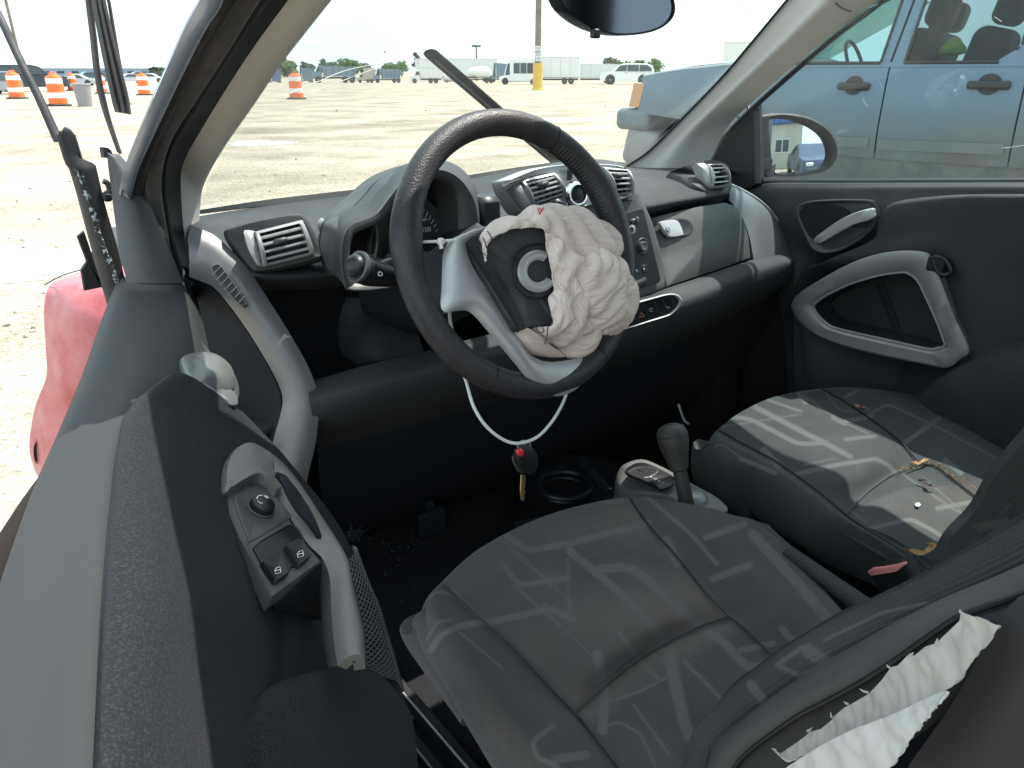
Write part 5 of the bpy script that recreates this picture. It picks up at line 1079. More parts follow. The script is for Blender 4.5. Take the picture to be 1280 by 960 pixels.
lev = part('gear_lever', lathe(lb, la, [(.012, -.02), (.0125, 0), (.0118, ln*.30), (.0115, ln*.50), (.0155, ln*.53), (.0165, ln*.60), (.0185, ln*.68), (.0235, ln*.86), (.0258, ln*.98), (.0255, ln*1.08), (.0215, ln*1.17), (.012, ln*1.215), (.0001, ln*1.22)], 36), mk('gear_knob_leather', (.04, .036, .034), .5, bump=.3, bs=500, btype='voro', dust=.4, dcol=(.16, .14, .12), ds=20), label='gear lever with a worn grey knob')
part('knob_seam', tube([lb+la*ln*1.06+.0262*(unit(np.cross(la, [1, 0, 0]))*math.cos(a)+unit(np.cross(la, np.cross(la, [1, 0, 0])))*math.sin(a)) for a in np.linspace(0, 6.28, 30, endpoint=False)], .0007, 5, closed=True), 'black', lev)
part('lever_boot', lathe(P(866, 624, 'z', .556), (0, 0, 1), [(.028, 0), (.025, .008), (.015, .014), (.0001, .015)], 28), 'ringgrey', lev)
part('cup_holder', merge(*[tube([np.array([x_, y_, z_])+r_*np.array([math.cos(a), math.sin(a), 0]) for a in np.linspace(0, 6.28, 40, endpoint=False)], .006, 8, closed=True) for x_, y_, z_, r_ in ((*P(706, 612, 'z', .45), .05), (*P(706, 606, 'z', .49), .054))]), 'black', tun)
part('console_strut', tube([P(762, 615, 'z', .50), P(740, 590, 'z', .5), P(725, 575, 'z', .5)], .008, 8, N=8), 'dark', tun)
hb0, hb1 = P(985, 690, 'x', -.03), P(1082, 760, 'x', -.05)
hbk = part('hand_brake', tube([hb0, hb0*.5+hb1*.5, hb1], [.012, .014, .016], 14, N=14, flat=(1, .8)), 'dash', label='handbrake lever between the seats')
part('brake_collar', tube([hb1, hb1+unit(hb1-hb0)*.035], .013, 12, N=4), 'black', hbk)
part('brake_button', box(P(1079, 772, 'x', -.055), (.012, .012, .008)), 'bright', hbk)
bk = P(1110, 722, 'x', .035)
bkl = part('belt_buckle', plate(LK('x', .03, [(1084, 716), (1100, 708), (1131, 704), (1146, 735), (1152, 755), (1105, 752)]), .03, .004), 'black', label='black belt buckle with a faded red button')
part('release_button', dome(LK('x', .026, crop([(685, 775), (700, 765), (735, 762), (790, 752), (822, 742), (830, 748), (800, 775), (740, 785), (695, 792)], 3.05, 860, 460)), ((1, -.006), (1, 0), (.9, .002), (0, .002)), sm=lin), 'salmon', bkl)
# pedals and floor well
ped = part('pedal', merge(tube([P(512, 545, 'y', .62), P(528, 600, 'y', .55), P(540, 645, 'y', .50)], .012, 8, N=10), box(P(540, 652, 'y', .49), (.07, .02, .06), None, .006)), 'recess', label='brake pedal in the dark footwell')
part('pedal', merge(tube([P(442, 545, 'y', .62), P(452, 590, 'y', .56)], .01, 8, N=8), box(P(455, 592, 'y', .55), (.045, .02, .09), None, .008)), 'recess', label='accelerator pedal in the dark footwell')
lt_ = []
for k in range(70):
    u, v = random.uniform(455, 545), random.gauss(675, 12)+ (0 if random.random() < .7 else random.uniform(0, 160))
    p = P(u, v, 'z', .303); s_ = random.uniform(.001, .0035)
    ax3 = np.linalg.qr(np.random.normal(size=(3, 3)))[0]; lt_.append(box(p, (s_*2, s_, s_*.4), ax3, .0003))
obj('litter', merge(*lt_), mk('litter_bits', (.07, .07, .07), .7, col2=(.05, .05, .05), vs=60), None, 'small broken bits scattered on the dark floor in front of the near seat', 'litter', kind='stuff')
part('belt_anchor', tube(LK('x', .20, [(848, 505), (855, 525), (861, 530)]), .0025, 8, N=6), 'ringgrey', tun)
# ------------------------------------------------------------------ bits on the far seat
def leaf(name, pts, zz, label, w_=.006, mat=None):
    pth = crv(LK('z', zz, crop(pts, 3.05, 860, 460)), 18); nn = np.array([0, 0, 1.]); V = []
    for i, p in enumerate(pth):
        t = unit(np.gradient(pth, axis=0)[i]); s = np.cross(t, nn); wd = w_*math.sin(math.pi*min(.97, max(.05, i/17)))**.6
        V.append([p-s*wd+nn*.006*abs(math.sin(i*.4)), p+nn*.002, p+s*wd+nn*.006*abs(math.cos(i*.3))])
    return obj(name, shell(np.array(V), .0006), mat, None, label, 'dry leaf')
lm = mk('dry_leaf_brown', (.42, .25, .09), .7, col2=(.25, .13, .05), vs=60); ld = mk('dry_leaf_dark', (.05, .04, .035), .8); lr = mk('dry_leaf_red', (.32, .14, .09), .7)
leaf('dry_leaf', [(825, 695), (850, 705), (885, 710), (915, 700), (932, 685), (925, 672), (905, 670)], .612, 'curled tan dry leaf at the back of the far seat', .0045, lm)
leaf('dry_leaf', [(632, 142), (655, 155), (690, 160)], .612, 'reddish dry leaf near the front edge of the far seat', .0035, lr)
leaf('dry_leaf', [(878, 432), (905, 440), (920, 452), (945, 455)], .615, 'black shrivelled leaf on the far seat behind its crease', .004, ld)
leaf('dry_leaf', [(845, 372), (875, 366), (905, 358), (915, 350)], .612, 'brown twiggy leaf lying in the crease of the far seat', .004, lm)
obj('paper_scrap', plate(LK('z', .612, crop([(865, 516), (880, 512), (888, 520), (880, 528), (868, 526)], 3.05, 860, 460)), .001, .0003), M['white'], None, 'tiny white paper scrap on the far seat', 'scrap')
cr = []
for k in range(90):
    t = random.random(); q = crv([(800, 395), (880, 365), (940, 362), (1000, 400), (1060, 440), (1150, 480)], 100)[int(t*99)]
    p = P(860+(q[0]+random.gauss(0, 8))/3.05, 460+(q[1]+random.gauss(0, 5))/3.05, 'z', .609)
    cr.append(box(p, (.006*random.random()+.001, .0015, .001), np.linalg.qr(np.random.normal(size=(3, 3)))[0], .0002))
obj('crumbs', merge(*cr), lm, None, 'brown plant crumbs caught along the seam of the far seat', 'crumbs', kind='stuff')
# ================================================================== OUTSIDE
def ground_mat():
    m = bpy.data.materials.new('pale_gravel'); m.use_nodes = True; n = m.node_tree.nodes; l = m.node_tree.links; b = n['Principled BSDF']; b.inputs['Roughness'].default_value = .95
    b.inputs['Specular IOR Level'].default_value = .15
    t = n.new('ShaderNodeTexCoord')
    def nz(scale, det=5, ro=.6, sc=(1, 1, 1)):
        mp_ = n.new('ShaderNodeMapping'); mp_.inputs['Scale'].default_value = sc; mp_.inputs['Rotation'].default_value = (0, 0, R_(52)); l.new(t.outputs['Object'], mp_.inputs[0])
        q = n.new('ShaderNodeTexNoise'); q.inputs['Scale'].default_value = scale; q.inputs['Detail'].default_value = det; q.inputs['Roughness'].default_value = ro; l.new(mp_.outputs[0], q.inputs[0]); return q.outputs[0]
    def rp(s, *st):
        q = n.new('ShaderNodeValToRGB'); e = q.color_ramp.elements
        while len(e) < len(st): e.new(.5)
        for i, (p, c) in enumerate(st): e[i].position = p; e[i].color = (*c, 1)
        l.new(s, q.inputs[0]); return q.outputs[0]
    def mul(a, b_, f=1.):
        q = n.new('ShaderNodeMix'); q.data_type = 'RGBA'; q.blend_type = 'MULTIPLY'; q.inputs[0].default_value = f; l.new(a, q.inputs[6]); l.new(b_, q.inputs[7]); return q.outputs[2]
    base = rp(nz(.55, 8, .65), (.30, (.235, .205, .165)), (.47, (.385, .34, .27)), (.64, (.50, .45, .37)))
    tracks = rp(nz(.30, 6, .62, (.22, 1.6, 1)), (.34, (.76, .73, .70)), (.52, (1, 1, 1)))
    grit = rp(nz(38, 4, .7), (.33, (.58, .55, .52)), (.48, (1, 1, 1)), (.66, (1.15, 1.15, 1.15)))
    peb = n.new('ShaderNodeTexVoronoi'); peb.inputs['Scale'].default_value = 26; l.new(t.outputs['Object'], peb.inputs[0])
    pb = rp(peb.outputs['Color'], (.15, (.72, .7, .68)), (.6, (1.05, 1.05, 1.05)))
    l.new(mul(mul(mul(base, tracks), grit), pb, .7), b.inputs['Base Color'])
    bp = n.new('ShaderNodeBump'); bp.inputs['Strength'].default_value = .8; bp.inputs['Distance'].default_value = .03
    ad = n.new('ShaderNodeMath'); ad.operation = 'ADD'; l.new(nz(22, 5, .7), ad.inputs[0]); l.new(peb.outputs['Distance'], ad.inputs[1]); l.new(ad.outputs[0], bp.inputs['Height']); l.new(bp.outputs[0], b.inputs['Normal'])
    return m
gr = []; rad = [0, 2, 4, 7, 11, 16, 24, 36, 55, 80, 120, 200, 400, 900, 2500]
gv = np.array([[ (r*math.cos(a), r*math.sin(a), 0) for a in np.linspace(0, 2*math.pi, 96, endpoint=False)] for r in [.01]+rad[1:]])
hz_ = fbm(gv.reshape(-1, 3)*np.array([1, 1, 0]), .25, 3, 8).reshape(gv.shape[:2])
amp = np.interp(np.array([.01]+rad[1:]), [0, 4, 10, 60, 200], [0, 0, .02, .035, 0])
gv[..., 2] = -np.abs(hz_*amp[:, None]*.05)
obj('ground', (gv.reshape(-1, 3), grid_faces(len(rad), 96, False, True)+[tuple(range(96))]), ground_mat(), None, None, kind='structure')
pud = mk('wet_pale_mud', (.52, .49, .43), .16, col2=(.44, .40, .34), vs=1.2)
for k, (u, v, ru, rv) in enumerate(((30, 328, 2.6, .42), (325, 179, 1.2, .5), (700, 150, 2.2, .8))):
    c = P(u, v, 'z', 0.); q_ = []
    for a in np.linspace(0, 2*math.pi, 40, endpoint=False):
        s_ = 1+.16*math.sin(3*a+k)+.10*math.sin(7*a+2*k); q_.append(c+np.array([RT[0], RT[1], 0])*ru*.5*s_*math.cos(a)+unit(np.array([FW[0], FW[1], 0]))*rv*s_*math.sin(a)*1.2+np.array([0, 0, .006]))
    obj('puddle', plate(np.array(q_), .004, .003, nrm=np.array([0, 0, 1.])), pud, None, None, kind='structure')
# loose stones close to the car
sv = []
for k in range(1500):
    a = random.uniform(0, 2*math.pi); r = 2.2+7*random.random()**1.3; x, y = -1.0+r*math.cos(a), 1.5+r*math.sin(a)
    if abs(x) < 1. and -1.8 < y < 1.6: continue
    s_ = random.choice((.006, .009, .012, .018))*random.uniform(.6, 1.4)
    sv.append(box((x, y, s_*.25), (s_*2, s_*1.6, s_), np.linalg.qr(np.random.normal(size=(3, 3)))[0], s_*.4))
obj('gravel', merge(*sv), mk('gravel_stones', (.46, .41, .34), .9, col2=(.26, .22, .18), vs=3, vc=(.4, .6)), None, None, kind='stuff')

def gpos(u, v): return P(u, v, 'z', 0.)
def depth(p): return float((p-CAM)@FW)
def facing(p, off=0.):
    """rotation so local +x runs to the left in the picture (a vehicle seen from its left side)"""
    d = p-CAM; return math.atan2(d[1], d[0])+math.pi/2+off
paint = {k: mk('paint_'+k, c, .32, coat=.4, dust=d) for k, c, d in (('white', (.72, .72, .70), .1), ('black', (.012, .013, .018), .06), ('silver', (.42, .43, .45), .15), ('grey', (.16, .17, .19), .15), ('blue', (.07, .13, .24), .15), ('slate', (.13, .20, .27), .2), ('navy', (.02, .03, .10), .1), ('tan', (.45, .41, .34), .1), ('tank', (.62, .64, .64), .1))}
M['vglass'] = mk('dark_vehicle_glass', (.035, .045, .05), .08)
M['rim'] = mk('alloy', (.45, .45, .46), .35, .8)
M['amber'] = mk('amber_lens', (.46, .26, .13), .3)
M['taillamp'] = mk('tail_lens', (.45, .02, .02), .3)
M['headlamp'] = mk('head_lens', (.7, .72, .74), .15)

def extr(profile, W, belt, tum, bev=.05):
    """side profile [(x,z)] -> body with the cabin leaning inwards above the belt"""
    pr = np.array(profile, float); 
    if np.sum(pr[:, 0]*np.roll(pr[:, 1], -1)-np.roll(pr[:, 0], -1)*pr[:, 1]) < 0: pr = pr[::-1]
    c = pr.mean(0); cols = []
    for f, ins in ((-1, 0), (-1, bev), (1, bev), (1, 0)):
        row = []
        for x, z in pr:
            hw = W/2-max(0, z-belt)*tum
            if ins: row.append((x, f*(hw-ins), z))
            else:
                k = 1-bev*.8/max(.4, np.linalg.norm(np.array([x, z])-c)); row.append((c[0]+(x-c[0])*k, f*hw, c[1]+(z-c[1])*k))
        cols.append(row)
    V = np.array(cols); m = len(pr)
    return V.reshape(-1, 3), grid_faces(4, m, False, True)+[tuple(range(m))[::-1], tuple(range(3*m, 4*m))]
def pane(pts, W, belt, tum, side, off=.012):
    V = [(x, side*(W/2-max(0, z-belt)*tum+off), z) for x, z in pts]+[(x, side*(W/2-max(0, z-belt)*tum-.02), z) for x, z in pts]
    m = len(pts); return np.array(V), [tuple(range(m)), tuple(range(m, 2*m))[::-1]]+[(j, (j+1) % m, m+(j+1) % m, m+j) for j in range(m)]
def wheel_at(root, x, y, r, wd=.22):
    t = obj('wheel', lathe((x, y-wd/2, r), (0, 1, 0), [(r*.62, 0), (r*.93, 0), (r, .03), (r, wd-.03), (r*.93, wd), (r*.62, wd)], 24), M['tyre'], root)
    s = 1 if y > 0 else -1
    obj('rim', lathe((x, y+s*(wd/2-.035), r), (0, s, 0), [(r*.62, 0), (r*.62, .03), (r*.5, .02), (r*.18, .012), (r*.15, .035), (.001, .036)], 16), M['rim'], t)
def carlike(name, label, cat, kind, mat, loc, rz, group=None, scale=1.):
    W = {'suv': 1.9, 'sedan': 1.8, 'pickup': 1.95, 'hatch': 1.75}[kind]
    t = thing(name, label, cat, tuple(loc), rz, group); t.scale = (scale,)*3
    if kind == 'suv':
        pr = [(2.35, .35), (2.38, .62), (2.3, .95), (1.35, 1.08), (.72, 1.62), (.2, 1.74), (-1.7, 1.72), (-2.2, 1.55), (-2.38, 1.0), (-2.38, .4), (-2.1, .3), (2.1, .28)]; belt = 1.05
        wins = [[(1.05, 1.10), (.62, 1.56), (.05, 1.62), (.05, 1.10)], [(-.02, 1.10), (-.02, 1.62), (-1.0, 1.62), (-1.0, 1.10)], [(-1.08, 1.10), (-1.08, 1.62), (-1.75, 1.60), (-2.1, 1.35), (-2.15, 1.12)]]; wx_ = (1.45, -1.42); r = .38
    elif kind == 'pickup':
        pr = [(2.75, .45), (2.78, .75), (2.7, 1.05), (1.45, 1.15), (.9, 1.72), (.4, 1.82), (-.85, 1.80), (-1.0, 1.2), (-2.75, 1.15), (-2.78, .5), (2.5, .4)]; belt = 1.15
        wins = [[(1.15, 1.2), (.8, 1.65), (.1, 1.7), (.1, 1.2)], [(.03, 1.2), (.03, 1.7), (-.8, 1.7), (-.85, 1.2)]]; wx_ = (1.75, -1.75); r = .4
    else:
        pr = [(2.3, .32), (2.33, .55), (2.2, .78), (1.2, .92), (.5, 1.38), (-.1, 1.45), (-.8, 1.40), (-1.5, 1.02), (-2.25, .98), (-2.35, .6), (-2.3, .32), (2.1, .24)]; belt = .92
        wins = [[(.95, .96), (.42, 1.32), (-.05, 1.37), (-.05, .96)], [(-.12, .96), (-.12, 1.37), (-.75, 1.33), (-1.25, .98)]]; wx_ = (1.4, -1.4); r = .32
    obj('body', extr(pr, W, belt, .32), mat, t)
    for wp in wins:
        for s in (-1, 1): obj('window', pane(wp, W, belt, .32, s), M['vglass'], t)
    for x in wx_:
        for s in (-1, 1):
            wheel_at(t, x, s*(W/2-.10), r)
            obj('wheel_arch', lathe((x, s*(W/2-.20), r+.02), (0, s, 0), [(r*1.14, 0), (r*1.14, .208), (.01, .21)], 24), M['black'], t)
    for s in (-1, 1):
        obj('headlight', box((pr[1][0]-.06, s*(W/2-.28), pr[2][1]-.14), (.12, .34, .14), None, .03), M['headlamp'], t)
        obj('tail_light', box((pr[-3][0]+.02, s*(W/2-.16), .92), (.08, .18, .22), None, .02), M['taillamp'], t)
    obj('bumper', box((pr[0][0]-.02, 0, .45), (.16, W*.92, .2), None, .05), M['grey'], t)
    for s in (-1, 1): obj('door_handle', box((wins[0][-1][0]+.02, s*(W/2+.012), belt-.08), (.18, .03, .035), None, .01), M['dark'], t)
    return t

# --- row of vehicles far off
def place(u0, u1, vb, L_):
    c = gpos((u0+u1)/2, vb); d = depth(c); s = (u1-u0)/FPX*d/L_; return c, d, s
def far_car(u0, u1, vb, kind, mat, label, off=0., cat='car', group='parked vehicles in the far row'):
    c = gpos((u0+u1)/2, vb); d = depth(c); L0 = {'suv': 4.75, 'sedan': 4.65, 'pickup': 5.5}[kind]
    s = (u1-u0)/FPX*d/(L0*max(.45, abs(math.cos(off)))); s = min(1.25, max(.75, s))
    return carlike({'suv': 'parked_suv', 'sedan': 'parked_car', 'pickup': 'parked_pickup'}[kind], label, cat, kind, mat, c, facing(c, off), group, s)
far_car(-2, 82, 114, 'suv', paint['black'], 'black station wagon type SUV parked behind the orange barrels', math.pi, 'suv', None)
far_car(-30, 12, 118, 'suv', paint['grey'], 'dark SUV cut off by the left picture edge', .8, 'suv', None)
row = [(84, 112, 107, 'sedan', 'silver', 'silver car parked behind the barrel that stands left of the grey bin'), (104, 122, 105, 'suv', 'blue', 'blue SUV parked behind the grey bin'), (120, 142, 104, 'sedan', 'grey', 'dark grey car behind the hanging weatherstrips'),
    (150, 176, 104, 'sedan', 'silver', 'silver saloon left of the rightmost barrel on the left side'), (176, 204, 103, 'sedan', 'white', 'white saloon parked behind the rightmost barrel on the left side'), (160, 186, 101, 'suv', 'grey', 'grey SUV roof showing behind the silver saloon'), (190, 214, 101, 'suv', 'black', 'dark SUV close beside the silver pillar strip')]
for i, (a, b, v, k, m, lb_) in enumerate(row): far_car(a, b, v, k, paint[m], lb_, (.25 if i % 2 else 2.9), 'suv' if k == 'suv' else 'car')
far_car(750, 816, 105.5, 'suv', paint['white'], 'white SUV parked alone in the far row beside the blue pickup', 0., 'suv')

def wheels_row(t, xs, W, r):
    for x in xs:
        for s in (-1, 1): wheel_at(t, x, s*(W/2-.14), r, .28)
def dump(u0, u1, vb, vt, mat, label, tilt=0):
    c, d, s = place(u0, u1, vb, 7.0); h = (vb-vt)/FPX*d/s
    t = thing('dump_truck', label, 'truck', tuple(c), facing(c), 'dump trucks in the far row'); t.scale = (s,)*3
    obj('skip_body', extr([(1.6, .95), (1.9, h*.98), (-3.4, h*.92), (-3.5, h*.75), (-3.1, .95)], 2.4, 9, 0, .06), mat, t)
    obj('cab', extr([(1.95, .6), (1.95, h*.98), (2.5, h), (3.0, 1.7), (3.5, 1.5), (3.5, .6)], 2.2, 1.7, .1, .08), mat, t)
    for s_ in (-1, 1): obj('window', pane([(2.1, 1.7), (2.1, h*.92), (2.45, h*.94), (2.85, 1.7)], 2.2, 1.7, .1, s_), M['vglass'], t)
    for k in range(5):
        for s_ in (-1, 1): obj('body_rib', box((1.3-k*1.05, s_*1.22, 1.0+(h-1.)/2), (.09, .06, (h-1)*.8), None, .01), M['grey'], t)
    obj('chassis', box((0, 0, .75), (6.6, .9, .25), None, .03), M['black'], t); wheels_row(t, (2.6, -1.6, -2.7), 2.4, .5); return t
dump(336, 352, 103.5, 88, paint['blue'], 'blue truck beside the far barrel, cut by the pillar')
dump(374, 392, 103, 86, paint['slate'], 'small slate truck just right of the far barrel')
dump(392, 446, 103.5, 84, paint['slate'], 'long blue grey dump truck left of the pale truck')
dump(468, 502, 103.5, 87, paint['slate'], 'blue grey dump truck right of the pale truck')
dump(614, 640, 102.5, 80, paint['slate'], 'blue truck body behind the white bus')
def boxtruck(name, u0, u1, vb, vt, label, mat, cabf=True, cat='truck', L_=9., cab_l=2.0, off=0., roof=True, group='white trucks in the far row'):
    c, d, s = place(u0, u1, vb, L_); h = (vb-vt)/FPX*d/s
    t = thing(name, label, cat, tuple(c), facing(c, off), group); t.scale = (s,)*3
    x0 = L_/2-cab_l if cabf else L_/2
    obj('cargo_box', box(((x0-L_/2)/2, 0, (h+.95)/2), (x0+L_/2-.15, 2.5, h-.95), None, .05), mat, t)
    for s_ in (-1, 1):
        obj('rub_rail', box(((x0-L_/2)/2, s_*1.26, .98), (x0+L_/2-.2, .05, .12), None, .01), M['grey'], t)
        obj('roof_rail', box(((x0-L_/2)/2, s_*1.255, h-.06), (x0+L_/2-.2, .05, .1), None, .01), M['silver'], t)
        for k in range(4): obj('side_post', box((x0-.6-k*(x0+L_/2)/4.4, s_*1.257, (h+.95)/2), (.05, .03, h-1.2), None, .008), M['silver'], t)
    if cabf:
        hh_ = min(h*.82, 2.5)
        obj('cab', extr([(x0, .55), (x0, hh_), (x0+.9, hh_), (x0+1.25, 1.65), (L_/2, 1.45), (L_/2, .55)], 2.15, 1.6, .12, .08), mat, t)
        for s_ in (-1, 1): obj('window', pane([(x0+.2, 1.6), (x0+.2, hh_*.92), (x0+.85, hh_*.92), (x0+1.15, 1.6)], 2.15, 1.6, .12, s_), M['vglass'], t)
    obj('chassis', box((0, 0, .72), (L_-.4, 1., .25), None, .03), M['black'], t)
    wheels_row(t, ((L_/2-1.1,) if cabf else ())+(-L_/2+1.4, -L_/2+2.5), 2.5, .48); return t
boxtruck('box_truck', 672, 724, 105, 74, 'white box truck parked just right of the yellow based pole', paint['white'], False, L_=7.)
boxtruck('trailer', 724, 772, 104, 82, 'pale grey trailer between the box truck and the white SUV', paint['tank'], False, 'trailer', 8.)
boxtruck('semi_trailer', 520, 622, 102, 75.5, 'long white trailer behind the wiper tip', paint['white'], False, 'trailer', 16.)
boxtruck('delivery_truck', 512, 553, 104, 86, 'white truck in front of the long white trailer', paint['white'], True, L_=7., cab_l=2.4)
boxtruck('flat_nosed_truck', 446, 470, 103.5, 86, 'pale tan truck between two blue grey dump trucks', paint['tan'], True, L_=6., cab_l=2.2)
# shuttle bus
c, d, s = place(624, 676, 105.5, 7.2)
bus = thing('shuttle_bus', 'small white bus with dark side windows left of the pole', 'bus', tuple(c), facing(c)); bus.scale = (s,)*3; hb_ = 30/FPX*d/s
obj('body', extr([(3.6, .5), (3.6, 1.25), (2.75, 1.45), (2.2, hb_*.82), (1.7, hb_), (-3.5, hb_), (-3.6, hb_*.9), (-3.6, .5)], 2.3, 1.6, .06, .1), paint['white'], bus)
for s_ in (-1, 1):
    obj('window', pane([(2.55, 1.5), (2.15, hb_*.78), (1.75, hb_*.82), (1.75, 1.5)], 2.3, 1.6, .06, s_), M['vglass'], bus)
    for k in range(4): obj('window', pane([(1.1-k*1.15, 1.75), (1.1-k*1.15, hb_*.82), (.05-k*1.15, hb_*.82), (.05-k*1.15, 1.75)], 2.3, 1.6, .06, s_), M['vglass'], bus)
    obj('wheel_arch', lathe((2.55, s_*.95, .52), (0, s_, 0), [(.56, 0), (.56, .215), (.01, .216)], 24), M['black'], bus)
obj('skirt', box((-.2, 0, .55), (6.2, 2.2, .2), None, .04), M['grey'], bus); wheels_row(bus, (2.55, -2.2), 2.3, .46)
# tank trailer, mixer-like round white tank
c, d, s = place(584, 616, 104, 6.)
tk_ = thing('tank_trailer', 'rounded white tank on a frame behind the wiper blade', 'trailer', tuple(c), facing(c)); tk_.scale = (s,)*3
obj('tank', lathe((-2.6, 0, 2.2), (1, 0, .05), [(.3, 0), (.9, .2), (1.25, .8), (1.3, 2.6), (1.1, 4.2), (.6, 5.2), (.2, 5.4)], 28), paint['white'], tk_)
obj('chassis', box((0, 0, .8), (6, .9, .25), None, .03), M['grey'], tk_); wheels_row(tk_, (2.2, -1.6, -2.6), 2.4, .48)
for x in (-1.6, 1.4): obj('cradle', box((x, 0, 1.2), (.2, 1.8, .9), None, .03), M['grey'], tk_)
c, d, s = place(553, 580, 104, 5.)
pt_ = thing('propane_tank', 'pale horizontal tank lying left of the wiper blade', 'tank', tuple(c), facing(c)); pt_.scale = (s,)*3
obj('tank', lathe((-2.4, 0, 1.25), (1, 0, 0), [(.2, 0), (.7, .15), (.95, .5), (.95, 4.3), (.7, 4.65), (.2, 4.8)], 24), paint['tank'], pt_)
for x in (-1.5, 1.5): obj('saddle', box((x, 0, .35), (.3, 1.5, .6), None, .03), M['grey'], pt_)
# low white building far right, and a long shed on the left horizon
def block(name, u0, u1, vt, dist, label, mat, dep=20., cat='building', win=0):
    c = P((u0+u1)/2, 95, 'd', dist); c[2] = 0; ww = (u1-u0)/FPX*dist; h = P((u0+u1)/2, vt, 'd', dist)[2]; rz = facing(c)
    t = thing(name, label, cat, tuple(c), rz)
    obj('wall', box((0, -dep/2, h/2), (ww, dep, h), None, .05), mat, t)
    obj('roof_edge', box((0, -dep/2, h+.15), (ww+.4, dep+.4, .3), None, .05), M['tank_edge'], t)
    for k in range(win): obj('window', box((-ww/2+(k+.5)*ww/win, .02, h*.6), (ww/win*.5, .06, h*.25), None, .01), M['vglass'], t)
    return t
M['tank_edge'] = mk('pale_trim', (.6, .6, .58), .6)
block('warehouse', 902, 948, 54, 260, 'pale flat roofed building far behind the blue pickup', mk('pale_wall', (.66, .66, .62), .7), win=0)
block('long_shed', 60, 200, 86, 190, 'long low blue grey shed on the left horizon behind the parked cars', mk('shed_wall', (.22, .30, .40), .7), win=9)

# --- barrels
M['orange'] = mk('orange_barrel_plastic', (.78, .155, .02), .45, dust=.15, dcol=(.6, .4, .3)); M['bandw'] = mk('white_barrel_band', (.78, .76, .74), .5, dust=.25, dcol=(.6, .5, .4))
def barrel():
    t = thing('traffic_barrel', 'x', 'traffic barrel', (0, 0, 0), 0, 'orange traffic barrels on the lot')
    obj('shell', lathe((0, 0, .06), (0, 0, 1), [(.29, 0), (.29, .18), (.275, .19), (.275, .40), (.262, .41), (.262, .62), (.25, .63), (.25, .84), (.235, .88), (.15, .90), (.12, .96), (.05, .96)], 32), M['orange'], t)
    for z, r in ((.28, .2785), (.73, .2535)): obj('reflective_band', lathe((0, 0, z-.02), (0, 0, 1), [(r, 0), (r+.001, .01), (r, .17)], 32), M['bandw'], t)
    obj('handle', tube([(-.1, 0, 1.0), (-.09, 0, 1.06), (.09, 0, 1.06), (.1, 0, 1.0)], .015, 8, N=10), M['orange'], t)
    obj('rubber_base', lathe((0, 0, 0), (0, 0, 1), [(.40, .004), (.40, .05), (.31, .07), (.29, .07)], 28), M['tyre'], t)
    return t
b0 = barrel()
bl = [(22, 123.5, 31, 'orange and white barrel in front of the black SUV nose, at the left picture edge'), (74, 132.5, 37, 'nearest orange and white barrel, left of the grey bin'), (92, 113.5, 20, 'orange barrel farther back just above the nearest one'),
    (128, 117, 22, 'orange barrel partly behind the hanging weatherstrips'), (181, 119, 25, 'orange barrel near the pillar with white saloons behind'), (371, 124, 30, 'lone orange barrel seen through the windscreen')]
for i, (u, v, hpx, lb_) in enumerate(bl):
    p = gpos(u, v); s = hpx/FPX*depth(p)/1.03*1.02
    if i == 0: b0.location = p; b0.scale = (s,)*3; b0['label'] = lb_
    else: dup(b0, p, .4*i, lb_, scale=(s,)*3)
p = gpos(107, 133); s = 27/FPX*depth(p)/.95
bn = thing('trash_bin', 'grey tapered bin standing between the orange barrels', 'bin', tuple(p)); bn.scale = (s,)*3
obj('body', lathe((0, 0, 0), (0, 0, 1), [(.28, 0), (.36, .90), (.35, .9), (.30, .5), (.27, .05)], 28), mk('grey_bin', (.26, .25, .25), .6), bn)
obj('rim', lathe((0, 0, .88), (0, 0, 1), [(.36, 0), (.38, .01), (.38, .05), (.35, .06), (.345, .0)], 28), mk('grey_bin_rim', (.33, .32, .32), .6), bn)
p = gpos(160, 130.5); s = 27/FPX*depth(p)/1.05
dl_ = thing('delineator_post', 'thin orange delineator post right of the channel shaped seal', 'delineator', tuple(p)); dl_.scale = (s,)*3
obj('post', lathe((0, 0, .03), (0, 0, 1), [(.06, 0), (.05, .95), (.055, .96), (.055, 1.0), (.01, 1.02)], 14), M['orange'], dl_)
obj('band', lathe((0, 0, .7), (0, 0, 1), [(.0535, 0), (.0535, .1)], 14), M['bandw'], dl_)
obj('rubber_base', lathe((0, 0, 0), (0, 0, 1), [(.2, .004), (.19, .04), (.06, .06)], 14), M['tyre'], dl_)
p = gpos(153, 108); s = 17/FPX*depth(p)/1.1
ys = thing('bollard', 'short yellow bollard behind the channel shaped seal', 'bollard', tuple(p)); ys.scale = (s,)*3
obj('post', lathe((0, 0, 0), (0, 0, 1), [(.2, 0), (.2, 1.0), (.14, 1.1), (.01, 1.12)], 16), mk('yellow_paint', (.75, .55, .05), .5), ys)
obj('base', lathe((0, 0, 0), (0, 0, 1), [(.32, .003), (.3, .06), (.2, .07)], 16), M['grey'], ys)

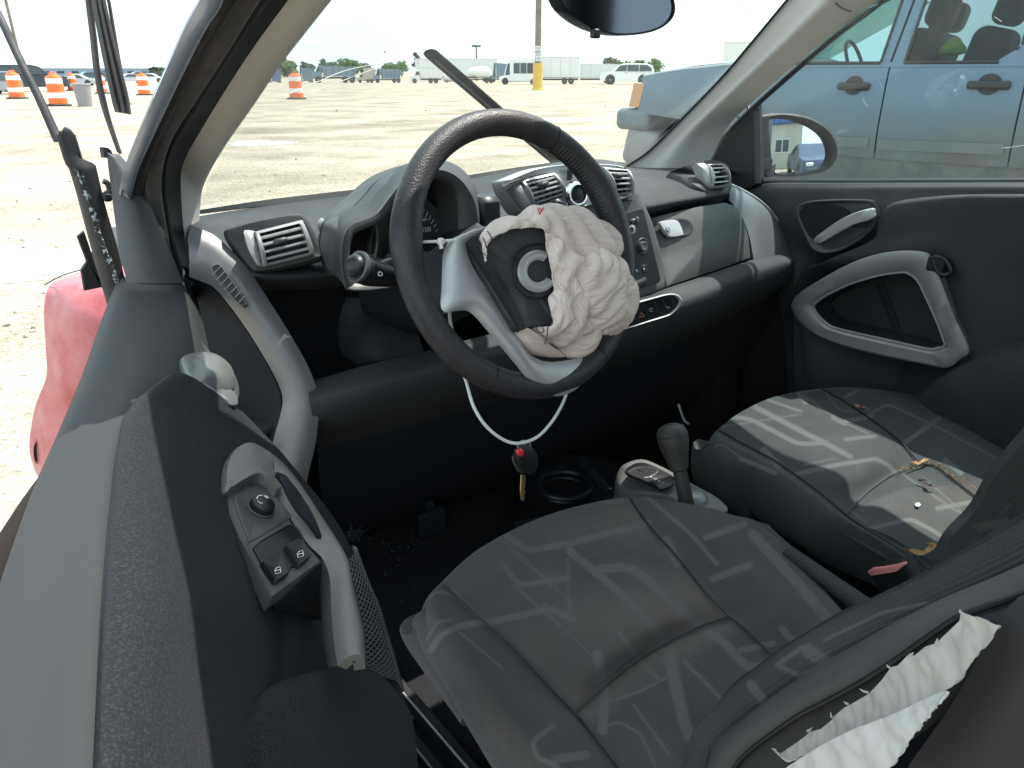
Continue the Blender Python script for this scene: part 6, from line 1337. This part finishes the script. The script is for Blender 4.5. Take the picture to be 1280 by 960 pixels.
# --- poles
wood = mk('weathered_pole_wood', (.24, .20, .155), .9, col2=(.15, .125, .10), vs=3, bump=.5, bs=14, bdist=.02)
M['yellow'] = mk('yellow_pole_paint', (.72, .47, .06), .7, col2=(.62, .36, .08), vs=2.5)
p = gpos(672, 112.5); d = depth(p)
pole = thing('utility_pole', 'wooden utility pole with yellow painted foot and paper notices', 'pole', tuple(p))
r = 4.2/FPX*d
obj('shaft', lathe((0, 0, 0), (0, 0, 1), [(r, 0), (r*.92, 4), (r*.75, 11)], 18), wood, pole)
zy = P(672, 79, 'd', d)[2]
obj('painted_foot', lathe((0, 0, 0), (0, 0, 1), [(r*1.75, 0), (r*1.7, .08), (r*1.5, .12), (r*1.45, zy)], 18), M['yellow'], pole)
Z = lambda v: P(672, v, 'd', d)[2]
for v0, v1, du in ((77, 70, .4), (70, 66, -.4), (65, 58, .2)):
    z0, z1 = Z(v0), Z(v1); fd = unit((CAM-np.array(p))*[1, 1, 0]); sd_ = np.array([-fd[1], fd[0], 0])
    nb = obj('notice', box(fd*r*1.02+sd_*du*r*.3+np.array([0, 0, (z0+z1)/2]), (.02, r*1.7, (z1-z0)*.92), [fd, sd_, np.array([0, 0, 1.])], .004), M['white'], pole)
    for k in range(3): obj('print_line', box(fd*(r*1.02+.012)+sd_*du*r*.3+np.array([0, 0, z0+(z1-z0)*(.28+.22*k)]), (.004, r*1.1, (z1-z0)*.08), [fd, sd_, np.array([0, 0, 1.])], .001), M['grey'], nb)
p = gpos(31, 100); d = depth(p)
pl2 = thing('utility_pole', 'tall thin utility pole standing behind the black SUV at far left', 'pole', tuple(p)); r = 1.9/FPX*d; ht = P(20, -60, 'd', d)[2]
obj('shaft', lathe((0, 0, 0), (-.012, 0, 1), [(r, 0), (r*.9, ht*.6), (r*.7, ht)], 12), wood, pl2)
for f, a in ((.62, 1), (.70, -1), (.82, 1)): obj('bracket', box((a*r*1.6, 0, ht*f), (r*2.4, r*.8, r*2.2), None, .05), M['grey'], pl2)
p = gpos(596, 101); d = depth(p)
lp = thing('street_lamp', 'distant light mast standing above the white trailers', 'street lamp', tuple(p)); ht = P(596, 58, 'd', d)[2]
obj('mast', lathe((0, 0, 0), (0, 0, 1), [(.16, 0), (.11, ht)], 10), M['grey'], lp)
obj('lamp_head', box((0, 0, ht), (1.3, .8, .35), None, .1), M['grey'], lp)

# --- trees on the horizon
leafm = {k: mk('foliage_'+k, a, .7, col2=b, vs=.9, vc=(.4, .6)) for k, a, b in (('bright', (.16, .25, .07), (.10, .18, .05)), ('dull', (.11, .165, .075), (.07, .12, .055)), ('dark', (.065, .09, .05), (.04, .065, .04)))}
bark = mk('bark', (.11, .085, .065), .9)
def tree(u, vtop, wpx, dist, tone, label, seed, tall=1.):
    rng = np.random.RandomState(seed); c = P(u, 96, 'd', dist); c[2] = 0; h = P(u, vtop, 'd', dist)[2]; w_ = wpx*1.5/FPX*dist/2
    t = thing('tree', label, 'tree', tuple(c), 0, 'trees along the horizon')
    tr = [tube([(0, 0, 0), (.1*w_*rng.normal()*.3, 0, h*.35), (0, 0, h*.8)], [h*.028, h*.022, h*.008], 8, N=8)]
    cen = []
    for k in range(16):
        a = rng.rand()*6.28; rr_ = w_*rng.rand()**.5*.8; z = h*(.35+.6*rng.rand()); q = np.array([rr_*math.cos(a), rr_*math.sin(a), z]); q[:2] *= (1-.55*max(0, (z/h-.55)/.45)); cen.append(q)
        tr.append(tube([(0, 0, h*.3+.2*(z-h*.3)), q*.55+np.array([0, 0, z*.3]), q], [h*.012, h*.008, h*.003], 5, N=5))
    obj('trunk', merge(*tr), bark, t)
    V = []; F = []
    for q in cen:
        rad_ = w_*(.28+.2*rng.rand())
        for _ in range(110):
            d_ = unit(rng.normal(size=3)); p_ = q+d_*rad_*rng.rand()**.4*np.array([1, 1, .75]); a1 = unit(rng.normal(size=3)); a2 = unit(np.cross(a1, rng.normal(size=3))); s_ = max(w_, 1.5)*.085*(.6+rng.rand())
            k = len(V); V += [p_-a1*s_, p_+a2*s_*.7, p_+a1*s_, p_-a2*s_*.7]; F.append((k, k+1, k+2, k+3))
    obj('crown', (np.array(V), F), leafm[tone], t, smooth=False)
TR = [(352, 77, 26, 170, 'bright', 'bright round tree beside the far barrel'), (364, 79, 18, 178, 'bright', 'small bright tree right behind the far barrel'), (382, 77, 10, 175, 'dull', 'narrow dull tree above the small slate truck'), (391, 79, 8, 182, 'dull', 'thin tree tip left of the tallest tree'), (405, 74.5, 10, 165, 'dull', 'tallest slim tree above the long dump truck'),
    (417, 78, 14, 172, 'dull', 'dull bushy tree right of the slim one'), (431, 75.5, 16, 160, 'bright', 'bright tree above the right end of the long dump truck'), (443, 77, 14, 168, 'bright', 'bright low tree behind the pale truck'), (456, 81, 16, 175, 'dull', 'low dull tree above the pale truck'), (486, 82, 18, 180, 'bright', 'low bright tree behind the right dump truck'), (502, 79, 18, 172, 'bright', 'bright tree left of the white trailer'),
    (521, 66, 7, 150, 'dark', 'small dark tree top above the white trailer'), (604, 72, 10, 190, 'dark', 'dark crown behind the light mast'), (654, 73, 13, 170, 'dark', 'dark crown rising over the white bus'), (764, 73, 18, 160, 'dull', 'spreading tree left of the white SUV roof'), (778, 77, 18, 170, 'bright', 'low tree above the white SUV bonnet'), (791, 76, 16, 168, 'bright', 'low tree above the white SUV roof'), (800, 74.5, 8, 160, 'bright', 'slim tree above the rear of the white SUV'),
    (817, 74.5, 16, 155, 'bright', 'bright tree above the nose of the blue pickup'), (178, 85, 14, 200, 'dark', 'dark low tree over the white saloons'), (194, 84, 10, 190, 'dark', 'dark tree left of the silver pillar strip'), (203, 85, 12, 195, 'dull', 'dull tree touching the silver pillar strip')]
for i, (u, vt, wd, ds_, tone, lb_) in enumerate(TR): tree(u, vt, wd, ds_, tone, lb_, 100+i)

# ================================================================== blue pickup beside the car
a_ = YAW-R_(49); TH = np.array([math.sin(a_), math.cos(a_), 0]); TO = np.array([-math.cos(a_), math.sin(a_), 0])  # heading, and outwards to our side
TP0 = CAM-TO*7.25; TP0[2] = 0
def tl(u, v, off=0.):
    """local (s along heading, z) of a sight line on the truck's side plane"""
    p = P(u, v, 'pl', (TP0+TO*off, TO)); return float((p-TP0)@TH), float(p[2])
tx0, _ = tl(1105, 107)
trk = thing('pickup_truck', 'large faded blue four door pickup parked alongside with dark handles', 'pickup', tuple(TP0+TH*tx0), 0)
TO0 = TP0+TH*tx0
def TV(s, o_, z): return TH*(s-tx0)+TO*o_+np.array([0, 0, z])
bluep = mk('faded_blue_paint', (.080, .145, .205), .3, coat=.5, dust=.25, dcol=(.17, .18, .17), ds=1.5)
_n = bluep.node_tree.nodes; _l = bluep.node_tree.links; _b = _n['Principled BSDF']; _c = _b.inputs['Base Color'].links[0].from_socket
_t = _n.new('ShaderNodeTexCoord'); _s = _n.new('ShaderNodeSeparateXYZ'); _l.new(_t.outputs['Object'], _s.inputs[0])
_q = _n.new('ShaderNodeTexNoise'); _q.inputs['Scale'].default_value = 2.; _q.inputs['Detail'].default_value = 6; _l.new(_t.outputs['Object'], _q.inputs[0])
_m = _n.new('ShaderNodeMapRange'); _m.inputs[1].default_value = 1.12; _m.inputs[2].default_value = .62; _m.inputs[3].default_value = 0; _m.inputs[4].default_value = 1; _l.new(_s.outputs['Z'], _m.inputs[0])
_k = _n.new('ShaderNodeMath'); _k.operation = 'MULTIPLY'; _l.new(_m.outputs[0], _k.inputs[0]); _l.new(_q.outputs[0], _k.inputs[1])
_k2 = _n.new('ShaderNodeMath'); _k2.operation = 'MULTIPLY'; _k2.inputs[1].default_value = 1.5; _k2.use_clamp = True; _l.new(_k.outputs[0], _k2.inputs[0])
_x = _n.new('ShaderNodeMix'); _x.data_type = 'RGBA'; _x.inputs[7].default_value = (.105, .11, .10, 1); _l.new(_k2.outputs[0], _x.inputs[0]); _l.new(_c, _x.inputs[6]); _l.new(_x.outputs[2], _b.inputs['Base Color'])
def woff(z): return -.10*max(0, .75-z)/.75*1.2-.012*((z-.9)/.3)**2 if z < 1.28 else -.02-(z-1.28)*.36
def tpanel(name, polyTop, polyBot, mat, nz=14, ns=10, thick=.03, label=None, off=0., parent=None):
    """panel between an upper and a lower edge, both given as (s,z) lists from front to back"""
    A, B = lin(polyTop, ns), lin(polyBot, ns); V = np.zeros((nz, ns, 3))
    for i, t in enumerate(np.linspace(0, 1, nz)):
        q = A*(1-t)+B*t
        for j in range(ns): V[i, j] = TV(q[j, 0], woff(q[j, 1])+off, q[j, 1])
    g = shell(V, thick, face=TV(tx0, 8, 1.)); return obj(name, g, mat, parent or trk, label)
T = lambda *pts: [tl(u, v) for u, v in pts]
zb = .55
sF0 = tl(802, 110)[0]; sD0 = tl(940, 90)[0]; sG = tl(1111, 84)[0]; sGb = tl(1090, 200)[0]; sR = tl(1280, 108)[0]; sRb = tl(1259, 205)[0]; sE = sR-2.4
belt = 1.30
# wing and bonnet
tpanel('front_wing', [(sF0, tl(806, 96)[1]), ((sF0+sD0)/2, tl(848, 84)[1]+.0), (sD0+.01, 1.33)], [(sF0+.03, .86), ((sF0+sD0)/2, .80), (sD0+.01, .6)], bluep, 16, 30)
hv = np.array([[TV(s, o_, z+.05*(1-(o_+1.)**2)) for o_ in np.linspace(-.05, -1.95, 14)] for s, z in ((sF0+.04, 1.19), (sF0-.1, 1.24), ((sF0+sD0)/2, 1.31), (sD0-.1, 1.36))])
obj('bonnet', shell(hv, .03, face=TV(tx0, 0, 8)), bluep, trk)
obj('bonnet_edge', tube([TV(s, -.03, z) for s, z in ((sF0, tl(806, 95)[1]), ((sF0+sD0)/2+.2, 1.275), (sD0, 1.345))], .012, 6, N=12), mk('pale_edge', (.42, .48, .5), .3), trk)
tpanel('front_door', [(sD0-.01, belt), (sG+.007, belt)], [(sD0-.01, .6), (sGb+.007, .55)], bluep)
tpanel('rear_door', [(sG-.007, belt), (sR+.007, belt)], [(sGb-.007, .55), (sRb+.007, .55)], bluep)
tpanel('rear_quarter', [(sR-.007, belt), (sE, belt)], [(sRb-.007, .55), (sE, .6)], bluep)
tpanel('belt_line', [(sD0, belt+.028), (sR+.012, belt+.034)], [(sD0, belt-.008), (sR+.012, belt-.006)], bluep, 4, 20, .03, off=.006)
# door frames and glass
def up(s, z): return s
fw0, fb = tl(998, 84)[0], tl(1099, 81)[0]; fbt = tl(1118, 1)[0]
zt = 1.86
k_ = (tl(1133, 0)[0]-tl(1111, 81)[0])/(tl(1133, 0)[1]-tl(1111, 81)[1])
gapx = lambda z: tl(1111, 81)[0]+k_*(z-tl(1111, 81)[1])
k1 = (tl(1118, 0)[0]-tl(1099, 80)[0])/(tl(1118, 0)[1]-tl(1099, 80)[1]); fx = lambda z: tl(1099, 80)[0]+k1*(z-1.33)
k2 = (tl(1148, 0)[0]-tl(1129, 79)[0])/(tl(1148, 0)[1]-tl(1129, 79)[1]); rx_ = lambda z: tl(1129, 79)[0]+k2*(z-1.33)
rr0 = tl(1279, 40)[0]
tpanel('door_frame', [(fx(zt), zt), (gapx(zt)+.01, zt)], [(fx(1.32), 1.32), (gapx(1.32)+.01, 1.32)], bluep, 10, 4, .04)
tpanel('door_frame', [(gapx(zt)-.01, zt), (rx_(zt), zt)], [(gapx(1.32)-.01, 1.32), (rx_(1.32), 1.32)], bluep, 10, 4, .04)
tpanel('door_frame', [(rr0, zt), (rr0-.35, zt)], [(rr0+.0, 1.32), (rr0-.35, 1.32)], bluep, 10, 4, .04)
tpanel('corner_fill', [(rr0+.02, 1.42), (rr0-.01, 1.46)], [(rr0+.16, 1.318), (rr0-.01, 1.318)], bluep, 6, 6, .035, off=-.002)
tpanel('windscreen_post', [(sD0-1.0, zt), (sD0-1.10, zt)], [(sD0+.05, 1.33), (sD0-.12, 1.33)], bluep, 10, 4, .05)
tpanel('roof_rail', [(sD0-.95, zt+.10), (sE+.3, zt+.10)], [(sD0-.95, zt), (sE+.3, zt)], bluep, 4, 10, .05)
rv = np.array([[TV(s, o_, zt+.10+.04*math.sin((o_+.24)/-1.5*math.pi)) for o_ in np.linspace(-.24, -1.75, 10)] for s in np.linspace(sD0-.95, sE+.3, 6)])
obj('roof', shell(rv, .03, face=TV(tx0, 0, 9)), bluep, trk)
tg = glass('truck_glass', (.55, .68, .66), 0); tg2 = glass('truck_tinted_glass', (.48, .55, .55), 0)
tpanel('window', [(sD0-.9, zt), (fx(zt)+.0, zt)], [(sD0, 1.325), (fx(1.325), 1.325)], tg, 8, 8, .006, off=-.015)
tpanel('window', [(rx_(zt), zt), (rr0, zt)], [(rx_(1.325), 1.325), (rr0, 1.325)], tg2, 8, 8, .006, off=-.015)
for a, b in (((fx(zt), zt), (fx(1.325), 1.325)), ((rx_(zt), zt), (rx_(1.325), 1.325)), ((rr0, zt), (rr0, 1.45))):
    obj('window_rubber', tube([TV(a[0], woff(a[1])+.004, a[1]), TV(b[0], woff(b[1])+.004, b[1])], .012, 6, N=8), M['black'], trk)
for a, b in ((sD0, fx(1.325)), (rx_(1.325), rr0+.12)):
    obj('window_rubber', tube([TV(a, woff(1.325)+.004, 1.325), TV(b, woff(1.325)+.004, 1.325)], .015, 6, N=8), M['black'], trk)
tpanel('inner_gap', [(gapx(zt)+.05, zt), (gapx(zt)-.05, zt)], [(sGb+.05, .55), (sGb-.05, .55)], M['black'], 14, 3, .02, off=-.045)
# mouldings, handles
for s0_, s1_ in ((tl(1032, 180)[0], tl(1084, 183)[0]), (tl(1096, 184)[0], tl(1254, 188)[0])):
    tpanel('side_moulding', [(s0_, tl(1096, 174)[1]), (s1_, tl(1250, 180)[1])], [(s0_, tl(1096, 187)[1]), (s1_, tl(1250, 194)[1])], mk('dusty_blue_grey', (.13, .155, .16), .5, dust=.2), 6, 8, .03, off=.014)
M['mauve'] = mk('faded_handle_plastic', (.022, .019, .021), .6, dust=.05)
def handle(u, v, wpx):
    s0_, z0 = tl(u, v); w_ = abs(tl(u+wpx, v)[0]-s0_); A3 = [TH, TO, np.array([0, 0, 1.])]
    obj('handle_cup', dome([TV(s0_+w_*.27*math.cos(a)-.0, woff(z0)+.004, z0+.006+.078*math.sin(a)) for a in np.linspace(0, 6.28, 24, endpoint=False)], ((1, -.02), (1, .006), (.88, .004), (0, .003)), nrm=TO), M['mauve'], trk)
    obj('door_handle', merge(box(TV(s0_, woff(z0)+.03, z0), (w_*.95, .03, .052), A3, .013), box(TV(s0_+w_*.3, woff(z0)+.02, z0), (w_*.36, .034, .062), A3, .014), box(TV(s0_-w_*.3, woff(z0)+.02, z0), (w_*.36, .034, .066), A3, .014)), M['mauve'], trk)
handle(1067, 108, 43); handle(1236, 106.5, 59)
# nose: lamp, bumper, wheel
tpanel('turn_signal', [(sF0+.10, tl(803, 104)[1]), (sF0-.03, tl(808, 104)[1])], [(sF0+.14, tl(799, 134)[1]), (sF0+.02, tl(805, 134)[1])], M['amber'], 8, 6, .05, off=.004)
obj('headlight', box(TV(sF0+.08, -.30, 1.02), (.16, .5, .26), [TH, TO, np.array([0, 0, 1.])], .05), M['headlamp'], trk)
obj('grille', box(TV(sF0+.05, -.98, 1.0), (.14, 1.0, .36), [TH, TO, np.array([0, 0, 1.])], .04), M['dark'], trk)
bumpm = mk('faded_bumper_plastic', (.10, .135, .16), .5, dust=.3); bum2 = mk('grey_lower_bumper', (.19, .20, .205), .5, dust=.25)
obj('bumper', rbox(TV(sF0+.10, -.98, .79), (.42, 2.0, .22), [TH, TO, np.array([0, 0, 1.])], .075, 6), bumpm, trk)
obj('lower_bumper', rbox(TV(sF0+.0, -.98, .50), (.42, 1.96, .40), [unit(TH*1.+np.array([0, 0, .22])), TO, unit(np.array([0, 0, 1.])-TH*.22)], .09, 6), bum2, trk)
wc_ = sF0-.85
def tw(s):
    t = obj('wheel', lathe(TV(s, -.30, .42), TO, [(.26, 0), (.40, .0), (.42, .04), (.42, .22), (.39, .26), (.26, .26)], 30), M['tyre'], trk)
    obj('rim', lathe(TV(s, -.075, .42), TO, [(.26, 0), (.25, .02), (.1, .0), (.08, .03), (.001, .03)], 24), M['rim'], t)
    obj('wheel_arch', lathe(TV(s, -.34, .46), TO, [(.50, 0), (.50, .33), (.46, .345), (.45, .30), (.01, .06)], 32), M['dark'], trk)
tw(wc_); tw(wc_-3.55)
tpanel('rocker_panel', [(sD0, .60), (sE, .60)], [(sD0, .26), (sE, .26)], mk('dusty_rocker', (.10, .115, .115), .5, dust=.4), 8, 10, .04, off=-.012)
obj('underbody', box(TV((sF0+sE)/2, -1.0, .52), (abs(sF0-sE)-.4, 1.6, .28), [TH, TO, np.array([0, 0, 1.])], .05), M['black'], trk)
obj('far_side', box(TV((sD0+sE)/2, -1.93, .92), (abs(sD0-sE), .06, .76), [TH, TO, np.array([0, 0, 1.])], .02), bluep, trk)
obj('cabin_floor', box(TV((sD0+sR)/2, -1.0, .72), (abs(sD0-sR), 1.8, .06), [TH, TO, np.array([0, 0, 1.])], .02), M['black'], trk)
for s_ in (sD0-1.05, rr0-.6): obj('far_post', box(TV(s_, -1.78, 1.58), (.12, .06, .62), [TH, TO, np.array([0, 0, 1.])], .02), M['dark'], trk)
# seats, wheel, dash inside
def tseat(s, o_):
    A3 = [TH, TO, np.array([0, 0, 1.])]; lean = np.array(unit(np.array(TH*-.22+np.array([0, 0, 1.])))); A4 = [unit(np.cross(TO, lean)), TO, lean]
    t = obj('truck_seat', rbox(TV(s, o_, 1.18), (.30, .50, .84), A4, .1), M['dark'], trk)
    obj('headrest', rbox(TV(s-.13, o_, 1.73), (.22, .30, .26), A4, .08), M['dark'], t); obj('cushion', box(TV(s+.28, o_, .86), (.55, .5, .16), A3, .05), M['dark'], t)
s1_, s2_ = tl(1130, 40)[0], tl(1216, 40)[0]
tseat(s1_, -.55); tseat(s1_+.12, -1.42); tseat(s2_, -.55); tseat(s2_-.25, -1.42)
sw_, zw = tl(1050, 62)
obj('truck_steering_wheel', tube([TV(sw_+.1+.08*math.sin(a), -.72+.19*math.cos(a), 1.34+.18*math.sin(a)) for a in np.linspace(0, 6.28, 30, endpoint=False)], .016, 8, closed=True), M['black'], trk)
obj('truck_dashboard', box(TV(sw_+.42, -1.0, 1.20), (.45, 1.7, .30), [TH, TO, np.array([0, 0, 1.])], .08), M['dark'], trk)
obj('truck_windscreen', shell(np.array([[TV(sD0+.05-t*1.05, o_, 1.33+t*.55) for o_ in np.linspace(-.15-.2*t, -1.8+.15*t, 6)] for t in (0, .5, 1)]), .006), tg, trk)
vz = P(1192, 58, 'pl', (TP0-TO*.26, TO))
vv = lathe(vz-np.array([0, 0, .08]), (0, .1, 1), [(.02, 0), (.10, .02), (.11, .06), (.06, .13), (.01, .16)], 18); 
vv = (vv[0]+(fbm(vv[0], 20, 3, 4)*.012)[:, None]*unit(vv[0]-vz), vv[1])
obj('safety_vest', vv, mk('hi_vis_yellow', (.62, .80, .05), .7), None, 'crumpled yellow green cloth seen through the rear window of the blue pickup', 'cloth')

# ================================================================== behind us: what the door mirror shows
HB = thing('house', 'beige building with blue eave and white framed window, seen in the door mirror', 'building', (0, 0, 0))
hw = mk('beige_render', (.50, .47, .40), .8, col2=(.44, .41, .35), vs=1.2, bump=.2, bs=30, bdist=.01)
hx0, hx1, hy = -8., 2.55, -13.0
obj('wall', box(((hx0+hx1)/2, hy-3, 1.5), (hx1-hx0, 6, 3.0), None, .02), hw, HB)
rf = obj('roof', box(((hx0+hx1)/2, hy-3, 3.25), (hx1-hx0+.5, 6.6, .5), None, .04), mk('blue_roof_metal', (.05, .12, .36), .4), HB)
for k in range(24): obj('roof_rib', box((hx0+k*(hx1-hx0)/23, hy+.31, 3.25), (.05, .04, .46), None, .01), M['navyrib'] if 'navyrib' in M else paint['navy'], rf)
for wx0 in (.95,):
    wn_ = obj('window', box((wx0, hy+.01, 1.55), (1.15, .08, .95), None, .01), M['tank_edge'], HB)
    for sx_ in (-.28, .28): obj('pane', box((wx0+sx_, hy+.05, 1.55), (.48, .03, .80), None, .005), M['vglass'], wn_)
for k in range(9): obj('base_board', box(((hx0+hx1)/2, hy+.012, .12+k*.105), (hx1-hx0-.02, .03, .095), None, .005), hw, HB)
carlike('parked_car', 'dark navy car parked behind, visible in the door mirror', 'car', 'sedan', paint['navy'], (2.5, -8.6, 0), R_(84))
carlike('parked_suv', 'white SUV parked beyond the beige building, in the door mirror', 'suv', 'suv', paint['white'], (4.3, -15.5, 0), R_(100))
for u_, (x, y) in enumerate(((5.2, -30), (3.2, -42))):
    pass
